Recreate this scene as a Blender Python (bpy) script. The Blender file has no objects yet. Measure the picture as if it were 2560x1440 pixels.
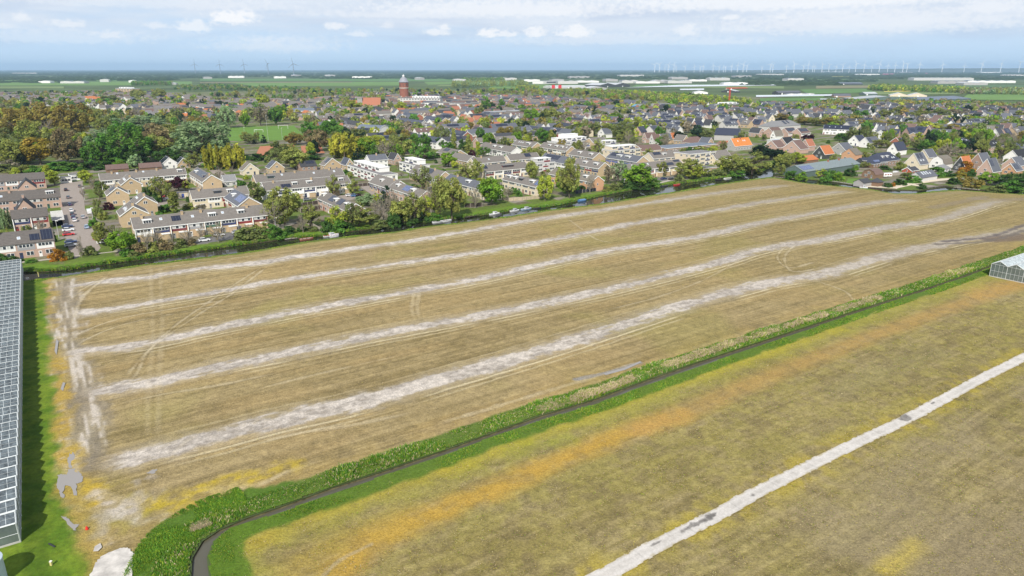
import bpy, bmesh, math, random
import numpy as np
from mathutils import Vector
R = math.radians
rnd = random.Random(7)
nrng = np.random.default_rng(11)
scene = bpy.context.scene
COL = scene.collection

# ------------------------------------------------------------------ camera
CAM_H = 64.0
FPX = 1730.0                      # focal length in pixels of the 2560 px wide photograph
PITCH = math.atan((720 - 173.0) / FPX)
cam = bpy.data.cameras.new('camera')
cam.sensor_width = 36.0
cam.lens = 36.0 * FPX / 2560.0
cam.clip_start = 1.0
cam.clip_end = 90000.0
camo = bpy.data.objects.new('camera', cam)
camo.location = (0, 0, CAM_H)
camo.rotation_euler = (R(90) - PITCH, 0, 0)
COL.objects.link(camo)
scene.camera = camo
SP, CP = math.sin(PITCH), math.cos(PITCH)

def at(px, py, z=0.0):
    """Point at height z that the photograph shows at pixel (px, py)."""
    u = (px - 1280.0) / FPX
    v = (py - 720.0) / FPX
    den = SP + v * CP
    t = (CAM_H - z) / max(den, 1e-5)
    return Vector((u * t, (CP - v * SP) * t, z))

def pix(x, y, z=0.0):
    f = y * CP + (CAM_H - z) * SP
    d = (CAM_H - z) * CP - y * SP
    return (1280 + FPX * x / f, 720 + FPX * d / f)

def depth(p):
    return p[1] * CP + (CAM_H - p[2]) * SP

def height_at(base, py):
    """Height of a thing standing at ground point base whose top shows at pixel row py."""
    v = (py - 720.0) / FPX
    k = base[1] * (v * CP + SP) / (CP - v * SP)
    return CAM_H - k

# axes of the land parcels: U runs along the canal, W away across it
U = Vector((0.830, 0.557, 0)).normalized()
W = Vector((-U.y, U.x, 0))
ANG_U = math.atan2(U.y, U.x)

# ------------------------------------------------------------------ sun and exposure
SUN_EL, SUN_AZ = 40.0, 9.8
sun = bpy.data.lights.new('sun', 'SUN')
sun.energy = 4.6
sun.angle = R(0.6)
sun.color = (1.0, 0.95, 0.86)
suno = bpy.data.objects.new('sun', sun)
suno.rotation_euler = (R(90 - SUN_EL), 0, R(-SUN_AZ))
suno.location = (-80, -200, 300)
COL.objects.link(suno)
scene.view_settings.view_transform = 'Standard'
scene.view_settings.look = 'None'
scene.view_settings.exposure = 0.22
scene.view_settings.gamma = 1.0
scene.view_settings.use_curve_mapping = False
scene.cycles.max_bounces = 5
scene.cycles.diffuse_bounces = 2
scene.cycles.glossy_bounces = 2
scene.cycles.transmission_bounces = 3
scene.cycles.transparent_max_bounces = 6
scene.cycles.volume_bounces = 0
scene.cycles.use_denoising = True

# ------------------------------------------------------------------ sky
world = bpy.data.worlds.new('World')
scene.world = world
world.use_nodes = True
def build_sky():
    nt = world.node_tree
    nt.nodes.clear()
    N, L = nt.nodes.new, nt.links.new
    out = N('ShaderNodeOutputWorld')
    sky = N('ShaderNodeTexSky')
    sky.sky_type = 'NISHITA'
    sky.sun_disc = False
    sky.sun_elevation = R(SUN_EL)
    sky.sun_rotation = R(180 + SUN_AZ)
    sky.air_density = 1.0
    sky.dust_density = 0.6
    sky.ozone_density = 1.6
    tc = N('ShaderNodeTexCoord')
    sep = N('ShaderNodeSeparateXYZ'); L(tc.outputs['Generated'], sep.inputs[0])
    def math_(op, a, b=None, c=None, clamp=False):
        m = N('ShaderNodeMath'); m.operation = op; m.use_clamp = clamp
        for i, x in enumerate((a, b, c)):
            if x is None: continue
            if isinstance(x, (int, float)): m.inputs[i].default_value = x
            else: L(x, m.inputs[i])
        return m.outputs[0]
    az = math_('MULTIPLY', math_('ARCTAN2', sep.outputs['X'], sep.outputs['Y']), 57.2958)     # degrees, 0 ahead
    el = math_('MULTIPLY', math_('ARCSINE', sep.outputs['Z']), 57.2958)
    def vec(x, y, z=0.0):
        c = N('ShaderNodeCombineXYZ')
        for i, q in enumerate((x, y, z)):
            if isinstance(q, (int, float)): c.inputs[i].default_value = q
            else: L(q, c.inputs[i])
        return c.outputs[0]
    def noise(v, scale, detail=5, rough=0.55, dist=0.0):
        n = N('ShaderNodeTexNoise'); n.inputs['Scale'].default_value = scale
        n.inputs['Detail'].default_value = detail; n.inputs['Roughness'].default_value = rough
        n.inputs['Distortion'].default_value = dist
        L(v, n.inputs['Vector']); return n.outputs['Fac']
    def ramp(x, a, b, lo=0.0, hi=1.0):
        m = N('ShaderNodeMapRange'); m.interpolation_type = 'SMOOTHSTEP'
        m.inputs['From Min'].default_value = a; m.inputs['From Max'].default_value = b
        m.inputs['To Min'].default_value = lo; m.inputs['To Max'].default_value = hi
        if isinstance(x, (int, float)): m.inputs['Value'].default_value = x
        else: L(x, m.inputs['Value'])
        return m.outputs['Result']
    def mix(fac, a, b):
        m = N('ShaderNodeMix'); m.data_type = 'RGBA'
        if isinstance(fac, (int, float)): m.inputs['Factor'].default_value = fac
        else: L(fac, m.inputs['Factor'])
        for s, x in (('A', a), ('B', b)):
            i = [k for k in m.inputs if k.name == s and k.type == 'RGBA'][0]
            if isinstance(x, tuple): i.default_value = (*x, 1)
            else: L(x, i)
        return [k for k in m.outputs if k.type == 'RGBA'][0]
    sc = N('ShaderNodeVectorMath'); sc.operation = 'SCALE'; sc.inputs['Scale'].default_value = 0.105
    L(sky.outputs[0], sc.inputs[0])
    col = sc.outputs[0]
    # thin blue air over the clear part, low above the horizon
    low = ramp(el, 16.0, 1.0)
    clear = mix(ramp(el, 0.0, 6.5), (0.54, 0.71, 0.90), (0.33, 0.53, 0.82))
    col = mix(math_('MULTIPLY', low, 0.92), col, clear)
    # high veil of stratus: streaks drawn out along the horizon
    w1 = noise(vec(math_('MULTIPLY', az, 0.045), math_('MULTIPLY', el, 0.42)), 1.0, 6, 0.6, 0.4)
    w2 = noise(vec(math_('MULTIPLY', az, 0.13), math_('MULTIPLY', el, 0.9), 5.0), 1.0, 5, 0.6, 0.3)
    veil = math_('ADD', math_('MULTIPLY', w1, 0.7), math_('MULTIPLY', w2, 0.42))
    rise = ramp(el, 0.6, 5.2)
    right = ramp(az, -26.0, 26.0, 0.0, 0.16)
    veil = ramp(math_('ADD', math_('ADD', veil, math_('MULTIPLY', rise, 0.3)), right), 0.46, 0.84)
    veil = math_('MULTIPLY', veil, ramp(el, 0.9, 3.4))
    veil = math_('MULTIPLY', veil, ramp(el, 60.0, 20.0, 0.25, 1.0))
    tone = mix(noise(vec(math_('MULTIPLY', az, 0.11), math_('MULTIPLY', el, 0.75), 9.0), 1.0, 4, 0.55), (0.52, 0.60, 0.73), (0.86, 0.87, 0.89))
    col = mix(math_('MULTIPLY', veil, 0.86), col, tone)
    # grey-violet patches low on the sky
    g = noise(vec(math_('MULTIPLY', az, 0.09), math_('MULTIPLY', el, 0.6), 21.0), 1.0, 4, 0.55, 0.3)
    g = math_('MULTIPLY', ramp(g, 0.47, 0.72), math_('MULTIPLY', ramp(el, 0.5, 2.2), ramp(el, 9.0, 4.0)))
    col = mix(math_('MULTIPLY', g, 0.5), col, (0.45, 0.54, 0.70))
    # small cumulus heaps, each by its bearing and height
    wob = N('ShaderNodeTexNoise'); wob.inputs['Scale'].default_value = 1.9; wob.inputs['Detail'].default_value = 5
    wob.inputs['Roughness'].default_value = 0.62
    L(vec(az, math_('MULTIPLY', el, 1.6)), wob.inputs['Vector'])
    wv = math_('MULTIPLY', math_('SUBTRACT', wob.outputs['Fac'], 0.5), 1.7)
    total = None
    puffs = [(628, 60, 50, 15, 1.0), (655, 52, 20, 10, .9), (532, 80, 34, 14, .7), (545, 73, 14, 9, .7), (135, 72, 14, 10, .55), (240, 82, 34, 9, .55),
             (330, 102, 32, 9, .6), (90, 93, 24, 5, .4), (446, 82, 22, 8, .5), (865, 75, 26, 9, .7), (920, 92, 26, 8, .55),
             (990, 72, 14, 9, .45), (1105, 87, 30, 9, .75), (1120, 77, 16, 8, .75), (1225, 87, 30, 12, .95), (1265, 90, 28, 9, .8),
             (1335, 84, 26, 14, .9), (1430, 87, 46, 13, .95), (1432, 77, 22, 10, .9), (1690, 82, 28, 16, .6), (1790, 60, 24, 6, .7),
             (1905, 60, 16, 8, .65), (1970, 82, 16, 7, .45), (700, 112, 70, 18, .45), (780, 118, 60, 14, .4), (2230, 66, 34, 12, .5),
             (2390, 46, 60, 20, .55), (2545, 40, 40, 18, .5), (75, 10, 60, 14, .4), (720, 112, 150, 20, .34), (220, 104, 170, 16, .3), (1500, 100, 260, 15, .34), (2120, 64, 300, 30, .5), (1900, 22, 420, 22, .7), (1280, 30, 330, 22, .62), (420, 34, 300, 14, .34), (2450, 20, 200, 20, .6), (1060, 48, 260, 10, .4), (1750, 108, 120, 10, .35)]
    for (px, py, hw, hh, a) in puffs:
        pa = math.degrees(math.atan((px - 1280) / FPX)); pe = math.degrees(math.atan((173 - py) / FPX))
        sa, se = math.degrees(hw / FPX) * 1.5, math.degrees(hh / FPX) * 1.75
        dx = math_('DIVIDE', math_('SUBTRACT', az, pa), sa)
        dy0 = math_('SUBTRACT', el, pe - se * 0.35)
        dy = math_('DIVIDE', dy0, se)
        # flat underside: falls off faster below the middle
        dy = math_('MAXIMUM', dy, math_('MULTIPLY', dy, -1.9))
        d = math_('SQRT', math_('ADD', math_('MULTIPLY', dx, dx), math_('MULTIPLY', dy, dy)))
        f = ramp(math_('ADD', math_('SUBTRACT', 1.0, d), wv), 0.05, 0.75, 0.0, a)
        total = f if total is None else math_('MAXIMUM', total, f)
    col = mix(math_('MULTIPLY', total, 0.95), col, (0.89, 0.89, 0.90))
    below = ramp(el, -0.4, 0.0)
    col = mix(below, (0.30, 0.36, 0.42), col)
    bg = N('ShaderNodeBackground'); bg.inputs['Strength'].default_value = 1.0
    L(col, bg.inputs['Color']); L(bg.outputs[0], out.inputs[0])
build_sky()
# ------------------------------------------------------------------ helpers
def link(o, parent=None):
    COL.objects.link(o)
    if parent is not None: o.parent = parent
    return o

def tag(o, label=None, cat=None, group=None, kind=None):
    if label: o['label'] = label
    if cat: o['category'] = cat
    if group: o['group'] = group
    if kind: o['kind'] = kind
    return o

def empty(name, loc, rz=0.0):
    o = bpy.data.objects.new(name, None)
    o.empty_display_size = 0.5
    o.location = loc
    o.rotation_euler = (0, 0, rz)
    return link(o)

class MB:
    """Collects faces and links them as one mesh object."""
    def __init__(s): s.v, s.f, s.m = [], [], []
    def face(s, pts, m=0):
        n = len(s.v); s.v.extend([tuple(p) for p in pts]); s.f.append(tuple(range(n, n + len(pts)))); s.m.append(m); return s
    def poly(s, pts, faces, m=0):
        n = len(s.v); s.v.extend([tuple(p) for p in pts])
        for f in faces: s.f.append(tuple(n + i for i in f)); s.m.append(m)
        return s
    def box(s, x0, x1, y0, y1, z0, z1, m=0):
        p = [(x0, y0, z0), (x1, y0, z0), (x1, y1, z0), (x0, y1, z0), (x0, y0, z1), (x1, y0, z1), (x1, y1, z1), (x0, y1, z1)]
        return s.poly(p, [(0, 3, 2, 1), (4, 5, 6, 7), (0, 1, 5, 4), (1, 2, 6, 5), (2, 3, 7, 6), (3, 0, 4, 7)], m)
    def prism(s, prof, x0, x1, m=0, axis='x'):
        """Profile of (y, z) points (counter-clockwise seen from +x) drawn out along an axis."""
        n = len(prof)
        if axis == 'x': a = [(x0, y, z) for y, z in prof]; b = [(x1, y, z) for y, z in prof]
        elif axis == 'y': a = [(y, x0, z) for y, z in prof]; b = [(y, x1, z) for y, z in prof]
        else: a = [(y, z, x0) for y, z in prof]; b = [(y, z, x1) for y, z in prof]
        fs = [tuple(range(n))[::-1], tuple(range(n, 2 * n))] + [(i, (i + 1) % n, n + (i + 1) % n, n + i) for i in range(n)]
        return s.poly(a + b, fs, m)
    def beam(s, p, q, r, m=0, r2=None, n=5):
        p, q = Vector(p), Vector(q); r2 = r if r2 is None else r2
        d = (q - p); 
        if d.length < 1e-6: return s
        d.normalize()
        a = d.cross(Vector((0, 0, 1)) if abs(d.z) < .95 else Vector((1, 0, 0))).normalized(); b = d.cross(a)
        P = []
        for k in range(n):
            t = 2 * math.pi * k / n; P.append(p + a * math.cos(t) * r + b * math.sin(t) * r)
        for k in range(n):
            t = 2 * math.pi * k / n; P.append(q + a * math.cos(t) * r2 + b * math.sin(t) * r2)
        return s.poly(P, [(i, i + n, (i + 1) % n + n, (i + 1) % n) for i in range(n)] + [tuple(range(n)), tuple(range(2 * n - 1, n - 1, -1))], m)
    def lathe(s, prof, n=16, m=0, c=(0, 0)):
        P = []
        for r, z in prof:
            for k in range(n):
                t = 2 * math.pi * k / n; P.append((c[0] + r * math.cos(t), c[1] + r * math.sin(t), z))
        F = []
        for j in range(len(prof) - 1):
            for k in range(n):
                F.append((j * n + k, j * n + (k + 1) % n, (j + 1) * n + (k + 1) % n, (j + 1) * n + k))
        F.append(tuple(range(n))[::-1]); F.append(tuple(range((len(prof) - 1) * n, len(prof) * n)))
        return s.poly(P, F, m)
    def data(s, name, mats):
        me = bpy.data.meshes.new(name)
        me.from_pydata(s.v, [], s.f)
        for x in (mats if isinstance(mats, (list, tuple)) else [mats]): me.materials.append(x)
        me.polygons.foreach_set('material_index', s.m)
        me.update(); return me
    def build(s, name, mats, parent=None, smooth=False):
        me = s.data(name, mats)
        if smooth: me.polygons.foreach_set('use_smooth', [True] * len(me.polygons))
        return link(bpy.data.objects.new(name, me), parent)

def np_mesh(name, co, faces, mats, attrs=None, mat_idx=None, smooth=False):
    """Mesh from numpy arrays: co (n,3), faces (m,k)."""
    me = bpy.data.meshes.new(name)
    co = np.asarray(co, np.float32); faces = np.asarray(faces, np.int32)
    k = faces.shape[1]
    me.vertices.add(len(co)); me.vertices.foreach_set('co', co.ravel())
    me.loops.add(faces.size); me.loops.foreach_set('vertex_index', faces.ravel())
    me.polygons.add(len(faces))
    me.polygons.foreach_set('loop_start', np.arange(0, faces.size, k, dtype=np.int32))
    me.polygons.foreach_set('loop_total', np.full(len(faces), k, np.int32))
    for x in (mats if isinstance(mats, (list, tuple)) else [mats]): me.materials.append(x)
    if mat_idx is not None: me.polygons.foreach_set('material_index', np.asarray(mat_idx, np.int32))
    if smooth: me.polygons.foreach_set('use_smooth', np.ones(len(faces), bool))
    me.update(calc_edges=True)
    for nm, arr in (attrs or {}).items():
        a = me.color_attributes.new(nm, 'FLOAT_COLOR', 'POINT')
        c = np.ones((len(co), 4), np.float32); c[:, :arr.shape[1]] = arr
        a.data.foreach_set('color', c.ravel())
    return me

# numpy noise -------------------------------------------------------
def vnoise(x, y, seed=0):
    """Smooth value noise in 0..1 at lattice spacing 1."""
    xi = np.floor(x).astype(np.int64); yi = np.floor(y).astype(np.int64)
    fx = x - xi; fy = y - yi
    fx = fx * fx * (3 - 2 * fx); fy = fy * fy * (3 - 2 * fy)
    def h(i, j):
        n = (i * 374761393 + j * 668265263 + seed * 974634777) & 0xffffffff
        n = ((n ^ (n >> 13)) * 1274126177) & 0xffffffff
        n = n ^ (n >> 16)
        return (n & 0xffffff) / float(0xffffff)
    a, b, c, d = h(xi, yi), h(xi + 1, yi), h(xi, yi + 1), h(xi + 1, yi + 1)
    return (a * (1 - fx) + b * fx) * (1 - fy) + (c * (1 - fx) + d * fx) * fy

def fbm(x, y, seed=0, oct=4, rough=0.5):
    s = 0.0; a = 1.0; t = 0.0
    for i in range(oct):
        s = s + a * vnoise(x * 2 ** i + 17.3 * i, y * 2 ** i - 9.1 * i, seed + i); t += a; a *= rough
    return s / t

def sstep(x, a, b):
    t = np.clip((x - a) / (b - a), 0, 1); return t * t * (3 - 2 * t)

def seg_dist(X, Y, line):
    """(distance to a polyline, signed side, length along it) for arrays of points."""
    best = np.full(X.shape, 1e9); side = np.zeros(X.shape); run = np.zeros(X.shape); acc = 0.0
    for (ax, ay), (bx, by) in zip(line[:-1], line[1:]):
        dx, dy = bx - ax, by - ay; L2 = dx * dx + dy * dy; Ln = math.sqrt(L2)
        t = np.clip(((X - ax) * dx + (Y - ay) * dy) / L2, 0, 1)
        d = np.hypot(X - ax - t * dx, Y - ay - t * dy)
        m = d < best
        best = np.where(m, d, best)
        side = np.where(m, np.sign((X - ax) * dy - (Y - ay) * dx), side)
        run = np.where(m, acc + t * Ln, run); acc += Ln
    return best, side, run

def inside(X, Y, poly):
    r = np.zeros(X.shape, bool); n = len(poly)
    for i in range(n):
        ax, ay = poly[i]; bx, by = poly[(i + 1) % n]
        if ay == by: continue
        c = ((ay > Y) != (by > Y)) & (X < (bx - ax) * (Y - ay) / (by - ay) + ax)
        r ^= c
    return r

def ground_pts(pts, z=0.0): return [tuple(at(x, y, z)[:2]) for x, y in pts]

def smooth_line(pts, k=4):
    """Catmull-Rom through ground points."""
    out = []
    n = len(pts)
    for i in range(n - 1):
        p0 = pts[max(i - 1, 0)]; p1 = pts[i]; p2 = pts[i + 1]; p3 = pts[min(i + 2, n - 1)]
        for j in range(k):
            t = j / k
            out.append(tuple(0.5 * (2 * p1[c] + (p2[c] - p0[c]) * t + (2 * p0[c] - 5 * p1[c] + 4 * p2[c] - p3[c]) * t * t + (3 * p1[c] - p0[c] - 3 * p2[c] + p3[c]) * t ** 3) for c in (0, 1)))
    out.append(tuple(pts[-1])); return out

# materials ----------------------------------------------------------
MATS = {}
def mat(name, col, rough=0.85, var=0.12, scale=1.5, metal=0.0, bump=0.0, spec=0.3, rand=0.0, coat=0.0):
    """Principled material with noise-varied base colour; rand adds a brightness shift per object."""
    if name in MATS: return MATS[name]
    m = bpy.data.materials.new(name); m.use_nodes = True
    nt = m.node_tree; N, L = nt.nodes.new, nt.links.new
    b = nt.nodes['Principled BSDF']
    b.inputs['Roughness'].default_value = rough; b.inputs['Metallic'].default_value = metal
    b.inputs['Specular IOR Level'].default_value = spec
    if coat: b.inputs['Coat Weight'].default_value = coat; b.inputs['Coat Roughness'].default_value = .1
    tc = N('ShaderNodeTexCoord')
    no = N('ShaderNodeTexNoise'); no.inputs['Scale'].default_value = scale; no.inputs['Detail'].default_value = 6; no.inputs['Roughness'].default_value = .65
    L(tc.outputs['Object'], no.inputs['Vector'])
    mr = N('ShaderNodeMapRange'); mr.inputs['From Min'].default_value = .3; mr.inputs['From Max'].default_value = .7
    mr.inputs['To Min'].default_value = 1 - var; mr.inputs['To Max'].default_value = 1 + var
    L(no.outputs['Fac'], mr.inputs['Value'])
    hs = N('ShaderNodeHueSaturation'); hs.inputs['Color'].default_value = (*col, 1)
    v = mr.outputs['Result']
    if rand:
        oi = N('ShaderNodeObjectInfo'); m2 = N('ShaderNodeMapRange'); m2.inputs['To Min'].default_value = 1 - rand; m2.inputs['To Max'].default_value = 1 + rand
        L(oi.outputs['Random'], m2.inputs['Value'])
        mu = N('ShaderNodeMath'); mu.operation = 'MULTIPLY'; L(v, mu.inputs[0]); L(m2.outputs['Result'], mu.inputs[1]); v = mu.outputs[0]
    L(v, hs.inputs['Value']); L(hs.outputs[0], b.inputs['Base Color'])
    if bump:
        bp = N('ShaderNodeBump'); bp.inputs['Strength'].default_value = bump; bp.inputs['Distance'].default_value = .05
        L(no.outputs['Fac'], bp.inputs['Height']); L(bp.outputs[0], b.inputs['Normal'])
    MATS[name] = m; return m

def stripes_mat(name, col, col2, period, axis=2, rough=0.8, var=.12, duty=.12, rand=.0, spec=.3):
    """Base colour with thin lines of a second colour across an object axis (tile courses, boards, bars)."""
    if name in MATS: return MATS[name]
    m = mat(name, col, rough, var, 1.2, spec=spec, rand=rand)
    nt = m.node_tree; N, L = nt.nodes.new, nt.links.new
    hs = [n for n in nt.nodes if n.type == 'HUE_SAT'][0]
    tc = [n for n in nt.nodes if n.type == 'TEX_COORD'][0]
    sp = N('ShaderNodeSeparateXYZ'); L(tc.outputs['Object'], sp.inputs[0])
    mo = N('ShaderNodeMath'); mo.operation = 'PINGPONG'; L(sp.outputs[axis], mo.inputs[0]); mo.inputs[1].default_value = period / 2
    lt = N('ShaderNodeMath'); lt.operation = 'LESS_THAN'; L(mo.outputs[0], lt.inputs[0]); lt.inputs[1].default_value = period * duty / 2
    mx = N('ShaderNodeMix'); mx.data_type = 'RGBA'
    L(lt.outputs[0], mx.inputs['Factor']); mx.inputs[6].default_value = (*col, 1); mx.inputs[7].default_value = (*col2, 1)
    L(mx.outputs[2], hs.inputs['Color'])
    return m

def albedo_mat(name, amp=0.35, scales=(2.2, 9.0), bump=0.35, rough=0.95, bdist=.12):
    """Ground whose base colour comes from its own colour attribute, broken up by noise in metres."""
    m = bpy.data.materials.new(name); m.use_nodes = True
    nt = m.node_tree; N, L = nt.nodes.new, nt.links.new
    b = nt.nodes['Principled BSDF']; b.inputs['Roughness'].default_value = rough; b.inputs['Specular IOR Level'].default_value = .15
    at_ = N('ShaderNodeAttribute'); at_.attribute_name = 'albedo'
    tc = N('ShaderNodeTexCoord')
    f = None
    ns = []
    for s, a in zip(scales, (amp, amp * .8)):
        n = N('ShaderNodeTexNoise'); n.inputs['Scale'].default_value = s; n.inputs['Detail'].default_value = 4; n.inputs['Roughness'].default_value = .7
        L(tc.outputs['Object'], n.inputs['Vector']); ns.append(n)
        mr = N('ShaderNodeMapRange'); mr.inputs['From Min'].default_value = .28; mr.inputs['From Max'].default_value = .72
        mr.inputs['To Min'].default_value = 1 - a; mr.inputs['To Max'].default_value = 1 + a; L(n.outputs['Fac'], mr.inputs['Value'])
        if f is None: f = mr.outputs['Result']
        else:
            mu = N('ShaderNodeMath'); mu.operation = 'MULTIPLY'; L(f, mu.inputs[0]); L(mr.outputs['Result'], mu.inputs[1]); f = mu.outputs[0]
    hs = N('ShaderNodeHueSaturation'); L(at_.outputs['Color'], hs.inputs['Color']); L(f, hs.inputs['Value'])
    L(hs.outputs[0], b.inputs['Base Color'])
    bp = N('ShaderNodeBump'); bp.inputs['Strength'].default_value = bump; bp.inputs['Distance'].default_value = bdist
    L(ns[0].outputs['Fac'], bp.inputs['Height']); L(bp.outputs[0], b.inputs['Normal'])
    return m

def water_mat(name, col, rough=0.06, bump=0.12, scale=1.2):
    m = bpy.data.materials.new(name); m.use_nodes = True
    nt = m.node_tree; N, L = nt.nodes.new, nt.links.new
    b = nt.nodes['Principled BSDF']; b.inputs['Base Color'].default_value = (*col, 1); b.inputs['Roughness'].default_value = rough
    b.inputs['IOR'].default_value = 1.33; b.inputs['Specular IOR Level'].default_value = .5
    tc = N('ShaderNodeTexCoord'); n = N('ShaderNodeTexNoise'); n.inputs['Scale'].default_value = scale; n.inputs['Detail'].default_value = 4
    L(tc.outputs['Object'], n.inputs['Vector'])
    bp = N('ShaderNodeBump'); bp.inputs['Strength'].default_value = bump; bp.inputs['Distance'].default_value = .05
    L(n.outputs['Fac'], bp.inputs['Height']); L(bp.outputs[0], b.inputs['Normal'])
    return m
# ------------------------------------------------------------------ land, water, fields
FAR_BANK_PX = [(62, 680), (110, 678), (175, 674), (217, 667), (300, 655), (425, 637), (515, 625), (602, 612), (710, 597), (810, 590), (860, 580), (972, 566),
               (1085, 552), (1160, 544), (1225, 535), (1312, 522), (1370, 517), (1445, 502), (1550, 480), (1650, 465), (1740, 454), (1785, 447), (1854, 437), (1905, 425), (1925, 414), (1932, 412)]
FAR_DITCH_PX = [(1939, 418), (1932, 437), (1990, 446), (2060, 452), (2140, 464), (2230, 474.5), (2300, 476), (2370, 466), (2440, 474), (2560, 480), (2760, 490)]
NEAR_BANK_PX = [(62, 702), (160, 691), (250, 677), (330, 666), (500, 645), (640, 627), (760, 605), (885, 590), (985, 580), (1060, 567), (1150, 557), (1275, 541), (1375, 525), (1500, 510),
                (1600, 493), (1698, 478), (1795, 461), (1893, 447), (1935, 444), (2016, 458), (2165, 472), (2235, 483.5), (2294, 483.5), (2330, 479), (2390, 475), (2462, 480), (2560, 486), (2760, 496)]
def ext_left(pts, d): 
    p = Vector((*pts[0], 0)) - U * d; return [(p.x, p.y)] + pts
FB = ext_left(ground_pts(FAR_BANK_PX), 160); FD = ground_pts(FAR_DITCH_PX); NB = ext_left(ground_pts(NEAR_BANK_PX), 160)
canal_poly = FB + FD + NB[::-1]
DF_PX = [(470, 1560), (472, 1500), (478, 1440), (481, 1394), (506, 1353), (547, 1326), (615, 1296), (700, 1268), (830, 1220), (960, 1178), (1100, 1130), (1225, 1085), (1350, 1040), (1475, 1003), (1600, 957), (1740, 908), (1960, 836),
         (2200, 758), (2320, 720), (2425, 684), (2470, 667), (2580, 630), (2760, 575)]
DN_PX = [(520, 1560), (521, 1500), (522, 1440), (517, 1394), (533, 1353), (574, 1320), (643, 1299), (700, 1282), (830, 1234), (960, 1190), (1100, 1142), (1225, 1094), (1350, 1051), (1475, 1015), (1600, 969), (1740, 919), (1960, 844),
         (2200, 763), (2320, 724.5), (2425, 688), (2470, 670.5), (2580, 633), (2760, 577.5)]
DF, DN = ground_pts(DF_PX), ground_pts(DN_PX)
ditch_poly = DF + DN[::-1]

def uw(p): return (p[0] * U.x + p[1] * U.y, p[0] * W.x + p[1] * W.y)
GH_U = uw(at(52, 1000))[0]                        # the greenhouse's long glass wall

def lerp3(a, b, t): return a[None, :] * (1 - t[:, None]) + b[None, :] * t[:, None]
def blend(c, col, m): return c * (1 - m[:, None]) + np.array(col, np.float32)[None, :] * m[:, None]

albedo_field = albedo_mat('field_soil', .30, (2.6, 6.0), 1.0, .95, .2)
albedo_lawn = albedo_mat('lawn_grass', .28, (1.2, 8.0), .8, .95, .15)
albedo_town = albedo_mat('town_soil', .3, (.5, 3.0), .3, .95, .2)

def cells(poly, res, ru=None):
    """Grid points in U, W axes whose cells lie in a ground polygon: (X, Y, faces)."""
    P = np.array([uw(p) for p in poly]); ru = ru or res
    us = np.arange(P[:, 0].min(), P[:, 0].max() + ru, ru); ws = np.arange(P[:, 1].min(), P[:, 1].max() + res, res)
    uu, ww = np.meshgrid(us, ws)
    X = uu * U.x + ww * W.x; Y = uu * U.y + ww * W.y
    ok = inside(X, Y, poly)
    n0, n1 = X.shape
    idx = np.arange(n0 * n1).reshape(n0, n1)
    c = (ok[:-1, :-1] & ok[1:, :-1] & ok[:-1, 1:] & ok[1:, 1:])
    F = np.stack([idx[:-1, :-1], idx[:-1, 1:], idx[1:, 1:], idx[1:, :-1]], -1)[c]
    used = np.unique(F); remap = np.full(n0 * n1, -1, np.int64); remap[used] = np.arange(len(used))
    return X.ravel()[used], Y.ravel()[used], remap[F]

def split_obj(name, X, Y, Z, F, alb, keep_face, m):
    F2 = F[keep_face]
    if len(F2) == 0: return
    used = np.unique(F2); remap = np.full(len(X), -1, np.int64); remap[used] = np.arange(len(used))
    me = np_mesh(name, np.stack([X[used], Y[used], Z[used]], 1), remap[F2], m, {'albedo': alb[used]}, smooth=True)
    o = link(bpy.data.objects.new(name, me)); o['kind'] = 'structure'; return o

def px_line(pts, k=4): return smooth_line(ground_pts(pts), k)

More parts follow.
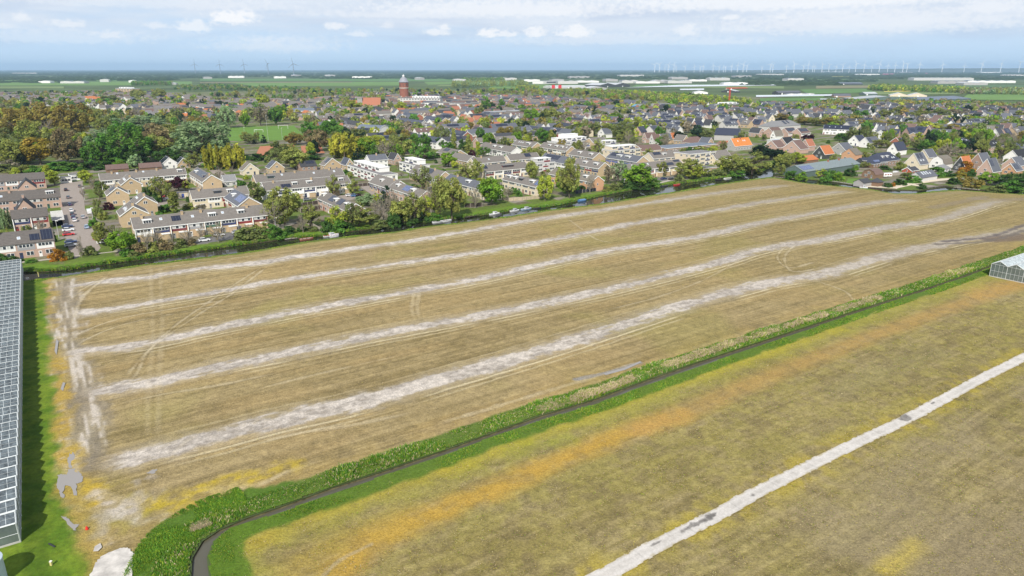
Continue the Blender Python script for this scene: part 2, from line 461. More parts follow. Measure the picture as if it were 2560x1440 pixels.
def main_field():
    # the land between the canal and the foreground ditch
    poly = [tuple(Vector((*NB[1], 0)) - U * 70)[:2]] + NB[1:] + DF[::-1] + [tuple(at(150, 1560)[:2]), tuple(at(-330, 1560)[:2])]
    X, Y, F = cells(poly, 0.36, 0.48)
    n1 = fbm(X / 14, Y / 14, 1, 4); n2 = fbm(X / 2.6, Y / 2.6, 2, 3); n3 = fbm(X / .9, Y / .9, 3, 2)
    u, w = X * U.x + Y * U.y, X * W.x + Y * W.y
    drill = .6 * fbm(u / 40, w / .5, 8, 3) + .4 * fbm(u / 60, w / 1.9, 9, 3)     # fine lines left by drilling along the parcel
    n1 = .5 * n1 + .5 * fbm(u / 45, w / 6, 10, 4)
    alb = lerp3(np.array([.215, .163, .070]), np.array([.335, .258, .127]), sstep(n1 * .35 + n2 * .2 + drill * .55, .35, .72))
    alb = blend(alb, (.27, .235, .075), .5 * sstep(fbm(X / 22, Y / 22, 5, 3), .5, .75)); alb = blend(alb, (.35, .25, .11), .4 * sstep(fbm(u / 30, w / 7, 6, 4), .5, .68))
    clump = fbm(X / 1.15, Y / 1.15, 7, 2)
    far = sstep(u, 60, 420); alb = blend(alb, (.235, .185, .072), .62 * far)
    alb *= (0.66 + .40 * n3 + .28 * clump)[:, None]; alb *= (1 + .34 * (drill - .5))[:, None]
    wob = (fbm(X / 3.2, Y / 3.2, 30, 4) - .5); wob2 = fbm(u / 7, w / 1.1, 31, 4) - .5
    sand = np.zeros_like(X); rough = np.zeros_like(X)
    stripes = [
        ([(137, 725), (255, 707), (380, 692), (505, 672), (630, 660), (720, 645), (900, 620), (1100, 591), (1350, 548), (1600, 512), (1740, 490), (1860, 475), (1985, 462)], 2.7, 1.9),
        ([(155, 782), (230, 781), (380, 757), (505, 737), (630, 715), (720, 700), (910, 672), (1060, 650), (1200, 631), (1350, 606), (1500, 576), (1600, 557), (1740, 535), (1900, 507), (2029, 489), (2132, 476)], 2.6, 2.6),
        ([(117, 897), (205, 880), (355, 862), (505, 830), (605, 810), (720, 785), (900, 752), (1040, 727), (1200, 698), (1375, 659), (1525, 627), (1740, 594), (1900, 558), (2029, 535), (2158, 512), (2286, 497)], 2.9, 3.0),
        ([(185, 1000), (205, 987), (330, 967), (455, 940), (580, 912), (720, 885), (900, 846), (1040, 820), (1250, 781), (1450, 740), (1640, 697), (1800, 655), (1900, 625), (2055, 600), (2210, 571), (2351, 548), (2467, 512), (2531, 500)], 3.1, 3.2),
        ([(225, 1166), (300, 1152), (400, 1128), (540, 1094), (680, 1058), (900, 1008), (1100, 952), (1325, 886), (1500, 832), (1700, 768), (1900, 712), (2040, 690), (2100, 675), (2200, 645), (2298, 623), (2411, 600), (2467, 592), (2640, 560)], 3.3, 2.8)]
    for i, (pts, hw, off) in enumerate(stripes):
        ln = px_line(pts)
        d, s, r = seg_dist(X, Y, ln)
        ends = sstep(r, 0.5, 6)
        last = r.max(); ends = ends * sstep(r, last - .5, last - 14)
        hwv = hw * (0.9 + .5 * (fbm(r / 30, r * 0 + i, 40 + i, 3) - .5))
        m = sstep(d + wob * 3.4 + wob2 * 3.4 + (n3 - .5) * 1.6, hwv + 1.0, hwv - 1.2) * ends
        fade = 1 - .62 * sstep(r, last * .30, last * .95) 
        tone = np.clip(.5 * fbm(u / 2.2, w / .8, 50 + i, 4) + .5 * fbm(X / 1.1, Y / 1.1, 55 + i, 3), 0, 1)
        c = lerp3(np.array([.30, .265, .23]), np.array([.61, .55, .485]), sstep(tone + .3 * (fbm(X / 9, Y / 9, 60, 2) - .5) + .35 * (fbm(X / .9, Y / .9, 61, 2) - .5), .2, .8) * fade)
        alb = alb * (1 - ((.93 - .28 * sstep(r, last * .4, last)) * m)[:, None]) + c * (.93 - .28 * sstep(r, last * .4, last))[:, None] * m[:, None]
        sand = np.maximum(sand, m); rough = np.maximum(rough, m)
        # dragged greyish skirt and the wheel lines that run beside each sand strip
        sk = sstep(d + wob * 3.6, hw + 3.2, hw) * ends * (1 - m) * .35
        alb = blend(alb, (.40, .345, .25), sk)
        for o_, wd, a in ((-(hw + 1.5), .28, .7), (-(hw + 3.4), .26, .38), (hw + 2.6, .24, .22)):
            off_d = np.abs(d * -s - o_ + wob * .5)
            lm = sstep(off_d, wd + .25, wd * .4) * a * sstep(fbm(r / 16, r * 0 + 3 * i, 71 + i, 3), .3, .5) * sstep(r, 8, 20) * sstep(r, last - 1, last - 8)
            alb = blend(alb, (.62, .53, .34), lm)
            alb *= (1 - .25 * sstep(np.abs(off_d - wd - .25), .3, .05) * a * (1 - m))[:, None]
    # tyre tracks across the strips
    tracks = [([(377, 665), (379, 740), (382, 820), (378, 900), (372, 960), (368, 1100)], .6, .22), ([(401, 668), (403, 740), (405, 830), (400, 900), (398, 960), (394, 1100)], .6, .22),
              ([(655, 668), (555, 733), (430, 822), (350, 900), (317, 945)], .3, .55), ([(667, 668), (580, 735), (505, 782), (380, 870), (345, 930), (325, 955)], .3, .55),
              ([(148, 798), (190, 735), (255, 700), (265, 690)], .5, .7), ([(180, 830), (205, 745), (270, 692)], .5, .7),
              ([(150, 880), (190, 840), (290, 800), (420, 775), (560, 752)], .32, .6), ([(165, 890), (215, 850), (310, 812), (430, 786), (570, 762)], .32, .6),
              ([(300, 680), (340, 667), (400, 660)], .5, .8), ([(340, 682), (390, 672), (520, 655), (660, 636)], .3, .6),
              ([(2040, 655), (1975, 670), (1945, 650), (1950, 630), (1975, 610)], .3, .5), ([(2062, 668), (1985, 680), (1962, 655), (1968, 632), (1990, 612)], .3, .5),
              ([(2145, 770), (2120, 735), (2090, 720), (2030, 700)], .3, .5), ([(1050, 725), (1043, 770), (1050, 800)], .5, .35), ([(1036, 725), (1030, 770), (1037, 800)], .5, .35),
              ([(1535, 608), (1490, 598), (1450, 570), (1420, 548)], .3, .45), ([(1850, 650), (1760, 700), (1640, 745), (1520, 775)], .3, .4), ([(1750, 635), (1680, 628), (1640, 620)], .3, .4),
              ([(470, 1222), (560, 1226), (650, 1212), (720, 1180), (800, 1150)], .8, .6), ([(640, 1108), (760, 1082), (900, 1060), (1040, 1030)], .4, .45), ([(1090, 1062), (1300, 1000), (1480, 945), (1600, 905)], .55, .5),
              ([(300, 1010), (420, 985), (560, 962), (700, 932)], .3, .45), ([(420, 1150), (460, 1110), (520, 1070)], .3, .3), ([(640, 975), (800, 935), (1000, 890)], .3, .35), ([(760, 610), (900, 600), (1060, 578)], .4, .3)]
    for pts, hw, a in tracks:
        ln = px_line(pts, 6); d, s, r = seg_dist(X, Y, ln)
        m = sstep(d + wob * 1.3, hw + .3, hw * .3) * a * (.34 + .55 * fbm(r / 7, r * 0, 90, 4)) * (.6 + .8 * n3) * sstep(r, 0, 4) * sstep(r, r.max(), r.max() - 5)
        alb = blend(alb, (.60, .51, .35), np.clip(m, 0, .9))
        alb *= (1 - .3 * sstep(np.abs(d - hw - .25), .32, .05) * a)[:, None]
    # churned headland beside the lawn
    hl = px_line([(160, 700), (150, 780), (150, 880), (175, 960), (196, 1060), (198, 1165)])
    d, s, r = seg_dist(X, Y, hl)
    mud = sstep(d + wob * 6.5, 6.4, 2.0) * (1 - .75 * sand); grooves = fbm(u / .8, w / 9, 95, 3)
    alb = blend(alb, (.33, .29, .235), mud * .6)
    alb = alb * (1 - (mud * .28)[:, None] * sstep(grooves, .55, .35)[:, None])
    alb = blend(alb, (.56, .50, .43), mud * sstep(grooves, .56, .68) * .8)
    # dark ploughed patch and wet soil at the far end
    for pts, hw, a, cc in (([(2480, 600), (2570, 592), (2640, 585)], 5, .85, (.15, .11, .085)), ([(2330, 520), (2400, 505), (2460, 492)], 2.5, .5, (.22, .18, .13)),
                       ([(2360, 605), (2480, 592), (2560, 563), (2640, 540)], .5, .9, (.13, .11, .10)), ([(2340, 612), (2470, 603), (2570, 575)], .5, .8, (.14, .12, .1)),
                       ([(2440, 497), (2500, 500), (2560, 498)], 4, .45, (.26, .21, .16)), ([(2200, 478), (2300, 486), (2400, 482)], 3, .4, (.25, .2, .13))):
        d, s, r = seg_dist(X, Y, px_line(pts)); alb = blend(alb, cc, a * sstep(d + wob * 3, hw + 1.5, hw * .5))
    # wet furrow by the reeds
    d, s, r = seg_dist(X, Y, px_line([(1440, 950), (1520, 932), (1600, 908)])); alb = blend(alb, (.25, .24, .23), .9 * sstep(d + wob * .6, .9, .4))
    # yellow moss and bare tracks in the muddy corner
    for pts, hw, a, cc in (([(215, 1240), (280, 1275), (360, 1290)], 7, .75, (.30, .25, .06)), ([(190, 1200), (230, 1230), (240, 1260)], 2.6, .8, (.45, .31, .04)), ([(350, 1265), (420, 1262), (500, 1240), (600, 1205), (720, 1165)], 3.0, .8, (.46, .34, .03)), ([(150, 900), (152, 1000), (156, 1100), (160, 1160)], 1.3, .75, (.42, .28, .05)), ([(185, 1120), (195, 1165)], 1.5, .7, (.45, .31, .04)),
                           ([(250, 1235), (300, 1262), (345, 1300)], .8, .75, (.46, .40, .32)), ([(258, 1270), (262, 1320), (270, 1360)], .9, .7, (.44, .38, .31)), ([(310, 1285), (350, 1302), (400, 1290)], 1.2, .7, (.48, .43, .36)), ([(345, 1210), (350, 1260), (352, 1290)], .5, .6, (.36, .31, .25)), ([(385, 1195), (384, 1260)], .5, .6, (.36, .31, .25)), ([(430, 1250), (520, 1240), (600, 1215)], .7, .5, (.36, .3, .2)), ([(150, 1265), (200, 1310), (215, 1340)], 3, .5, (.26, .22, .12))):
        d, s, r = seg_dist(X, Y, px_line(pts)); alb = blend(alb, cc, a * sstep(d + wob * 4.5, hw + .9, hw * .25) * (.3 + .8 * sstep(clump, .3, .65)))
    # yellow moss near the ditch, grass at both edges
    dD, sD, rD = seg_dist(X, Y, DF)
    moss = sstep(dD + wob * 6, 14, 5.5) * (1 - sand) * (.25 + .75 * sstep(u, 60, -90)); alb = blend(alb, (.40, .27, .045), .62 * moss * sstep(n2, .3, .6))
    lowl = sstep(u, 12, -45) * sstep(w, 120, 60); alb = blend(alb, (.33, .27, .04), .55 * lowl * sstep(fbm(X / 4, Y / 4, 97, 4), .42, .6) * (1 - sand))
    dN, sN, rN = seg_dist(X, Y, NB)
    edge = sstep(dN + wob * 2.4, 3.4, 1.6); alb = blend(alb, (.10, .15, .022), .9 * edge)
    edge2 = sstep(dN + wob * 4, 9, 3); alb = blend(alb, (.27, .24, .075), .45 * edge2 * (1 - edge))
    # lawn beside the greenhouse
    ll = px_line([(112, 660), (113, 700), (120, 800), (128, 900), (138, 1000), (142, 1100), (144, 1190), (158, 1260), (190, 1330), (215, 1390), (222, 1560)])
    d, s, r = seg_dist(X, Y, ll)
    sd = d * s                                     # negative on the lawn's side
    lawn_v = sd + wob * 3.4
    lawn = sstep(lawn_v, -1.0, .9)
    alb = blend(alb, (.38, .27, .05), .6 * sstep(lawn_v, -4.2, -1.2) * sstep(n2, .25, .55))
    g = lerp3(np.array([.075, .14, .011]), np.array([.135, .195, .018]), sstep(n2 * .6 + n1 * .4, .35, .65))
    stripe = 0.88 + .24 * sstep(vnoise((u - GH_U) / 1.3, w * 0, 4), .3, .7)
    alb = alb * (1 - lawn[:, None]) + g * stripe[:, None] * lawn[:, None]
    # rank grass at the ditch's head
    hp = px_line([(390, 1440), (420, 1385), (430, 1345), (500, 1310), (700, 1240)]); d, s, r = seg_dist(X, Y, hp)
    rank = sstep(d + wob * 4, 4.4, 3.2) * sstep(dD, 14, 10); bank = np.maximum(rank, sstep(dD + wob * 1.6, 5.6, 4.6) * sstep(w, 400, 20))
    alb = blend(alb, (.085, .155, .02), bank)
    Z = .03 + .26 * sand * fbm(X / .9, Y / .9, 33, 3) + .10 * n3 + .10 * clump * (1 - sand) + .10 * mud * sstep(grooves, .4, .7) + .12 * bank * n2
    lf = (lawn_v > 0)[F].mean(1) > .5
    split_obj('lawn', X, Y, Z, F, alb, lf, albedo_lawn)
    split_obj('field', X, Y, Z, F, alb, ~lf, albedo_field)

def second_field():
    poly = DN + [tuple(at(2760, 640)[:2]), tuple(at(2760, 1560)[:2])]
    X, Y, F = cells(poly, 0.34, 0.42)
    n1 = fbm(X / 16, Y / 16, 101, 4); n2 = fbm(X / 2.4, Y / 2.4, 102, 3); n3 = fbm(X / .8, Y / .8, 103, 2)
    wob = fbm(X / 3, Y / 3, 130, 4) - .5
    u, w = X * U.x + Y * U.y, X * W.x + Y * W.y
    drill = fbm(u / 8, w / .6, 108, 3)
    alb = lerp3(np.array([.195, .155, .064]), np.array([.305, .245, .118]), sstep(n1 * .25 + n2 * .25 + drill * .45, .33, .68))
    alb = blend(alb, (.22, .195, .055), .42 * sstep(fbm(u / 24, w / 7, 105, 4), .42, .68) * (.4 + .6 * sstep(n2, .3, .65)))
    lown = sstep(w, 20, 62); alb = blend(alb, (.27, .23, .055), .42 * lown * sstep(n2, .3, .65))
    clump = fbm(X / 1.05, Y / 1.05, 107, 2); alb *= (.60 + .44 * n3 + .38 * clump)[:, None]
    for pts, hw, a, cc in (([(860, 1420), (960, 1340), (1100, 1275), (1250, 1218), (1400, 1152), (1560, 1086), (1700, 1038)], 2.9, .72, (.47, .28, .045)),
                       ([(1600, 1075), (1700, 1038), (1900, 952), (2150, 852), (2400, 762), (2560, 708), (2700, 660)], 3.4, .6, (.41, .25, .085)),
                       ([(1120, 1175), (1400, 1068), (1600, 990), (1800, 925), (2100, 822)], 1.5, .6, (.42, .32, .03)),
                       ([(640, 1350), (760, 1300), (900, 1240), (1100, 1170)], 2.6, .62, (.42, .27, .04)),
                       ([(1290, 1130), (1360, 1112), (1420, 1100)], 2.0, .5, (.22, .25, .02)), ([(760, 1420), (880, 1360), (1000, 1310)], 5, .45, (.40, .27, .05)),
                       ([(2215, 1425), (2260, 1395), (2290, 1365)], .9, .85, (.52, .40, .02)), ([(2430, 735), (2500, 715), (2560, 715), (2640, 720)], 6, .5, (.42, .25, .07)),
                       ([(2420, 1440), (2560, 1380), (2700, 1330)], 7, .5, (.19, .15, .09)), ([(2100, 980), (2200, 930), (2330, 880)], 5, .35, (.21, .185, .10))):
        d, s, r = seg_dist(X, Y, px_line(pts)); alb = blend(alb, cc, a * sstep(d + wob * 1.8, hw + 1.7, hw * .1) * (.62 + .4 * sstep(n2, .3, .65)))
    d, s, r = seg_dist(X, Y, px_line([(810, 1440), (850, 1402), (930, 1362)])); alb = blend(alb, (.36, .33, .26), .4 * sstep(d + wob * .5, .4, .1))
    # weeds along the concrete path
    dp, sp_, rp = seg_dist(X, Y, ground_pts(PATH_MID))
    weeds = sstep(dp + wob * 2.6, 5.2, 1.4) * (.3 + .7 * sstep(fbm(X / 5, Y / 5, 140, 3), .38, .6)); alb = blend(alb, (.40, .31, .035), .55 * weeds * sstep(n2, .28, .55))
    # cultivator lines south of the path
    sth = sstep(sp_ * dp, 2, 8); rows = sstep(vnoise(w / .42, u / 60, 150), .35, .65); alb *= (1 - .16 * sth * rows)[:, None]; alb = blend(alb, (.29, .235, .15), .45 * sth * sstep(fbm(X / 12, Y / 12, 151, 3), .35, .65))
    # grass along the ditch
    dD, sD, rD = seg_dist(X, Y, DN)
    taper = 1 - .35 * sstep(rD, 60, 200); edge = sstep(dD + wob * 1.8, 4.3 * 1.0, 3.0) ; edge = sstep(dD + wob * 2.2 - (taper - 1) * 3, 4.6, 3.2)
    alb = blend(alb, (.085, .155, .018), .95 * edge); alb = blend(alb, (.30, .29, .035), .5 * sstep(dD + wob * 5, 11, 4) * (1 - edge))
    hd = px_line([(655, 1560), (640, 1440), (612, 1370), (640, 1335), (700, 1310)]); d, s, r = seg_dist(X, Y, hd); inn = sstep(-d * s + wob * 1.4, -.3, .6)
    near = sstep(rD, 42, 30); alb = blend(alb, (.09, .16, .016), .95 * inn * near)
    Z = .03 + .10 * n3 + .10 * clump + .10 * edge * n2
    split_obj('field', X, Y, Z, F, alb, np.ones(len(F), bool), albedo_field)

WATER_Z = -.30
PATH_MID = [(1380, 1500), (1513, 1440), (1640, 1368), (1780, 1297), (1900, 1230), (2130, 1115), (2270, 1048), (2432, 960), (2560, 895), (2760, 795)]

def plain_sheet(name, pts, z, m, kind='structure', res=None):
    """Flat sheet over a ground polygon given in world metres."""
    from mathutils.geometry import tessellate_polygon
    v = [Vector((x, y, z)) for x, y in pts]
    mb = MB(); mb.v = [tuple(p) for p in v]
    for t in tessellate_polygon([v]):
        a, b, c = (v[i] for i in t)
        mb.f.append(t if (b - a).cross(c - a).z > 0 else t[::-1]); mb.m.append(0)
    o = mb.build(name, m); o['kind'] = kind; return o

def ribbon(name, line, half, z, m, kerb=0.0, jag=0.0):
    """Strip of land along a line of ground points, with a raised edge when kerb is set."""
    mb = MB(); L_ = []; R_ = []
    for i, p in enumerate(line):
        a = Vector(line[max(i - 1, 0)]); b = Vector(line[min(i + 1, len(line) - 1)]); d = (b - a).normalized(); n = Vector((-d.y, d.x))
        j = jag * (rnd.random() - .5); k = jag * (rnd.random() - .5)
        L_.append(Vector(p) + n * (half + j)); R_.append(Vector(p) - n * (half + k))
    for i in range(len(line) - 1):
        mb.face([(R_[i].x, R_[i].y, z), (R_[i + 1].x, R_[i + 1].y, z), (L_[i + 1].x, L_[i + 1].y, z), (L_[i].x, L_[i].y, z)])
        for S_, t in ((R_, 1), (L_, -1)):
            a, b = S_[i], S_[i + 1]
            mb.face([(a.x, a.y, z - .3), (b.x, b.y, z - .3), (b.x, b.y, z), (a.x, a.y, z)][::t])
    o = mb.build(name, m); o['kind'] = 'structure'; return o

def banks(name, line, drop, out, sgn, m, inner):
    """Sloping earth bank from the land's edge down into the water."""
    mb = MB(); P = []
    for i, p in enumerate(line):
        a = Vector(line[max(i - 1, 0)]); b = Vector(line[min(i + 1, len(line) - 1)]); d = (b - a).normalized(); n = Vector((-d.y, d.x)) * sgn
        P.append((Vector(p) - n * inner, Vector(p) + n * out))
    for i in range(len(line) - 1):
        a0, a1 = P[i]; b0, b1 = P[i + 1]
        f = [(a0.x, a0.y, .06), (b0.x, b0.y, .06), (b1.x, b1.y, -drop), (a1.x, a1.y, -drop)]
        mb.face(f if sgn < 0 else f[::-1])
    o = mb.build(name, m); o['kind'] = 'structure'; return o

def path_sheet():
    """The concrete farm path: slabs with joints, wear and damp stains."""
    mid = ground_pts(PATH_MID); ln = smooth_line(mid, 6)
    d0 = [Vector(p) for p in mid]; n0 = Vector((-(d0[-1] - d0[0]).y, (d0[-1] - d0[0]).x)).normalized() * 2.2
    poly = [tuple(Vector(p) + n0) for p in mid] + [tuple(Vector(p) - n0) for p in mid[::-1]]
    X, Y, F = cells(poly, .16, .2)
    d, s, r = seg_dist(X, Y, ln)
    n = fbm(X / 1.6, Y / 1.6, 301, 4); f = fbm(X / .35, Y / .35, 302, 3); w = fbm(X / .8, Y / .8, 303, 3) - .5
    alb = lerp3(np.array([.38, .355, .32]), np.array([.60, .565, .52]), sstep(n * .35 + f * .3 + .25, .25, .85))
    alb *= (1 - .2 * sstep(np.abs(np.mod(r, 10.0) - 5.0), .16, .03))[:, None]
    lane = sstep(np.abs(d - .7), .35, .1); alb = blend(alb, (.62, .59, .55), .35 * lane)
    edge = sstep(d + w * .9, .95, 1.3); alb = blend(alb, (.36, .30, .16), .75 * edge)
    for px, py, rr, rs in ((2259, 1048, 1.7, 1.2), (1740, 1313, 4.4, .5), (1772, 1296, 1.6, .6), (1880, 1242, .8, .35), (1640, 1362, 1.5, .3), (2330, 1010, .7, .25)):
        c = at(px, py); du = (X - c.x) * U.x + (Y - c.y) * U.y; dv = (X - c.x) * W.x + (Y - c.y) * W.y
        q = np.sqrt((du / rr) ** 2 + (dv / max(rs * 1.0, .3)) ** 2); m = sstep(q + w * 1.6, 1.15, .55)
        alb = blend(alb, (.13, .12, .11), .85 * m * (.6 + .6 * f))
    keep = (d + w * .42 < 1.36)[F].all(1)
    split_obj('path', X, Y, np.full(len(X), .26), F, alb, keep, albedo_mat('path_concrete', .12, (3.0, 14.0), .3, .9, .03))

def build_ground():
    from mathutils.geometry import tessellate_polygon
    S = 60000.0
    outer = [Vector((-S, -3000, 0)), Vector((S, -3000, 0)), Vector((S, S, 0)), Vector((-S, S, 0))]
    polys = [outer, [Vector((x, y, 0)) for x, y in canal_poly], [Vector((x, y, 0)) for x, y in ditch_poly]]
    flat = [p for q in polys for p in q]
    mb = MB(); mb.v = [tuple(p) for p in flat]
    for t in tessellate_polygon(polys):
        a, b, c = (flat[i] for i in t)
        mb.f.append(t if (b - a).cross(c - a).z > 0 else t[::-1]); mb.m.append(0)
    gm = mat('polder_land', (.085, .12, .045), .95, .5, .004, spec=.1)
    g = mb.build('ground', gm); g['kind'] = 'structure'
    soil = mat('bank_soil', (.085, .075, .035), .95, .5, 1.2, bump=.5)
    banks('canal_bank', FB, 1.3, .9, -1, soil, .4); banks('canal_bank', FD, 1.3, .6, -1, soil, .4); banks('canal_bank', NB, 1.3, .9, 1, soil, .4)
    banks('ditch_bank', DF, 1.0, .5, -1, soil, .4); banks('ditch_bank', DN, 1.0, .5, 1, soil, .4)
    cw = [tuple(Vector((*p, 0)) ) [:2] for p in canal_poly]
    plain_sheet('water', cw, WATER_Z, water_mat('canal_water', (.022, .024, .014), .05, .10, .8))
    plain_sheet('water', ditch_poly, -.34, water_mat('ditch_water', (.10, .095, .07), .08, .12, 1.0))
    conc = mat('old_concrete', (.50, .47, .43), .85, .34, .6, bump=.2)
    nt = conc.node_tree
    path_sheet()

def town_sheet():
    """Gardens, verges and paving of the village as one sheet of patches."""
    nb, nr = 520, 420
    bear = np.linspace(-52, 52, nb) * math.pi / 180; dist = np.geomspace(190, 2300, nr)
    B, D = np.meshgrid(bear, dist); X = (np.sin(B) * D).ravel(); Y = (np.cos(B) * D).ravel()
    lim = FB[::-1] + [tuple(at(-400, 215)[:2]), tuple(at(600, 215)[:2]), tuple(at(1000, 222)[:2]), tuple(at(1500, 226)[:2]), tuple(at(2000, 246)[:2]), tuple(at(2560, 262)[:2]), tuple(at(2900, 268)[:2])] + FD[::-1]
    ok = inside(X, Y, lim)
    idx = np.arange(nb * nr).reshape(nr, nb)
    F = np.stack([idx[:-1, :-1], idx[:-1, 1:], idx[1:, 1:], idx[1:, :-1]], -1).reshape(-1, 4)
    F = F[ok[F].all(1)]
    u, w = X * U.x + Y * U.y, X * W.x + Y * W.y
    plot = vnoise(np.floor(u / 8), np.floor(w / 11), 201); pv = vnoise(np.floor(u / 8), np.floor(w / 5), 202)
    n = fbm(X / 6, Y / 6, 203, 4)
    alb = lerp3(np.array([.075, .115, .022]), np.array([.14, .19, .035]), n)
    alb = blend(alb, (.20, .165, .125), .8 * sstep(plot, .62, .68)); alb = blend(alb, (.13, .105, .075), .8 * sstep(pv, .74, .78))
    alb = blend(alb, (.30, .27, .23), .7 * sstep(pv, .86, .9))
    dF, s, r = seg_dist(X, Y, FB); g = sstep(dF + (n - .5) * 8, 11, 7)
    alb = blend(alb, (.115, .20, .018), .95 * g)
    rd = sstep(np.abs(np.mod(w, 62) - 31), 3.4, 2.6) * sstep(dF, 30, 40); alb = blend(alb, (.20, .18, .165), .8 * rd)
    Z = np.full(len(X), .05)
    split_obj('village_ground', X, Y, Z, F, alb, np.ones(len(F), bool), albedo_town)
    # the canal side outside the bearing fan, and its grass fringe
    pave = mat('brick_paving', (.30, .255, .22), .9, .16, .9, bump=.1); asph = mat('asphalt', (.155, .15, .145), .9, .15, .8); slab = mat('pale_paving', (.42, .38, .31), .9, .15, 1.0)
    def road(name, pts, m, z=.09): return plain_sheet(name, ground_pts(pts), z, m)
    road('road', [(150, 458), (206, 453), (212, 520), (228, 560), (241, 600), (252, 620), (240, 634), (205, 640), (186, 648), (166, 612), (158, 560), (150, 510)], pave)
    road('road', [(366, 455), (398, 452), (428, 500), (450, 522), (398, 524), (380, 485)], pave, .094)
    road('road', [(470, 607), (498, 611), (560, 602), (640, 591), (668, 579), (660, 570), (560, 583)], asph, .098)
    road('road', [(888, 458), (936, 492), (950, 486), (924, 458)], pave, .102); road('road', [(496, 406), (556, 452), (604, 458), (612, 448), (570, 440), (522, 404)], pave, .106)
    road('road', [(1640, 446), (1652, 458), (1690, 451), (1684, 441)], asph, .11); road('road', [(770, 512), (880, 500), (905, 488), (880, 484), (790, 500)], pave, .114)
    road('path', [(-40, 668), (100, 653), (182, 643), (300, 629), (302, 627), (182, 640.5), (100, 650), (-40, 664)], slab, .118)
    road('path', [(640, 574), (715, 570), (745, 556), (690, 560)], slab, .122); road('path', [(1580, 470), (1640, 462), (1700, 446), (1697, 444), (1636, 459), (1576, 467)], slab, .126)
    road('path', [(2166, 468), (2240, 472), (2285, 462), (2330, 455), (2400, 447), (2398, 444), (2320, 449), (2270, 456), (2230, 466), (2168, 463)], mat('pale_gravel', (.60, .52, .40), .95, .2, 2.0), .13)
    road('path', [(2236, 470), (2270, 458), (2310, 466), (2306, 468), (2270, 462), (2240, 473)], MATS['pale_gravel'], .134)
    gl = mat('sports_turf', (.115, .22, .028), .95, .12, .08)
    road('sports_field', [(560, 353), (768, 350), (735, 314), (575, 318)], gl, .14); road('tennis_court', [(636, 394), (742, 388), (735, 361), (650, 366)], mat('red_gravel', (.42, .17, .09), .95, .1, .5), .144)
    road('tennis_court', [(755, 384), (812, 383), (802, 364), (752, 365)], MATS['red_gravel'], .148)
    road('lawn', [(2115, 458), (2143, 462), (2150, 448), (2120, 447)], MATS['sports_turf'], .152); road('lawn', [(500, 410), (524, 426), (600, 418), (560, 398)], MATS['sports_turf'], .156); road('lawn', [(610, 402), (700, 398), (760, 385), (640, 392)], MATS['sports_turf'], .16)

def far_fields():
    cols = [(.10, .20, .05), (.13, .23, .05), (.085, .15, .05), (.16, .22, .07), (.21, .19, .10), (.06, .10, .04)]
    ms = [mat('crop_%s' % n, c, .95, .15, .01) for n, c in zip(('green', 'bright_green', 'dull_green', 'pale_green', 'stubble', 'dark_green'), cols)]
    pink, yel, sil, tulip = mat('crop_pink', (.62, .16, .28), .9, .1, .02), mat('crop_yellow', (.60, .52, .12), .9, .1, .02), mat('fleece_cover', (.62, .66, .70), .6, .1, .02), None
    def strip(pts, m, z): plain_sheet('farm_field', ground_pts(pts), z, m)
    strips = [([(-300, 214.5), (480, 213.5), (480, 204), (-300, 205)], 1), ([(-300, 204), (360, 203), (360, 200.5), (-300, 201)], 0), ([(-300, 222), (160, 221), (160, 216), (-300, 216.5)], 3), ([(500, 202), (1130, 203), (1130, 197), (500, 197)], 0),
              ([(640, 216), (1000, 214), (1000, 204.5), (560, 205)], 1), ([(1070, 212), (1140, 210), (1140, 204), (1060, 205)], 1), ([(1090, 216), (1370, 214), (1370, 211), (1100, 212)], 3), ([(1220, 222), (1480, 220), (1480, 212), (1230, 213)], 1),
              ([(1580, 218), (1780, 216), (1780, 211), (1590, 212)], 0), ([(1700, 219), (1960, 222), (1960, 216), (1700, 213)], 3), ([(1900, 253), (2060, 252), (2060, 245), (1900, 246)], 0), ([(1920, 244), (2060, 243), (2060, 237), (1900, 238)], 1),
              ([(2020, 236), (2180, 231), (2180, 222), (2000, 224)], 0), ([(1980, 205), (2200, 204), (2200, 199.5), (1990, 200)], 2), ([(2180, 237), (2420, 236), (2400, 229), (2180, 229)], 3), ([(2400, 250), (2640, 252), (2640, 236), (2420, 236)], 1),
              ([(2040, 222), (2180, 220), (2170, 214), (2040, 215)], 4), ([(2230, 228.5), (2330, 228), (2330, 225.5), (2230, 226)], 4), ([(1950, 200), (2120, 199), (2120, 196.5), (1950, 197)], 1), ([(500, 208.5), (640, 207), (640, 205.5), (500, 206)], 4),
              ([(640, 207.4), (880, 206.6), (880, 204.6), (640, 205)], 4), ([(2330, 217), (2560, 220), (2700, 215), (2330, 211)], 2)]
    for i, (p, k) in enumerate(strips): strip(p, ms[k], .4 + .02 * i)
    for i, (p, m) in enumerate((([(2205, 186.2), (2320, 185.6), (2320, 182.6), (2210, 183.4)], pink), ([(2060, 192), (2160, 191), (2160, 190), (2060, 190.6)], yel), ([(1890, 243.5), (2110, 240), (2110, 236.5), (1890, 239)], sil), ([(1560, 219.5), (1940, 214), (1940, 211.5), (1700, 213)], sil),
                                 ([(1700, 226), (1760, 226), (1760, 222), (1700, 223)], sil), ([(2050, 250), (2130, 250), (2130, 248), (2050, 248)], sil), ([(2210, 230.6), (2290, 229.6), (2290, 228), (2210, 229)], yel))):
        strip(p, m, 1.2 + .02 * i)
build_ground(); main_field(); second_field(); town_sheet(); far_fields()
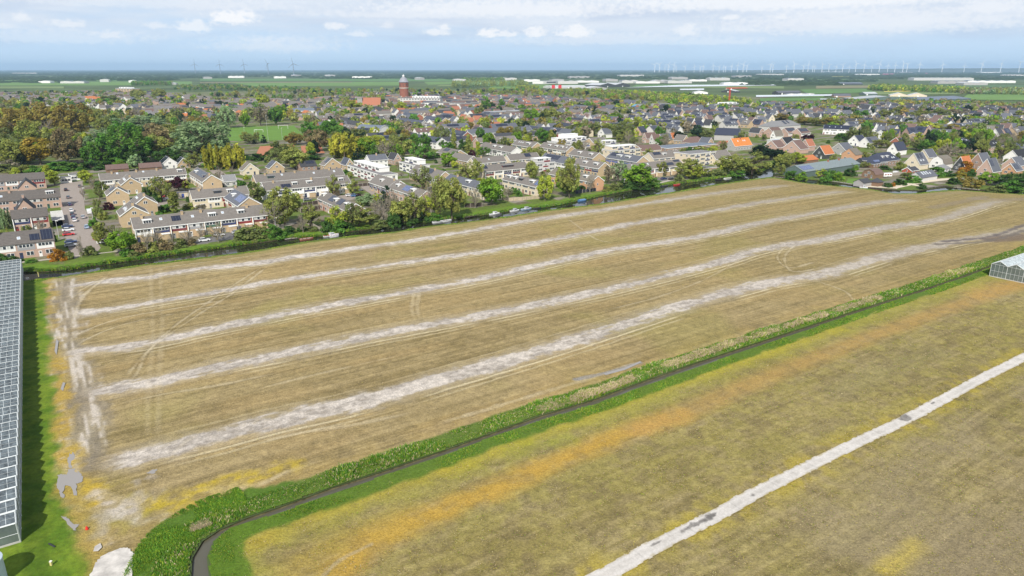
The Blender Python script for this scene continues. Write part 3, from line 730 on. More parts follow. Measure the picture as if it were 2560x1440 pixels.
# ------------------------------------------------------------------ building kit
WALLS = {'tan': (.45, .34, .215), 'cream': (.62, .54, .41), 'white': (.74, .73, .70), 'pink': (.44, .31, .25), 'brown': (.30, .21, .16), 'red': (.33, .135, .085), 'grey': (.36, .35, .34), 'orange': (.50, .29, .17), 'dark': (.06, .065, .065),
         'green': (.10, .14, .13), 'palegrey': (.52, .51, .49), 'wood': (.20, .125, .08), 'redwood': (.40, .10, .05)}
ROOFS = {'greybrown': (.185, .168, .152), 'dark': (.062, .064, .072), 'darkbrown': (.125, .112, .102), 'slate': (.12, .128, .15), 'navy': (.048, .056, .085), 'orange': (.46, .165, .065), 'brick': (.36, .145, .085), 'brown': (.165, .11, .095), 'thatch': (.19, .17, .14), 'grey': (.235, .235, .24), 'blue': (.16, .19, .24),
         'felt': (.20, .195, .195), 'black': (.03, .032, .037), 'palemetal': (.45, .48, .50), 'greenmetal': (.20, .24, .25), 'brightorange': (.60, .215, .06), 'white': (.54, .56, .58), 'teal': (.16, .38, .52)}
def wallm(k): return mat('wall_' + k, WALLS[k], .9, .10, 1.1, rand=.05)
def roofm(k): return stripes_mat('roof_' + k, ROOFS[k], tuple(c * .72 for c in ROOFS[k]), .42, 2, .8, .16, .22, rand=.06, spec=.25)
trim_w = mat('white_paint', (.80, .80, .78), .55, .04, .6)
trim_d = mat('dark_paint', (.05, .05, .055), .5, .08, .6)
glass_m = mat('window_glass', (.045, .055, .068), .12, .35, .35, spec=.6)
blind_m = mat('pale_blind', (.50, .50, .48), .6, .15, .5)
solar_m = stripes_mat('solar_cells', (.022, .026, .045), (.10, .11, .13), 1.05, 0, .25, .1, .06, spec=.6)
solar_b = stripes_mat('blue_solar_cells', (.07, .10, .22), (.42, .46, .55), 1.05, 0, .25, .1, .08, spec=.6)
lead_m = mat('grey_lead', (.22, .22, .225), .7, .1, 1)
PANELS = {k: mat('panel_' + k, c, .7, .06, .8) for k, c in {'white': (.74, .74, .72), 'navy': (.035, .045, .11), 'red': (.20, .03, .03), 'grey': (.30, .30, .31), 'black': (.035, .035, .04), 'green': (.05, .12, .08), 'cream': (.60, .53, .36), 'wine': (.15, .035, .04), 'blue': (.06, .09, .30)}.items()}
chim_m = wallm('tan')
MESH = {}
def cached(key, fn):
    if key not in MESH: MESH[key] = fn()
    return MESH[key]
def put(name, me, parent, loc=(0, 0, 0), rot=(0, 0, 0)):
    o = bpy.data.objects.new(name, me); o.location = loc; o.rotation_euler = rot
    return link(o, parent)

def window_mesh(w, h, n=2, frame='w', blind=0):
    def mk():
        b = MB(); b.box(-w / 2, w / 2, -.05, .03, 0, h, 0)
        pw = w / n
        for i in range(n): b.box(-w / 2 + i * pw + .09, -w / 2 + (i + 1) * pw - .09, -.062, -.04, .1, h - .1, 2 if (blind and (i + blind) % 2) else 1)
        return b.data('window', [trim_w if frame == 'w' else trim_d, glass_m, blind_m])
    return cached(('win', w, h, n, frame, blind), mk)
def door_mesh(col): 
    return cached(('door', col), lambda: MB().box(-.5, .5, -.06, .02, 0, 2.1, 0).box(-.3, .3, -.07, -.05, 1.2, 1.85, 1).data('door', [PANELS[col], glass_m]))
def panel_mesh(w, h, col): return cached(('pan', round(w, 1), h, col), lambda: MB().box(-w / 2, w / 2, -.035, .02, 0, h, 0).data('facade_panel', PANELS[col]))
def chimney_mesh(k='tan'): return cached(('chim', k), lambda: MB().box(-.45, .45, -.35, .35, -1.0, 1.25, 0).box(-.52, .52, -.42, .42, 1.25, 1.38, 1).box(-.15, .15, -.15, .15, 1.38, 1.6, 1).data('chimney', [wallm(k), lead_m]))
def dormer_mesh(w, col='white', deep=2.6):
    def mk():
        b = MB(); b.box(-w / 2, w / 2, 0, deep, 0, 1.45, 0).box(-w / 2 - .2, w / 2 + .2, -.22, deep, 1.45, 1.66, 2)
        n = max(2, int(w / .9)); pw = (w - .3) / n
        for i in range(n): b.box(-w / 2 + .15 + i * pw + .07, -w / 2 + .15 + (i + 1) * pw - .07, -.03, .02, .35, 1.3, 1)
        return b.data('dormer', [trim_w if col == 'white' else PANELS[col], glass_m, trim_w if col == 'white' else lead_m])
    return cached(('dorm', w, col, deep), mk)
def skylight_mesh(): return cached('skyl', lambda: MB().box(-.5, .5, -.65, .65, 0, .12, 0).box(-.4, .4, -.55, .55, .12, .135, 1).data('skylight', [trim_w, mat('skylight_glass', (.42, .48, .55), .15, .2, .5, spec=.6)]))
def solar_mesh(w, h, blue=0): return cached(('sol', round(w, 1), round(h, 1), blue), lambda: MB().box(-w / 2, w / 2, -h / 2, h / 2, .05, .12, 0).data('solar_panel', solar_b if blue else solar_m))

FOOT = []             # footprints (x, y, r) already built on
def occupy(p, q, r, D=0):
    n = max(1, int((Vector(q) - Vector(p)).length / 5))
    for i in range(n + 1):
        t = i / n; FOOT.append((p[0] * (1 - t) + q[0] * t, p[1] * (1 - t) + q[1] * t, r))
def is_free(x, y, r):
    return all((x - a) ** 2 + (y - b) ** 2 > (r + c) ** 2 for a, b, c in FOOT)

def gable_body(ridge, L, D, E, Rz, over=.35, z0=0.0, hip=0.0, asym=0.5, gambrel=False):
    """Wall, roof and white verge as mesh builders in local axes (x along the front, y inwards)."""
    wall, roof, trim = MB(), MB(), MB()
    span, length, ax = (D, L, 'x') if ridge == 'x' else (L, D, 'y')
    m_ = span * asym
    s1 = (Rz - E) / m_; s2 = (Rz - E) / (span - m_)
    if hip > 0:
        wall.box(0, L, 0, D, z0, E, 0)
        o = over
        def P(a, b, z): return (a, b, z) if ridge == 'x' else (b, a, z)
        c = [P(-o, -o, E), P(length + o, -o, E), P(length + o, span + o, E), P(-o, span + o, E), P(hip, m_, Rz), P(length - hip, m_, Rz)]
        roof.poly(c, [(0, 1, 5, 4), (2, 3, 4, 5), (1, 2, 5), (3, 0, 4), (0, 3, 2, 1)], 0)
        trim.box(-o - .02, L + o + .02, -o - .02, D + o + .02, E - .22, E - .02, 0)
        return wall, roof, trim
    if gambrel:
        km, kz = span * .16, E + (Rz - E) * .62
        prof = [(0, z0), (span, z0), (span, E), (span - km, kz), (m_, Rz), (km, kz), (0, E)]
        wall.prism(prof, 0, length, 0, ax)
        pts = [(-over * .4, E - .35), (km, kz), (m_, Rz), (span - km, kz), (span + over * .4, E - .35)]
    else:
        prof = [(0, z0), (span, z0), (span, E), (m_, Rz), (0, E)]
        wall.prism(prof, 0, length, 0, ax)
        pts = [(-over, E - over * s1), (m_, Rz), (span + over, E - over * s2)]
    for (a, za), (b, zb) in zip(pts[:-1], pts[1:]):
        roof.prism([(a, za + .03), (b, zb + .03), (b, zb + .22), (a, za + .22)], -.22, length + .22, 0, ax)
    for x0, x1 in ((-.30, -.222), (length + .222, length + .30)):
        for (a, za), (b, zb) in zip(pts[:-1], pts[1:]):
            trim.prism([(a, za - .16), (b, zb - .16), (b, zb + .26), (a, za + .26)], x0, x1, 0, ax)
    for (a, za), sg in ((pts[0], -1), (pts[-1], 1)):
        y0, y1 = (a - .10, a - .005) if sg < 0 else (a + .005, a + .10)
        if ax == 'x': trim.box(-.22, length + .22, y0, y1, za - .06, za + .22, 0)
        else: trim.box(y0, y1, -.22, length + .22, za - .06, za + .22, 0)
    return wall, roof, trim

def frame_of(A, B, E, facing):
    pA, pB = at(A[0], A[1], E), at(B[0], B[1], E)
    xd = {'w': U, 'u': -W}.get(facing)
    if xd is None: xd = (pB - pA); xd.z = 0; xd = xd.normalized()
    L = abs((pB - pA).dot(xd)); L = max(L, 3.0)
    o = (pA + pB) / 2 - xd * L / 2; o.z = 0
    yd = Vector((-xd.y, xd.x, 0))
    return o, xd, yd, L, math.atan2(xd.y, xd.x)

BUILT = []
def house(name, label, A, B, facing='w', D=9.0, E=5.2, Rz=8.6, ridge='x', wall='tan', roof='greybrown', cat='house', group=None, **k):
    o, xd, yd, L, rz = frame_of(A, B, E, facing)
    root = empty(name, o, rz); tag(root, label, cat, group); BUILT.append((label, L))
    occupy(o + yd * D / 2, o + xd * L + yd * D / 2, D * .55 + .5)
    hip = k.get('hip', 0)
    wb, rb, tb = gable_body(ridge, L, D, E, Rz, k.get('over', .35), 0, hip, k.get('asym', .5), k.get('gambrel', False))
    wb.build('wall', wallm(wall), root)
    rf = rb.build('roof', roofm(roof), root)
    if k.get('trim', 'w'): tb.build('verge_board', trim_w if k.get('trim', 'w') == 'w' else trim_d, root)
    span = D if ridge == 'x' else L
    length = L if ridge == 'x' else D
    s = (Rz - E) / (span / 2); sl = math.atan(s)
    def on_roof(t, f, side=0, lift=.24):
        """Point on the roof slope: t along the ridge 0..1, f up the slope 0..1; side 0 is the first slope."""
        y = f * span / 2 if side == 0 else span - f * span / 2
        z = E + (y if side == 0 else span - y) * s + lift
        return (t * length, y, z) if ridge == 'x' else (y, t * length, z)
    def slope_rot(side=0):
        if ridge == 'x': return (sl if side == 0 else -sl, 0, 0)
        return (0, -sl if side == 0 else sl, 0)
    if not k.get('plain'):
        for t in k.get('chim', ()):
            p = on_roof(t, .86 if ridge == 'x' else 1.0); put('chimney', chimney_mesh(k.get('chimk', wall if wall in ('tan', 'pink', 'brown', 'red') else 'tan')), rf, p)
        for d in k.get('dorm', ()):
            t, w, c = (d + (2.4, 'white'))[:3] if isinstance(d, tuple) and len(d) == 1 else (d if isinstance(d, tuple) else (d, 2.4, 'white'))
            p = on_roof(t, k.get('dormf', .36))
            if ridge == 'x': put('dormer', dormer_mesh(w, c), rf, (p[0], p[1], p[2] - .3))
            else: put('dormer', dormer_mesh(w, c), rf, (p[0], p[1], p[2] - .3), (0, 0, R(-90)))
        for t in k.get('sky', ()):
            tt, f, sd = (t if isinstance(t, tuple) else (t, .6, 0))
            put('skylight', skylight_mesh(), rf, on_roof(tt, f, sd), slope_rot(sd))
        for sgl in k.get('sol', ()):
            t0, t1, f0, f1 = sgl[:4]; sd = sgl[4] if len(sgl) > 4 else 0; bl = sgl[5] if len(sgl) > 5 else 0
            w_, h_ = (t1 - t0) * length, (f1 - f0) * span / 2 / math.cos(sl)
            r_ = slope_rot(sd)
            if ridge == 'x': put('solar_panel', solar_mesh(w_, h_, bl), rf, on_roof((t0 + t1) / 2, (f0 + f1) / 2, sd), r_)
            else: put('solar_panel', solar_mesh(h_, w_, bl), rf, on_roof((t0 + t1) / 2, (f0 + f1) / 2, sd), r_)
    # fronts
    st = k.get('style', 'terrace'); pan = k.get('panels')
    wn = k.get('frame', 'w')
    hr = random.Random(label)
    def front(L_, org, rot, style):
        c, sn = math.cos(rot), math.sin(rot)
        def P(x, z, off=0.0): return (org[0] + c * x + sn * off, org[1] + sn * x - c * off, z)
        if style == 'terrace':
            n = max(1, round(L_ / 6.3)); uw_ = L_ / n
            for i in range(n):
                cx = (i + .5) * uw_
                if pan:
                    put('facade_panel', panel_mesh(uw_ - .5, 2.35, pan[i % len(pan)]), root, P(cx, E - 2.5), (0, 0, rot))
                put('window', window_mesh(round(uw_ - 1.5, 1), 1.15, 4, wn, hr.choice((0, 0, 1))), root, P(cx, E - 1.55, .05), (0, 0, rot))
                put('window', window_mesh(2.2, 1.5, 2, wn), root, P(cx + uw_ * .14, .9, .04), (0, 0, rot))
                put('door', door_mesh(hr.choice(('navy', 'white', 'red', 'green', 'grey'))), root, P(cx - uw_ * .33, 0.05), (0, 0, rot))
                if k.get('porch'):
                    put('porch', cached(('porch', wall), lambda: MB().box(-1.4, 1.4, -1.7, 0, 0, 2.5, 0).box(-1.55, 1.55, -1.85, 0, 2.5, 2.72, 1).data('porch', [wallm('tan'), trim_w])), root, P(cx + uw_ * .18, 0, .01), (0, 0, rot))
                if k.get('fins'):
                    put('party_wall', cached(('fin', E), lambda: MB().box(-.14, .14, -.55, 0, 0, E - .1, 0).data('party_wall', trim_w)), root, P(i * uw_ + .14, 0, .0), (0, 0, rot))
        elif style == 'cottage':
            n = max(1, round(L_ / 3.6))
            for i in range(n):
                cx = (i + .5) * L_ / n
                put('window', window_mesh(1.5, 1.4, 2, wn), root, P(cx, .9, .03), (0, 0, rot))
                if E > 4.6: put('window', window_mesh(1.4, 1.2, 2, wn), root, P(cx, E - 1.7, .03), (0, 0, rot))
        elif style == 'gable':
            if L_ > 4:
                put('window', window_mesh(1.8, 1.4, 2, wn), root, P(L_ * .3, 1.0, .03), (0, 0, rot)); put('door', door_mesh(hr.choice(('white', 'grey', 'navy'))), root, P(L_ * .72, .05), (0, 0, rot))
                put('window', window_mesh(1.6, 1.3, 2, wn), root, P(L_ * .5, min(E + .1, Rz - 2.6), .03), (0, 0, rot))
    if st:
        front(L, (0, 0), 0, st if ridge == 'x' else k.get('gstyle', 'gable'))
        if k.get('side', True) and ridge == 'y' and st != 'plain' : front(D, (0, D), R(-90), 'terrace' if st == 'terrace' else 'cottage')
        if ridge == 'x' and k.get('gwin', True) and st != 'plain':
            put('window', window_mesh(.9, 1.3, 1, wn), root, (L + .04, D * .5, E * .5 + .5), (0, 0, R(90)))
            put('window', window_mesh(.9, 1.3, 1, wn), root, (-.04, D * .5, E * .5 + .5), (0, 0, R(-90)))
    return root

def flat_block(name, label, A, B, facing, D, H, wall='white', tiers=(), bands=2, panel='navy', cat='house', group=None, roof='felt'):
    """Flat-roofed row with bands of windows; tiers are set-back upper floors (x0, x1, y0, height)."""
    o, xd, yd, L, rz = frame_of(A, B, H, facing)
    root = empty(name, o, rz); tag(root, label, cat, group); BUILT.append((label, L))
    occupy(o + yd * D / 2, o + xd * L + yd * D / 2, D * .55 + .5)
    MB().box(0, L, 0, D, 0, H).build('wall', wallm(wall), root)
    MB().box(-.3, L + .3, -.3, D + .3, H + .003, H + .3, 1).box(.1, L - .1, .1, D - .1, H + .3, H + .34, 0).build('roof', [roofm(roof), trim_w], root)
    def wins(x0, x1, y, zb, n):
        uw_ = (x1 - x0) / n
        for i in range(n):
            cx = x0 + (i + .5) * uw_
            put('window', window_mesh(round(max(uw_ - 1.2, 1), 1), 1.3, 3, 'w', i % 2), root, (cx, y - .04, zb + 1.0))
            if i % 2: put('facade_panel', panel_mesh(max(uw_ - .8, .8), .85, panel), root, (cx, y, zb + .1))
    n = max(1, round(L / 5.5))
    for b in range(bands): wins(0, L, 0, b * H / bands + .1, n)
    for i in range(max(1, int(D / 5))):
        put('window', window_mesh(1.6, 1.3, 2), root, (L + .04, (i + .5) * 5 if D > 5 else D / 2, H - 1.8), (0, 0, R(90)))
        put('window', window_mesh(1.6, 1.3, 2), root, (-.04, (i + .5) * 5 if D > 5 else D / 2, H - 1.8), (0, 0, R(-90)))
    for (t0, t1, y0, h) in tiers:
        MB().box(t0 * L, t1 * L, y0, D - .2, H + .345, H + h, 0).box(t0 * L - .25, t1 * L + .25, y0 - .25, D + .05, H + h + .003, H + h + .28, 1).build('upper_floor', [wallm(wall), trim_w], root)
        wins(t0 * L + .2, t1 * L - .2, y0, H + .3, max(1, round((t1 - t0) * L / 5.5)))
    return root
# ------------------------------------------------------------------ the village, house by house
def village():
    h, fb = house, flat_block
    T, G, V, S = 'terraced_house', 'gabled_house', 'detached_house', 'shed'
    br = dict(wall='pink', trim='', frame='w'); bd = dict(br, roof='darkbrown')
    # brick rows left of the street
    h(T, 'brick row at the canal corner with two dark solar fields on its roof', (-62, 622), (135, 600), 'w', 10.5, 5.4, 8.8, **bd, sol=[(.69, .82, .12, .62), (.84, .99, .08, .9)], chim=(.3,), sky=((.55, .4, 0),), panels=['grey', 'white'])
    h(T, 'short brick row with one navy and one red upper front', (30, 547), (120, 540.5), 'w', 9, 5.4, 8.2, **bd, panels=['navy', 'red'], fins=True)
    h(G, 'brick house with a steep dark ribbed roof, nearer the canal of two', (38, 529), (88, 524), 'w', 13, 3.4, 8.2, 'y', roof='dark', **br, sky=((.2, .55, 0),), chim=(.5,))
    h(T, 'brick row with a white box dormer above the street', (-60, 505), (152, 495), 'w', 10, 5.2, 8.6, **bd, dorm=[(.88, 3.2, 'white')], chim=(.4,), sky=((.3, .5, 0),))
    h(G, 'brick house with a low dark roof in the middle court of the brick rows', (45, 473), (90, 468), 'w', 12, 3.4, 7.6, 'y', roof='dark', **br)
    h(T, 'brick row ending in a red panel, nearest the park', (-60, 461), (112, 444), 'w', 9, 5.4, 8.4, **bd, panels=['grey', 'grey', 'white', 'grey', 'red'])
    fb('garage', 'white garage block with a pale door at the end of the street', (150, 446), (178, 443.5), 'w', 6, 3, 'white', (), 1, cat='garage')
    fb('garage', 'white flat house with solar rows on top beside the street end', (173, 440), (203, 437), 'w', 7, 3, 'white', (), 1, cat='garage')
    # stepped court of gabled houses
    g4 = dict(wall='tan', chim=(.1,), style='gable', side=False)
    h(G, 'tan gabled house with white roof strips, nearest the canal of the stepped four', (300, 538), (372, 535), 'w', 13, 5.2, 8.7, 'y', roof='greybrown', sky=[(.15 + .12 * i, .45 + .1 * (i % 2), 0) for i in range(5)], **g4)
    h(G, 'tan gabled house standing farthest right of the stepped four', (334, 511), (394, 509), 'w', 13, 5.6, 8.9, 'y', sky=[(.5, .5, 0), (.65, .5, 0), (.8, .5, 0)], **g4)
    h(G, 'tan gabled house with a dark roof window, left side of the stepped four', (268, 488), (322, 484.5), 'w', 12, 5.4, 8.8, 'y', sol=[(.2, .6, .35, .8)], **g4)
    h(G, 'tan gabled house at the back of the stepped four', (303, 461.5), (353, 459), 'w', 14, 5.4, 8.8, 'y', sky=[(.2 + .14 * i, .5, 0) for i in range(5)], **g4)
    h(T, 'long tan row with deep white framed recesses behind the stepped houses', (250, 449), (470, 438), 'w', 9.5, 5.2, 8.4, wall='tan', chim=(.14, .42, .66), dorm=[(.93, 2.6, 'white')], sky=((.2, .8, 0), (.5, .8, 0)), panels=['white', 'cream', 'navy', 'cream', 'navy', 'white'], fins=True)
    h('barn', 'low barn with a plain brown roof under the park trees, left one', (266, 424), (322, 421), 'w', 9, 2.6, 5, wall='wood', roof='brown', trim='', style='plain', cat='barn')
    h('barn', 'low barn with a plain brown roof touching the white gable', (350, 420), (405, 416.5), 'w', 9, 2.6, 5, wall='wood', roof='brown', trim='', style='plain', cat='barn')
    h(G, 'white gabled house with two solar covered slopes by the park', (403, 411), (446, 409), 'w', 12, 3.2, 7.4, 'y', wall='white', roof='slate', sol=[(.05, .95, .1, .9)], style='gable')
    h(G, 'small grey gabled house covered in panels beside the white gable', (444, 410), (476, 408), 'w', 9, 3.2, 7.0, 'y', wall='tan', roof='slate', sol=[(.05, .95, .1, .9)], style='gable')
    h(T, 'white fronted row with solar roof beside the parking court', (475, 434), (504, 455.5), 'u', 10, 5.2, 8.6, wall='tan', panels=['white'], sol=[(.1, .8, .3, .9)], dorm=[(.25, 2.2, 'white'), (.8, 2.4, 'navy')], chim=(.95,))
    h(T, 'long grey roofed row along the canal road with panels in seven colours', (335, 573), (669, 537.5), 'w', 10, 5.4, 8.9, wall='tan', panels=['white', 'navy', 'wine', 'grey', 'green', 'navy', 'red', 'wine'], fins=True, porch=True, dorm=[(.10, 3.0, 'white'), (.575, 2.8, 'white'), (.80, 2.6, 'white')], chim=(.07, .36, .5, .86), sol=[(.275, .34, .3, .75)], sky=((.2, .6, 0), (.43, .55, 0), (.66, .6, 0)))
    h(T, 'tan row with dark and white dormers behind the long canal road row', (482, 498), (622, 484), 'w', 9, 5.2, 8.5, wall='cream', panels=['cream', 'white', 'red', 'white'], dorm=[(.45, 3.2, 'black'), (.68, 2.8, 'white')], chim=(.15, .8))
    h(T, 'white sided house row with blue solar panels on its slope', (568, 493), (588, 516), 'u', 10, 5.2, 8.6, wall='tan', roof='slate', panels=['white', 'red', 'white'], sol=[(.55, .95, .25, .9, 0, 1)], dorm=[(.3, 2.2, 'white')])
    h(T, 'long white and navy fronted row in front of its twin', (663, 477), (876, 457.5), 'w', 9.5, 5.4, 8.8, wall='white', panels=['white', 'navy', 'white', 'navy', 'white', 'white', 'cream', 'white'], porch=True, fins=True, dorm=[(.35, 2.6, 'white'), (.52, 2.8, 'white'), (.9, 2.8, 'white')], chim=(.12, .56), sol=[(.19, .3, .12, .55)])
    h(T, 'long grey roofed row close behind the white and navy row', (640, 456), (862, 438), 'w', 9.5, 5.4, 8.8, wall='tan', dorm=[(.17, 3.4, 'green')], chim=(.12, .45, .85), sky=((.2, .5, 0), (.3, .7, 0), (.66, .6, 0), (.9, .6, 0)))
    h(T, 'tan row running down to the canal with two white dormers and a red one', (793, 496), (869, 527.5), 'u', 8.5, 5.0, 7.8, wall='pink', dorm=[(.06, 2.4, 'white'), (.5, 2.4, 'white'), (.86, 3.0, 'white')], sol=[(.3, .46, .2, .9), (.58, .72, .2, .9)])
    h(V, 'white house with a dark roof and grey flat wing beside the white terraces', (926, 402), (968, 398), 'w', 9, 5.4, 8.6, wall='white', roof='slate', style='cottage', chim=(.5,))
    fb('terraced_house', 'white flat roofed terrace with wine red panels stepping down its lane', (877, 413), (945, 440), 'u', 10, 5.4, 'white', ((.05, .8, 3.5, 2.9),), 2, 'wine')
    fb('terraced_house', 'white flat roofed terrace uphill of a grey roofed wing, second from the lane', (1000, 405), (1040, 416.5), 'u', 9, 5.4, 'white', ((.1, .8, 3, 2.9),), 2, 'navy')
    h(T, 'grey roofed end of the white terrace with navy gable fronts', (928, 455), (972, 474), 'u', 11, 4.4, 8.2, wall='tan', panels=['navy'], dorm=[(.4, 2.4, 'white')], chim=(.8,))
    h(T, 'grey roofed row with navy gable fronts right of the bright round trees', (1024, 430), (1090, 449), 'u', 11, 4.4, 8.4, wall='tan', panels=['navy', 'white'], dorm=[(.3, 2.4, 'white')], chim=(.2, .7), sol=[(.45, .7, .4, .9)])
    h(V, 'house with brown brick gable and dark roof behind the white terraces', (985, 399), (1004, 398), 'w', 11, 4, 8, 'y', wall='pink', roof='dark', style='gable')
    h(V, 'tan house with a black window band in its gable near the willow', (808, 413), (856, 412), 'w', 9, 3.6, 8, 'y', wall='tan', sol=[(.1, .6, .3, .9)], style='gable')
    h(V, 'small tan house with solar roof and white bay beside the lawn', (674, 421), (710, 418), 'w', 9, 4, 8, 'y', wall='tan', roof='slate', sol=[(.1, .8, .2, .9)], style='gable')
    h(V, 'cream cottage overgrown with climbing plants beside the lawn', (606, 426), (648, 424), 'w', 9, 3.2, 7.4, 'y', wall='cream', roof='thatch', style='gable')
    h(V, 'low dark house with black solar panels behind the airy lime tree', (752, 417), (792, 414), 'w', 8, 3, 6, wall='brown', roof='dark', sol=[(.4, .9, .4, .9)], style='cottage', trim='')
    h(V, 'house with a dark solar roof facing the turquoise tarpaulin', (866, 413), (884, 411), 'w', 10, 4, 8, 'y', wall='tan', roof='slate', sol=[(.1, .9, .1, .9)], style='gable')
    h(V, 'pale grey house among the trees left of the long tan rows', (560, 454), (592, 452), 'w', 9, 3, 6, wall='palegrey', roof='grey', style='cottage')
    # rows between the trees on the canal
    h(T, 'cream row with a white box dormer half hidden by canal trees', (1128, 448), (1200, 481), 'u', 8.5, 5.0, 7.8, wall='cream', roof='slate', dorm=[(.5, 3.4, 'white'), (.8, 2.6, 'white')], chim=(.2,))
    h(T, 'pink row with bare branches before it, half hidden left of the cream row', (982, 468), (1036, 495), 'u', 8.5, 5.0, 7.8, wall='pink', dorm=[(.2, 2.4, 'white'), (.7, 2.6, 'white')], sol=[(.4, .6, .2, .9, 0, 1)])
    h(T, 'cream row with three large dormers behind the canal lawn', (1250, 449), (1346, 467), 'u', 8.5, 5.0, 7.8, wall='cream', dorm=[(.12, 3.0, 'white'), (.3, 2.6, 'white'), (.48, 3.2, 'black'), (.8, 3.4, 'white')], sol=[(.9, .99, .2, .8, 0, 1)])
    h(T, 'orange brick ended row beside the canal lawn', (1377, 434), (1474, 456), 'u', 9, 5.2, 8.2, wall='orange', roof='thatch', dorm=[(.4, 2.6, 'black'), (.62, 2.6, 'black'), (.8, 3, 'white')])
    h(T, 'cream gabled row with a long red dormer left of the tall olive tree', (1215, 430), (1320, 419), 'w', 9, 5.2, 8.4, wall='cream', panels=['wine', 'white', 'navy'], dorm=[(.55, 8, 'wine')], sol=[(.02, .1, .4, .9)], fins=True)
    h(T, 'grey roofed row peeping over the long red dormer', (1190, 410), (1262, 402), 'w', 9, 5.4, 8.6, wall='cream', chim=(.3,), sky=((.5, .5, 0),))
    fb('terraced_house', 'flat roofed house with red brick panels between grey roofs', (1345, 410), (1384, 405), 'w', 9, 5.6, 'palegrey', ((.1, .9, 2.5, 2.6),), 2, 'red')
    h(T, 'row with a white balcony band and solar strip right of the red brick panels', (1366, 397), (1400, 412), 'u', 10, 4.8, 8.6, wall='white', roof='slate', sol=[(.1, .6, .3, .9)])
    h(T, 'row with navy, green and red panels under two white dormers', (1439, 409), (1486, 422.5), 'u', 10, 5.2, 8.6, wall='tan', panels=['navy', 'green', 'red'], dorm=[(.4, 3.2, 'white'), (.8, 3.6, 'white')])
    h(T, 'long cream row with dark panels behind the round green tree', (1560, 430), (1707, 413), 'w', 9.5, 5.2, 8.6, wall='cream', panels=['black', 'cream', 'wine', 'wine', 'grey'], fins=True, porch=True, sol=[(.7, .85, .2, .6), (.88, .98, .6, .9)], sky=((.2, .7, 0), (.45, .7, 0)))
    h(T, 'blue panelled row with a pair of joined white dormers', (1509, 394.5), (1598, 405), 'u', 11, 5.0, 8.4, wall='tan', roof='slate', panels=['blue', 'blue', 'white'], dorm=[(.35, 4.2, 'white'), (.62, 4.2, 'white')], sol=[(.05, .25, .4, .9)])
    h(T, 'row with a tall stair window in its tan gable behind the tall olive tree', (1425, 385.5), (1478, 396), 'u', 11, 5.0, 8.4, wall='tan', dorm=[(.35, 3, 'white'), (.8, 3, 'white')])
    h(T, 'row with three evenly spaced dormers and a dark end front', (1347, 367.5), (1417, 377.5), 'u', 10, 5.0, 8.4, wall='tan', panels=['white', 'white', 'black'], dorm=[(.3, 2.6, 'white'), (.55, 2.8, 'white'), (.75, 2.8, 'white')], sky=((.9, .6, 0),))
    h(T, 'row with four skylights and a white dormer uphill of the three dormer row', (1286, 360.5), (1323, 369), 'u', 11, 5.0, 8.4, wall='tan', panels=['cream', 'green'], sky=((.2, .6, 0), (.3, .6, 0), (.4, .6, 0)), dorm=[(.7, 4.5, 'white')])
    h(T, 'long row with a white and black front behind the slim poplars', (1200, 367.5), (1276, 381), 'u', 11, 5.0, 8.4, wall='white', panels=['black', 'white', 'grey'], dorm=[(.4, 2.6, 'white'), (.6, 2.6, 'white')], chim=(.2,))
    h(T, 'grey roofed row crossing behind the slim poplars', (1200, 357), (1290, 350), 'w', 10, 5.0, 8.4, wall='pink', sky=((.2, .5, 0), (.6, .5, 0)))
    h(T, 'grey roofed row at the foot of the tall stair window row', (1280, 402), (1345, 394), 'w', 9, 5.0, 8.4, wall='cream', sol=[(.55, .75, .3, .9)])
    h(V, 'tan house with twin shallow gables among shrubs left of the slim poplars', (1085, 381), (1140, 388), 'u', 12, 3.6, 7, wall='tan', roof='greybrown', sol=[(.2, .5, .4, .9)], style='cottage')
    h(V, 'tan house standing behind the twin gabled one', (1125, 395), (1168, 404), 'u', 10, 3.6, 7, wall='tan', roof='greybrown', style='cottage')
    fb('terraced_house', 'white and navy stacked flats with three set back storeys', (1388, 357), (1476, 351), 'w', 11, 5.6, 'white', ((.1, .95, 3, 2.9), (.3, .75, 5.5, 5.6)), 2, 'navy')
    fb('terraced_house', 'lower white balcony flats in front of the stacked flats', (1425, 362), (1476, 358), 'w', 6, 5.2, 'white', (), 2, 'blue')
    h(T, 'tan house with a large blank gable beside the stacked flats', (1485, 357), (1517, 354), 'w', 11, 6, 9.4, wall='tan', style='cottage')
    fb('terraced_house', 'pale flats with a glazed top storey right of the blank gable', (1516, 363), (1547, 360), 'w', 10, 5.2, 'palegrey', ((.1, .9, 2.5, 2.8),), 2, 'navy')
    fb('terraced_house', 'navy and white flats with a long upper balcony', (1532, 378), (1602, 372), 'w', 11, 5.4, 'cream', ((.05, .9, 3, 2.8),), 2, 'navy')
    h('school', 'low school wing with a dark mansard and four tall skylights', (1603, 378), (1655, 374), 'w', 12, 3.2, 7, wall='tan', roof='brown', gambrel=True, sky=[(.2, .35, 0), (.35, .35, 0), (.5, .35, 0), (.65, .35, 0)], style='cottage', cat='school')
    fb('school', 'long low school hall with a pale flat roof edge', (1655, 370), (1812, 362), 'w', 18, 3.6, 'brown', (), 1, 'grey', cat='school', roof='blue')
    h(T, 'cream house with a stepped white verge behind the dark panel row', (1634, 397), (1706, 390), 'w', 10, 5.6, 9.2, wall='cream', sol=[(.1, .35, .5, .95)], dorm=[(.45, 3.2, 'white')], sky=((.8, .5, 0),))
    fb('apartment_block', 'cream three storey flats with white balconies beside the canal', (1722, 386), (1792, 380.5), 'w', 14, 8.4, 'cream', (), 3, 'navy', cat='flats')
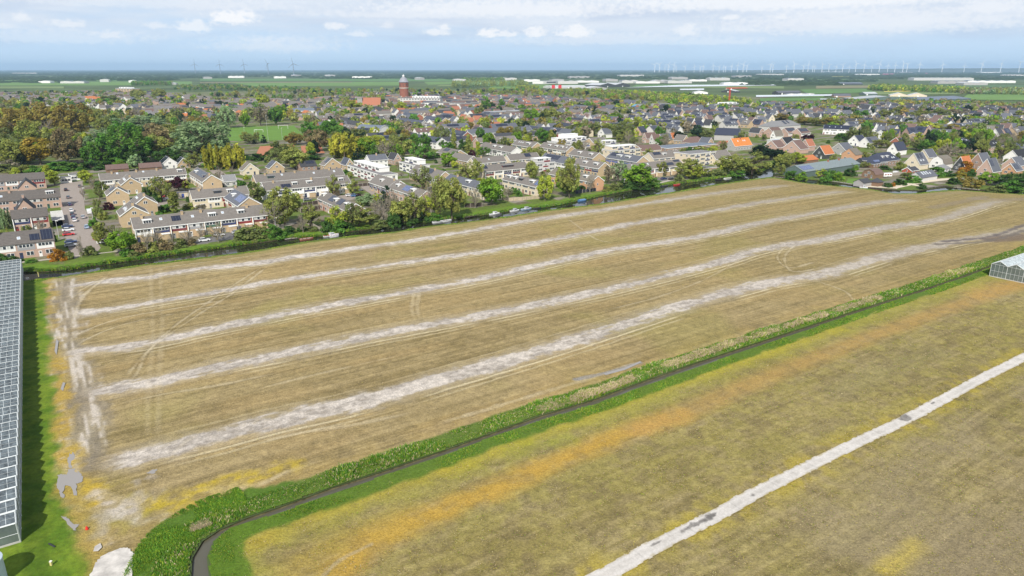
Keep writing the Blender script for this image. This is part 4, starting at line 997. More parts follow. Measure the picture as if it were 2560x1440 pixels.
    fb('garage', 'low orange and grey garage in front of the balcony flats', (1748, 423), (1794, 419), 'w', 8, 3, 'orange', (), 1, 'grey', cat='garage')
    h(T, 'cream end house with a long roof sloping from the balcony flats', (1790, 398), (1830, 394), 'w', 11, 4, 9, wall='cream', style='plain')
    # right of the canal bend
    nw = dict(style='gable')
    h(V, 'grey house with a bright orange roof and red chimney', (1833, 365), (1884, 362), 'w', 9, 4.0, 9.6, wall='grey', roof='brightorange', sky=((.3, .6, 0), (.6, .6, 0), (.7, .6, 0)), chim=(.5,), chimk='red', style='cottage')
    h('barn', 'large barn with a navy black roof and grey gable', (1786, 337), (1846, 339), None, 26, 5.0, 10.4, wall='grey', roof='navy', trim='', style='plain', cat='barn')
    h(V, 'pink brick house with brown roof, left one of the trio by the dark hedge', (1910, 365.4), (1944, 369.1), 'u', 11, 3.6, 8.6, 'y', wall='pink', roof='brown', **nw)
    h(V, 'house with a jet black roof between two pink gables', (1940, 357.8), (1966, 360.7), 'u', 12, 4, 9, 'y', wall='pink', roof='black', **nw)
    h(V, 'broad pink brick house with a white dormer by the orange roofs', (1958, 368.7), (2000, 373.3), 'u', 11, 3.4, 9.4, 'y', wall='pink', roof='brown', dorm=[(.4, 2.4, 'white')], **nw)
    h(V, 'pink house with a faded orange roof behind the black gable house', (2001, 363.1), (2021, 365.4), 'u', 9, 4, 9, 'y', wall='pink', roof='brick', **nw)
    h(V, 'black boarded gable house with an orange tiled roof', (2033, 382.7), (2062, 385.8), 'u', 12, 3.6, 9.2, 'y', wall='dark', roof='orange', dorm=[(.5, 2, 'black')], **nw)
    h('barn', 'low outbuilding with a long orange tiled roof beside the green shed', (2008, 400), (2056, 399), 'w', 10, 2.4, 5.0, wall='wood', roof='orange', trim='', style='plain', cat='barn')
    h('barn', 'long blue green metal shed beside the canal bend', (2011, 430), (2150, 409), None, 14, 3.6, 6.8, 'x', wall='green', roof='greenmetal', trim='', style='plain', cat='barn', chim=(.55, .75), chimk='red', sol=[(.02, .2, .2, .75, 0, 1)])
    h(V, 'grey brick house with a round topped gable and pale doors', (2079, 371.7), (2112, 375.3), 'u', 12, 4, 8.8, 'y', wall='grey', roof='slate', **nw)
    h(V, 'pink brick house with brown roof standing before the round topped gable', (2105, 383.7), (2138, 387.3), 'u', 9, 4.6, 8.6, 'y', wall='orange', roof='thatch', trim='', **nw)
    h(V, 'big navy mansard house with white dormers', (2190, 404), (2263, 400), 'w', 13, 3.4, 8.6, wall='brown', roof='navy', hip=5.5, dorm=[(.28, 1.7, 'white'), (.5, 1.7, 'white')], sky=((.68, .3, 0), (.77, .3, 0)), style='cottage')
    h(S, 'low navy pavilion with a solar roof before the mansard house', (2173, 409), (2228, 407), 'w', 8, 2.8, 5.2, wall='wood', roof='navy', hip=3, sol=[(.2, .8, .3, .7, 0, 1)], style='cottage', cat='house')
    h(V, 'black and white house with a big dark roof behind the mansard', (2219, 372.7), (2243, 375.3), 'u', 14, 4.2, 9.6, 'y', wall='white', roof='navy', trim='d', **nw)
    h(V, 'tall tan gabled house with two solar fields on dark tiles', (2262, 406.9), (2300, 411.1), 'u', 11, 3.8, 10.6, 'y', wall='cream', roof='slate', sol=[(.1, .35, .5, .9, 1), (.45, .7, .5, .9, 1)], sky=((.3, .3, 1), (.6, .3, 1)), **nw)
    h(V, 'house with a plain navy roof rising behind the tall tan gable', (2292, 390.4), (2322, 393.6), 'u', 11, 5, 10, 'y', wall='cream', roof='slate', **nw)
    h(V, 'white barn shaped house with a grey curved roof', (2324, 407.5), (2360, 411.5), 'u', 12, 3.2, 8.4, 'y', wall='white', roof='thatch', gambrel=True, trim='', **nw)
    h(V, 'orange roofed house with a black glazed gable behind an orange bush', (2384, 413.5), (2412, 416.5), 'u', 11, 3, 9, 'y', wall='dark', roof='orange', dorm=[(.5, 1.8, 'black')], **nw)
    h(V, 'steep brick gabled house with solar slope and glass veranda', (2443, 425.1), (2482, 429.4), 'u', 11, 3.6, 11, 'y', wall='pink', roof='slate', sol=[(.1, .45, .4, .9, 1)], dorm=[], **nw)
    h(V, 'brick house with a steep brown roof joined behind the veranda house', (2424, 406.6), (2458, 410.4), 'u', 12, 4, 10.5, 'y', wall='brown', roof='slate', **nw)
    h(V, 'brick gabled house with a round window at the photo edge', (2506, 410.9), (2545, 415.1), 'u', 13, 4, 9, 'y', wall='pink', roof='slate', **nw)
    h(V, 'low brick house with a white framed gable before the round window', (2506, 424.1), (2540, 427.9), 'u', 10, 2.8, 7, 'y', wall='orange', roof='slate', sol=[(.1, .7, .2, .8, 1)], **nw)
    h(V, 'villa with a black hipped roof and solar pair, left of two', (2392, 358), (2450, 357), 'w', 12, 5.6, 9.4, wall='pink', roof='black', hip=5, sol=[(.4, .55, .3, .9)], sky=((.3, .6, 0), (.62, .5, 0)), style='cottage')
    h(V, 'villa with a black hipped roof, right of two', (2464, 366), (2528, 364), 'w', 12, 5.2, 9, wall='pink', roof='black', hip=5, sky=((.4, .5, 0), (.6, .5, 0)), style='cottage')
    h(V, 'villa with dark solar slope at the edge beyond the hipped pair', (2536, 371), (2590, 370), 'w', 12, 5.2, 9, wall='pink', roof='slate', hip=4, sol=[(.2, .5, .2, .9)], style='cottage')
    h(V, 'dark roofed house beside the glass veranda at the photo edge', (2534, 394), (2590, 392), 'w', 10, 3.4, 8.4, wall='white', roof='black', style='cottage')
    h(T, 'long white row with a navy solar roof and pink end gable', (2058, 322), (2131, 325), None, 10, 5.4, 9.2, wall='white', roof='navy', sol=[(.02, .95, .1, .9)], sky=((.2, .5, 0), (.4, .5, 0), (.6, .5, 0)))
    h(V, 'white house with navy roof behind the grey brick house', (2122, 351.2), (2146, 353.8), 'u', 12, 4, 8.6, 'y', wall='white', roof='navy', **nw)
    h(V, 'house with a slate roof and solar field beside the white house', (2164, 357), (2210, 356), 'w', 9, 4, 8.4, wall='white', roof='slate', sol=[(.05, .35, .2, .8)], style='cottage')
    h(V, 'white house with black roof in front of the long white row', (2186, 335.9), (2216, 339.1), 'u', 10, 4, 8.4, 'y', wall='white', roof='black', **nw)
    h(V, 'house with a red roof edge and dark solar slope', (2245, 357), (2282, 356), 'w', 10, 3.6, 7.8, wall='red', roof='brick', sol=[(.05, .8, .15, .9)], style='cottage')
    h(V, 'long roofed house with dark solar panels behind the red edged roof', (2264, 342.5), (2300, 346.5), 'u', 10, 4, 8.6, 'y', wall='tan', roof='slate', sol=[(.1, .9, .2, .9)], **nw)
    h(V, 'hall with a huge pale grey roof behind the pink gables', (1912, 316), (2022, 314), 'w', 18, 4.6, 10, wall='palegrey', roof='grey', hip=8, trim='', sol=[(.5, .58, .3, .9), (.64, .7, .4, .9)], style='plain')
    for i, (x, lab) in enumerate(((1928, 'leftmost of three joined pink gables'), (1966, 'middle one of three joined pink gables with solar'), (1998, 'rightmost of three joined pink gables with solar'))):
        h(V, 'white fronted house, ' + lab, (x, 331 + i), (x + 34, 330 + i), 'w', 11, 5.2, 9.4, wall='pink', roof='brown', sol=[(.1, .9, .3, .9)] if i else [], panels=['white'], style='terrace')
    h(V, 'pink house with a barn shaped gable next to the navy barn', (1897, 333), (1912, 332), 'w', 12, 4, 8.6, 'y', wall='pink', roof='dark', gambrel=True, **nw)
    h(V, 'white gabled house with a thatch grey roof before the pink trio', (1927, 339.1), (1938, 340.4), 'u', 12, 3.4, 8.2, 'y', wall='white', roof='thatch', **nw)
    fb('workshop', 'flat pale blue workshop roof behind the pink brick trio', (1940, 352), (2010, 350), 'w', 14, 3.6, 'palegrey', (), 1, 'grey', cat='workshop', roof='palemetal')
    h(V, 'low house with a broad brown hipped roof left of the orange roof', (1722, 357), (1770, 355), 'w', 11, 3, 7.6, wall='pink', roof='brown', hip=5, style='cottage')
    h(V, 'tan gabled house with a white box dormer beside the broad brown roof', (1706, 352), (1724, 351), 'w', 11, 3.4, 8, 'y', wall='tan', roof='greybrown', dorm=[], **nw)
    h(V, 'tan gabled house with a grey roof right of the broad brown roof', (1767, 359), (1786, 358), 'w', 10, 3.4, 8, 'y', wall='tan', roof='slate', **nw)
    h(V, 'low house with a dark red roof before the orange roof', (1805, 364), (1832, 363), 'w', 9, 3, 6.2, wall='brown', roof='brick', style='cottage', trim='')
    for i, (x, y, rf, lab) in enumerate(((1604, 346, 'brown', 'pink terrace gable nearest the woodland'), (1622, 350, 'brown', 'pale terrace gable in the middle of the brown roofed trio'), (1642, 349, 'slate', 'tan gable ending the brown roofed trio'), (1668, 346, 'orange', 'house with an orange roof peeking beside a bronze tree'))):
        h(V, lab, (x, y - 1), (x + 14, y), 'u', 13, 4, 8.6, 'y', wall=('pink', 'palegrey', 'tan', 'tan')[i], roof=rf, **nw)
    # gardens along the top of the field
    h(S, 'brown boarded garden house with a barn shaped roof', (2154, 433.0), (2190, 437.0), 'u', 9, 2.6, 5.4, 'y', wall='wood', roof='brown', gambrel=True, trim='', style='gable', cat='shed')
    h(S, 'little red boarded cabin among the gardens', (2276, 427), (2301, 425), 'w', 6, 2.6, 4.4, wall='redwood', roof='dark', style='cottage', cat='shed')
    h(S, 'weathered grey shed with glass strips in its roof', (2300, 444), (2349, 439), 'w', 8, 2.6, 5.4, wall='palegrey', roof='slate', trim='', style='plain', cat='shed', sky=[(.25, .5, 0), (.4, .5, 0), (.55, .5, 0), (.7, .5, 0), (.25, .75, 0), (.4, .75, 0), (.55, .75, 0)])
    h(S, 'small grey roofed summer house behind the weathered shed', (2350, 423), (2384, 421), 'w', 7, 2.4, 4.8, wall='palegrey', roof='grey', hip=2.5, trim='', style='cottage', cat='shed')
    h(S, 'boat shed with a dark roof on the ditch edge', (2155, 457), (2184, 455), 'w', 6, 2.4, 4, wall='grey', roof='dark', trim='', style='plain', cat='shed')
    h(S, 'dark gazebo with a pyramid roof on the ditch edge', (2191, 456), (2213, 455), 'w', 5, 2.4, 4.6, wall='wood', roof='dark', hip=2.5, trim='', style='plain', cat='gazebo')
    h(S, 'dark little hut beside the blue green shed', (2154, 404), (2178, 403), 'w', 6, 2.4, 4.6, wall='dark', roof='navy', trim='', style='plain', cat='shed')
    h(S, 'brick hut with a white arched front at the photo edge', (2484, 451.7), (2508, 454.3), 'u', 6, 2.4, 4.4, 'y', wall='palegrey', roof='slate', gambrel=True, style='plain', cat='shed')
    # rows deeper in the village
    h(T, 'red brick row with a dark solar roof left of the blue grey roofed row', (1100, 331), (1150, 341), 'u', 11, 5.2, 9, wall='red', roof='navy', sol=[(.1, .9, .3, .9)], panels=['white'])
    h(T, 'long red brick row under a blue grey roof with one white dormer', (1192, 338), (1312, 324), 'w', 10, 5.2, 9, wall='red', roof='slate', dorm=[(.62, 4, 'white')], panels=['white'])
    h(T, 'red brick row with dark solar roof beside the slate row of one dormer', (1316, 322), (1362, 332), 'u', 11, 5.2, 9, wall='red', roof='slate', sol=[(.1, .9, .2, .9)], panels=['white'])
    h(T, 'red brick row with a dull slate roof right of two solar roofed ones', (1366, 326), (1410, 336), 'u', 11, 5.2, 9, wall='red', roof='slate', sol=[(.05, .6, .2, .9)])
    h(T, 'dark roofed row running behind the slim poplars', (1250, 346), (1382, 334), 'w', 10, 4.6, 8, wall='tan', roof='dark', sky=((.3, .5, 0),))
    h(T, 'dark roofed low row left of the slim poplars', (1105, 356), (1170, 350), 'w', 10, 4.6, 8, wall='grey', roof='dark', sol=[(.5, .8, .3, .9)])
    h(T, 'white fronted row with a full solar roof and brick end gable', (1028, 345), (1084, 358), 'u', 11, 5.2, 9, wall='white', roof='navy', sol=[(.03, .97, .15, .9)])
    h(T, 'tan row with a brown black roof running to the solar roofed white row', (972, 332), (1026, 344), 'u', 10, 5.2, 8.6, wall='tan', roof='dark')
    h(T, 'navy solar roofed row at the back of the white mansard flats', (990, 303), (1050, 311), 'u', 12, 5.2, 9, wall='grey', roof='navy', sol=[(.03, .97, .15, .9)])
    h(T, 'navy solar roofed row with a pale gable, right of its twin', (1050, 298), (1110, 303), 'u', 12, 5.2, 9, wall='tan', roof='navy', sol=[(.03, .97, .15, .9)])
    h(T, 'solar roofed row just in front of the long white pillared hall', (1000, 288), (1042, 292), 'u', 11, 5.2, 9, wall='red', roof='slate', sol=[(.03, .97, .15, .9)])
    h('apartment_block', 'white mansard flats with pale blue grey roof', (893, 321), (950, 324), None, 14, 7, 10.5, wall='white', roof='blue', gambrel=True, sky=[(.3, .3, 0), (.6, .3, 0), (.8, .3, 0)], style='cottage', cat='flats')
    h(T, 'pale row leading up to the white mansard flats', (845, 306), (890, 314), 'u', 11, 5.2, 9, wall='cream', roof='dark')
    h('apartment_block', 'white flats with pale roof boxes left of the church', (722, 278), (786, 276), None, 13, 6.5, 10, wall='white', roof='blue', gambrel=True, style='cottage', cat='flats')
village()
# ------------------------------------------------------------------ landmarks and far buildings
def water_tower():
    p = at(1011, 247); H = height_at(p, 185); sc = depth(p) / FPX
    r = 11.5 * sc
    root = tag(empty('water_tower', p), 'tall round brown brick water tower with a pale dome', 'water tower')
    zb = height_at(p, 204.5)
    red = mat('tower_brick', (.25, .10, .065), .9, .15, .15)
    b = MB(); b.lathe([(r * .98, 0), (r * .93, zb * .5), (r * .9, zb * .62)], 20)
    for k in range(16):
        t = 2 * math.pi * k / 16; c, s_ = math.cos(t), math.sin(t)
        b.beam((c * r * .97, s_ * r * .97, 0), (c * r * .91, s_ * r * .91, zb * .6), .45, 0)
    b.build('shaft', red, root)
    MB().lathe([(r * .98, zb * .62), (r * 1.0, zb * .64), (r * .98, zb * .66)], 20).build('stone_band', mat('tower_stone', (.62, .56, .50), .8, .1, .3), root)
    b = MB().lathe([(r * .95, zb * .66), (r * .96, zb * .97)], 20)
    for k in range(12):
        t = 2 * math.pi * k / 12; c, s_ = math.cos(t), math.sin(t); b.beam((c * r * .97, s_ * r * .97, zb * .66), (c * r * .97, s_ * r * .97, zb * .97), .4, 0)
    b.build('tank_wall', red, root)
    w = root; 
    for k in range(8):
        t = -math.pi / 2 + 2 * math.pi * k / 8; put('window', cached('tw', lambda: MB().box(-.7, .7, -.2, .1, 0, 4.5).data('window', glass_m)), w, (math.cos(t) * r * .97, math.sin(t) * r * .97, zb * .75), (0, 0, t + math.pi / 2))
    h = H - zb
    MB().lathe([(r * 1.1, zb * .97), (r * 1.1, zb), (r * .98, zb + .1 * h), (r * .84, zb + .27 * h), (r * .66, zb + .42 * h), (r * .42, zb + .55 * h), (r * .22, zb + .63 * h)], 20).build('dome', mat('lead_dome', (.26, .27, .30), .5, .1, .3), root)
    MB().lathe([(r * .2, zb + .62 * h), (r * .2, zb + .75 * h), (r * .3, zb + .76 * h), (r * .06, zb + .88 * h), (.08, H)], 10).build('lantern', trim_w, root)
    FOOT.append((p.x, p.y, 20))

def church():
    o, xd, yd, L, rz = frame_of((905, 262.5), (950, 262.5), 9.0, None)
    root = tag(empty('church', o, rz), 'large church with an orange tiled roof and a stubby grey tower', 'church')
    D = 19
    wb, rb, tb = gable_body('x', L, D, 9, 20)
    wb.build('wall', wallm('pink'), root); rf = rb.build('roof', roofm('brick'), root)
    for i in range(6): put('window', window_mesh(1.6, 4.2, 2), root, ((i + .5) * L / 6, -.05, 2.8))
    t = MB(); t.box(-8, 0, 3, 12, 0, 19.5).box(-8.4, .3, 2.6, 12.4, 19.5, 20.3); t.build('tower', mat('church_stone', (.30, .29, .275), .9, .15, .4), root)
    for k in range(4): put('chimney', chimney_mesh('brown'), rf, (-8 + 2.6 * k, 7.5, 20.4))
    wb, rb, _ = gable_body('x', 12, 12, 8, 16); w2 = wb.build('side_chapel', wallm('pink'), root); w2.location = (-21, 3, 0); r2 = rb.build('roof', roofm('brick'), w2)
    fl = MB().box(-2, L + 6, -9, -.4, 0, 7).build('parish_wing', wallm('cream'), root)
    for i in range(8): put('window', window_mesh(2.2, 1.6, 2), fl, ((i + .3) * (L + 6) / 8, -9.05, 4.2))
    MB().box(-2.3, L + 6.3, -9.3, -.1, 7.003, 7.4).build('flat_roof', roofm('felt'), fl)
    occupy(o, o + xd * L, 16)

def big_block(name, label, A, B, D, H, wall, roof, nx, nz, cat, facing=None, top=None, cols=False):
    o, xd, yd, L, rz = frame_of(A, B, H, facing)
    root = tag(empty(name, o, rz), label, cat)
    MB().box(0, L, 0, D, 0, H).build('wall', wallm(wall), root)
    MB().box(-.5, L + .5, -.5, D + .5, H + .01, H + .6).build('roof', roofm(roof), root)
    for j in range(nz):
        for i in range(nx):
            put('window', window_mesh(round(L / nx * .62, 1), round(H / nz * .5, 1), 2), root, ((i + .5) * L / nx, -.06, j * H / nz + H / nz * .28))
    if cols:
        for i in range(nx + 1): put('pillar', cached(('pill', H), lambda: MB().box(-.5, .5, -.9, 0, 0, H).data('pillar', trim_w)), root, (i * L / nx, -.1, 0))
    if top:
        t0, t1, h = top; MB().box(t0 * L, t1 * L, 2, D - 1, H + .61, H + h).build('upper_floor', trim_w, root)
        for i in range(max(3, int(nx * (t1 - t0)))):
            n = max(3, int(nx * (t1 - t0))); put('window', window_mesh(round(L * (t1 - t0) / n * .6, 1), round(h * .45, 1), 2), root, (t0 * L + (i + .5) * L * (t1 - t0) / n, 1.9, H + h * .35))
    occupy(o + yd * D / 2, o + xd * L + yd * D / 2, max(6, D * .5))
    return root

def hall(name, label, A, B, D, E, Rz, wall, roof, bays=1, cat='warehouse', facing=None, ridge='y', door=True, trim=''):
    """Big hall of one or more gabled bays side by side."""
    o, xd, yd, L, rz = frame_of(A, B, E, facing)
    root = tag(empty(name, o, rz), label, cat)
    w, r = MB(), MB()
    bl = (L if ridge == 'y' else D) / bays
    for b_ in range(bays):
        wb, rb, _ = gable_body(ridge, bl if ridge == 'y' else L, D if ridge == 'y' else bl, E, Rz, .3)
        off = (b_ * bl, 0) if ridge == 'y' else (0, b_ * bl)
        for src, dst in ((wb, w), (rb, r)):
            n = len(dst.v); dst.v += [(x + off[0], y + off[1], z) for x, y, z in src.v]; dst.f += [tuple(i + n for i in f) for f in src.f]; dst.m += src.m
    w.build('wall', wallm(wall), root); r.build('roof', roofm(roof), root)
    if door:
        for b_ in range(min(bays, 3)): MB().box(-2.2, 2.2, -.12, .05, 0, min(4.2, E - .5)).build('door', trim_w, root).location = ((b_ + .5) * (L / bays if ridge == 'y' else L / 3), 0, .03)
    occupy(o + yd * D / 2, o + xd * L + yd * D / 2, max(6, D * .5))
    return root

def turbine_parts():
    wm = mat('turbine_white', (.78, .79, .80), .5, .03, .1)
    tower = MB().lathe([(3.2, 0), (2.0, 78)], 10).data('mast', wm)
    nac = MB().box(-1.6, 1.6, -2.5, 6, 77, 80.6).data('nacelle', wm)
    def blade(): 
        b = MB(); prof = [(1.2, 0), (2.4, 8), (1.6, 24), (.5, 42)]
        P = []
        for w_, z in prof: P += [(-w_, -.3, z), (w_ * .6, -.3, z), (w_ * .6, .3, z), (-w_, .3, z)]
        F = [(4 * j + k, 4 * j + (k + 1) % 4, 4 * j + 4 + (k + 1) % 4, 4 * j + 4 + k) for j in range(3) for k in range(4)]
        b.poly(P, F + [(0, 1, 2, 3), (12, 13, 14, 15)]); return b.data('rotor_blade', wm)
    return tower, nac, blade()
def turbines():
    tw, nc, bl = turbine_parts()
    grey = mat('turbine_shaded_grey', (.20, .24, .30), .6, .03, .1)  # shade put into the colour of the five left turbines
    def one(px, py, tip, yaw, spin, label, group, parts=True):
        p = at(px, py); H = height_at(p, tip); s = H / 79.0
        root = tag(empty('wind_turbine', p, yaw), label, 'wind turbine', group); root.scale = (s, s, s)
        put('mast', tw, root); put('nacelle', nc, root)
        for k in range(3): put('rotor_blade', bl, root, (0, -3.2, 79), (0, R(spin + 120 * k), 0))
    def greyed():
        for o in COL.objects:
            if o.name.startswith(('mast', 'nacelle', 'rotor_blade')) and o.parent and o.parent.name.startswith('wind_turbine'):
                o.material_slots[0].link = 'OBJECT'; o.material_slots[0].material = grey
    names = ('leftmost', 'second from the left', 'middle one', 'fourth from the left', 'rightmost')
    for i, (x, b, hub, yaw, sp) in enumerate(((489, 184, 159.5, .3, 3), (551.5, 185, 160, .3, 0), (612, 185.5, 160, .25, 352), (671.5, 188, 159, -.6, 325), (735, 189.5, 159, .25, 350))):
        one(x, b, hub, yaw, sp, 'white wind turbine above the green fields, %s of the five' % names[i], 'five wind turbines on the left horizon')
    greyed()
    xs = [1636, 1648, 1662, 1670, 1684, 1690, 1712, 1735, 1750, 1757, 1782, 1797, 1808, 1813, 1828, 1843, 1857, 1866, 1904, 1925, 1931, 1965, 1984, 2007, 2019, 2031, 2036, 2054, 2071, 2089, 2105, 2122, 2138, 2159, 2178, 2197, 2218, 2236, 2256, 2266, 2297, 2354, 2409, 2452, 2500, 2546]
    hr = random.Random(4)
    for i, x in enumerate(xs):
        y = 172.5 + .35; tip = 158.5 + hr.uniform(-2.5, 5.5) - max(0, (x - 1900)) * .006
        p = at(x, 181.4)
        one(x, 181.4, tip + 4, hr.uniform(-.4, .4), hr.uniform(0, 120), 'tiny white wind turbine in the long row on the horizon', 'distant turbines along the horizon')

def crane():
    p = at(1822, 262); root = tag(empty('tower_crane', p), 'red tower crane over the building site', 'crane')
    H = height_at(p, 221); red = mat('crane_red', (.55, .06, .04), .5, .05, .3)
    b = MB()
    for sx in (-1, 1):
        for sy in (-1, 1): b.beam((sx, sy, 0), (sx, sy, H), .28)
    n = 14
    for i in range(n):
        z0, z1 = H * i / n, H * (i + 1) / n; s = 1 if i % 2 else -1
        b.beam((-s, -1, z0), (s, -1, z1), .16).beam((-s, 1, z0), (s, 1, z1), .16).beam((-1, -s, z0), (-1, s, z1), .16)
    b.build('mast', red, root)
    b = MB(); b.beam((-8, 0, H), (34, 5, H + .6), .55).beam((-8, 0, H + 1.6), (30, 4.5, H + 1.8), .3); 
    b.build('jib', red, root)
    MB().box(-9, -6, -1, 1, H - 2, H).build('counterweight', mat('crane_weight', (.3, .3, .3)), root); MB().box(.6, 2.4, -1.4, .4, H - 2.4, H - .2).build('cab', trim_w, root)

def landmarks():
    water_tower(); church(); crane(); turbines()
    big_block('apartment_block', 'long white and grey apartment block beside the water tower', (1000, 245), (1100, 246), 16, 12, 'palegrey', 'felt', 14, 3, 'flats', top=(.3, .97, 3.6))
    big_block('hall', 'white flat roofed hall with pillars below the apartment block', (1055, 257), (1176, 260), 26, 7.5, 'white', 'felt', 16, 1, 'hall', cols=True)
    big_block('apartment_block', 'stepped sand coloured flats on the village edge at the far fields', (288, 221), (330, 222), 22, 14, 'tan', 'palemetal', 6, 4, 'flats', top=(.2, .7, 3.4))
    big_block('hall', 'pink flat roofed block among the trees in the village middle', (1228, 281), (1310, 277), 18, 7, 'pink', 'palemetal', 10, 2, 'hall')
    big_block('building_site', 'pale unfinished concrete building under the red crane', (1795, 262), (1860, 259), 16, 7, 'palegrey', 'palemetal', 6, 2, 'building', top=(.25, .75, 3))
    hall('pavilion', 'pavilion with a pale blue pyramid roof beside a grey hall', (1580, 270), (1606, 270), 22, 4, 9, 'red', 'teal', 1, 'pavilion')
    hall('hall', 'long grey roofed hall left of the white gabled estate', (1600, 267), (1682, 265), 22, 4, 8, 'palegrey', 'grey', 1, 'hall', ridge='x')
    hall('warehouse', 'large grey green warehouse with a pale roof behind the right estate', (2135, 248), (2300, 248.5), 60, 7.5, 13, 'green', 'palemetal', 1, ridge='y')
    hall('warehouse', 'long pillared side wing of the grey green warehouse', (2310, 251), (2428, 246), 70, 7, 11, 'green', 'blue', 1, ridge='x', door=False)
    hall('polytunnel', 'pair of rounded cream tunnels behind the grey green warehouse', (2225, 238), (2318, 239), 30, 3, 9, 'cream', 'white', 2, 'tunnel')
    hall('barn', 'navy barn with a long lean-to beside the silver fields', (1946, 232), (2003, 231), 22, 5, 9.5, 'dark', 'slate', 1, 'barn', ridge='x')
    hall('greenhouse', 'low glass greenhouse beside the navy barn', (1968, 235), (2036, 234), 14, 3.2, 4.6, 'palegrey', 'blue', 3, 'greenhouse')
    hall('barn', 'white roofed barn left of the red crane', (1735, 231), (1770, 231), 24, 4, 8, 'white', 'white', 1, 'barn')
    hall('barn', 'dark barn with a pale roof behind the red crane', (1803, 227), (1838, 228), 22, 4, 8, 'dark', 'palemetal', 1, 'barn')
    hall('barn', 'open dark barn with a solar roof beyond the far fields', (2100, 208.5), (2157, 208.5), 40, 6, 10, 'dark', 'blue', 1, 'barn', ridge='x')
    hall('barn', 'pale green roofed barn behind the navy bungalow', (2163, 234.5), (2194, 234), 20, 4, 8, 'green', 'palemetal', 1, 'barn', ridge='x')
    hall('farmhouse', 'low navy roofed farmhouse beside two round trees', (2085, 239.5), (2128, 239.5), 14, 3.4, 8, 'brown', 'slate', 1, 'farmhouse', ridge='x')
    hall('warehouse', 'white halls with dark gables at the edge of the far trees', (1500, 213), (1575, 211.5), 80, 8, 15, 'dark', 'white', 2)
    hall('warehouse', 'low white hall in front of the pair with dark gables', (1468, 221), (1520, 220.5), 50, 5, 11, 'grey', 'white', 1)
    hall('warehouse', 'white low warehouse left of the dark gabled halls', (1378, 217), (1465, 216), 60, 6, 9, 'palegrey', 'white', 2, ridge='x')
    big_block('warehouse', 'white distribution hall with two red bands', (1358, 203), (1402, 202), 60, 12, 'white', 'white', 1, 1, 'warehouse')
    for i in range(2):
        o = MB().box(0, 12, -.6, 0, 0, 12).build('red_band', mat('sign_red', (.62, .04, .05), .6, .05, .3), bpy.data.objects['warehouse.004'] if 'warehouse.004' in bpy.data.objects else None); o.location = (2 + i * 26, -.4, 0)
    global SHEDS
    SHEDS = []
    k = 0
    words = ('pale', 'low white', 'grey', 'long pale', 'blue grey', 'white roofed', 'flat pale', 'small white')
    hr = random.Random(9)
    spec = [(1262, 196, 60), (1330, 200, 40), (1395, 199, 30), (1420, 204, 50), (1470, 203, 55), (1530, 199, 30), (1575, 202, 40), (1620, 205, 60), (1655, 202, 40), (1700, 203, 60), (1745, 200, 45), (1700, 194, 40), (1800, 196, 50), (1840, 208, 60), (1860, 190, 40),
            (1930, 186, 60), (2085, 180, 40), (2115, 178, 30), (1990, 197, 40), (2175, 186, 50), (2270, 181, 24), (2360, 196, 150), (2480, 203, 120), (2440, 208, 60), (2540, 188, 40), (2480, 181, 50), (2380, 204, 70), (260, 199.5, 22), (330, 202, 18), (430, 209, 20), (180, 204.5, 60), (110, 204, 30), (745, 188, 16), (830, 188, 16),
            (905, 192, 50), (1055, 195, 12), (1150, 199, 30), (590, 191, 40), (520, 193, 20), (60, 183, 60), (700, 192, 30), (1450, 192, 50), (1580, 188, 60)]
    for x, y, w in spec:
        d = depth(at(x, y)); Dm = 30 + d * .006; H = max(5, 4.2 * d / FPX * (.8 + .5 * hr.random()))
        H = min(H, 13)
        sh = hall('warehouse', None, (x - w / 2, y - .5), (x + w / 2, y - .6), Dm, H, H + 3, ('palegrey', 'white', 'grey')[k % 3], ('white', 'palemetal', 'blue', 'white')[k % 4], max(1, int(w * d / FPX / 45)), 'shed', door=False)
        sh['group'] = 'pale sheds and glass on the far plain'; SHEDS.append((words[k % 8], x, y, sh))
        k += 1
landmarks()

# ------------------------------------------------------------------ the rest of the houses
ANCHORS = [('the water tower', 1011, 245), ('the orange roofed church', 920, 258), ('the pillared white hall', 1115, 265), ('the red crane', 1822, 258), ('the sports field', 660, 330), ('the grey green warehouse', 2275, 250), ('the navy black barn', 1815, 337),
           ('the long white solar row', 2095, 325), ('the stacked white flats', 1432, 350), ('the bright orange roof', 1858, 362), ('the huge pale grey roof', 1965, 312), ('the sand coloured flats', 308, 224), ('the mansard flats', 920, 320), ('the silver poplars', 350, 300),
           ('the red brick slate row', 1250, 330), ('the teal pyramid roof', 1592, 268), ('the pink flat block', 1270, 278), ('the roof box flats', 754, 277), ('the black hipped villas', 2455, 355), ('the navy barn', 1975, 232), ('the white dark-gabled halls', 1540, 212), ('the canal bend', 1925, 425),
           ('the long canal road row', 500, 560), ('the white and navy row', 770, 470), ('the navy mansard house', 2225, 395), ('the brick rows by the street', 70, 500), ('the stepped gabled houses', 340, 490), ('the tennis courts', 690, 375), ('the cream balcony flats', 1757, 400), ('the round green canal tree', 1590, 440), ('the blue green metal shed', 2080, 425)]
PENDING = {}          # label stem -> [(distance from anchor, object)]
def place_words(px, py):
    best = min(ANCHORS, key=lambda a: ((px - a[1]) / 1.0) ** 2 + ((py - a[2]) * 2.6) ** 2)
    dx, dy = px - best[1], (py - best[2]) * 2.6
    rel = ('right of' if dx > 0 else 'left of') if abs(dx) > abs(dy) else ('in front of' if dy > 0 else 'behind')
    return rel, best[0], math.hypot(dx, dy)
def pend(o, look, px, py, pre=''):
    rel, an, d = place_words(px, py)
    PENDING.setdefault((look, rel, an), []).append((d, o))

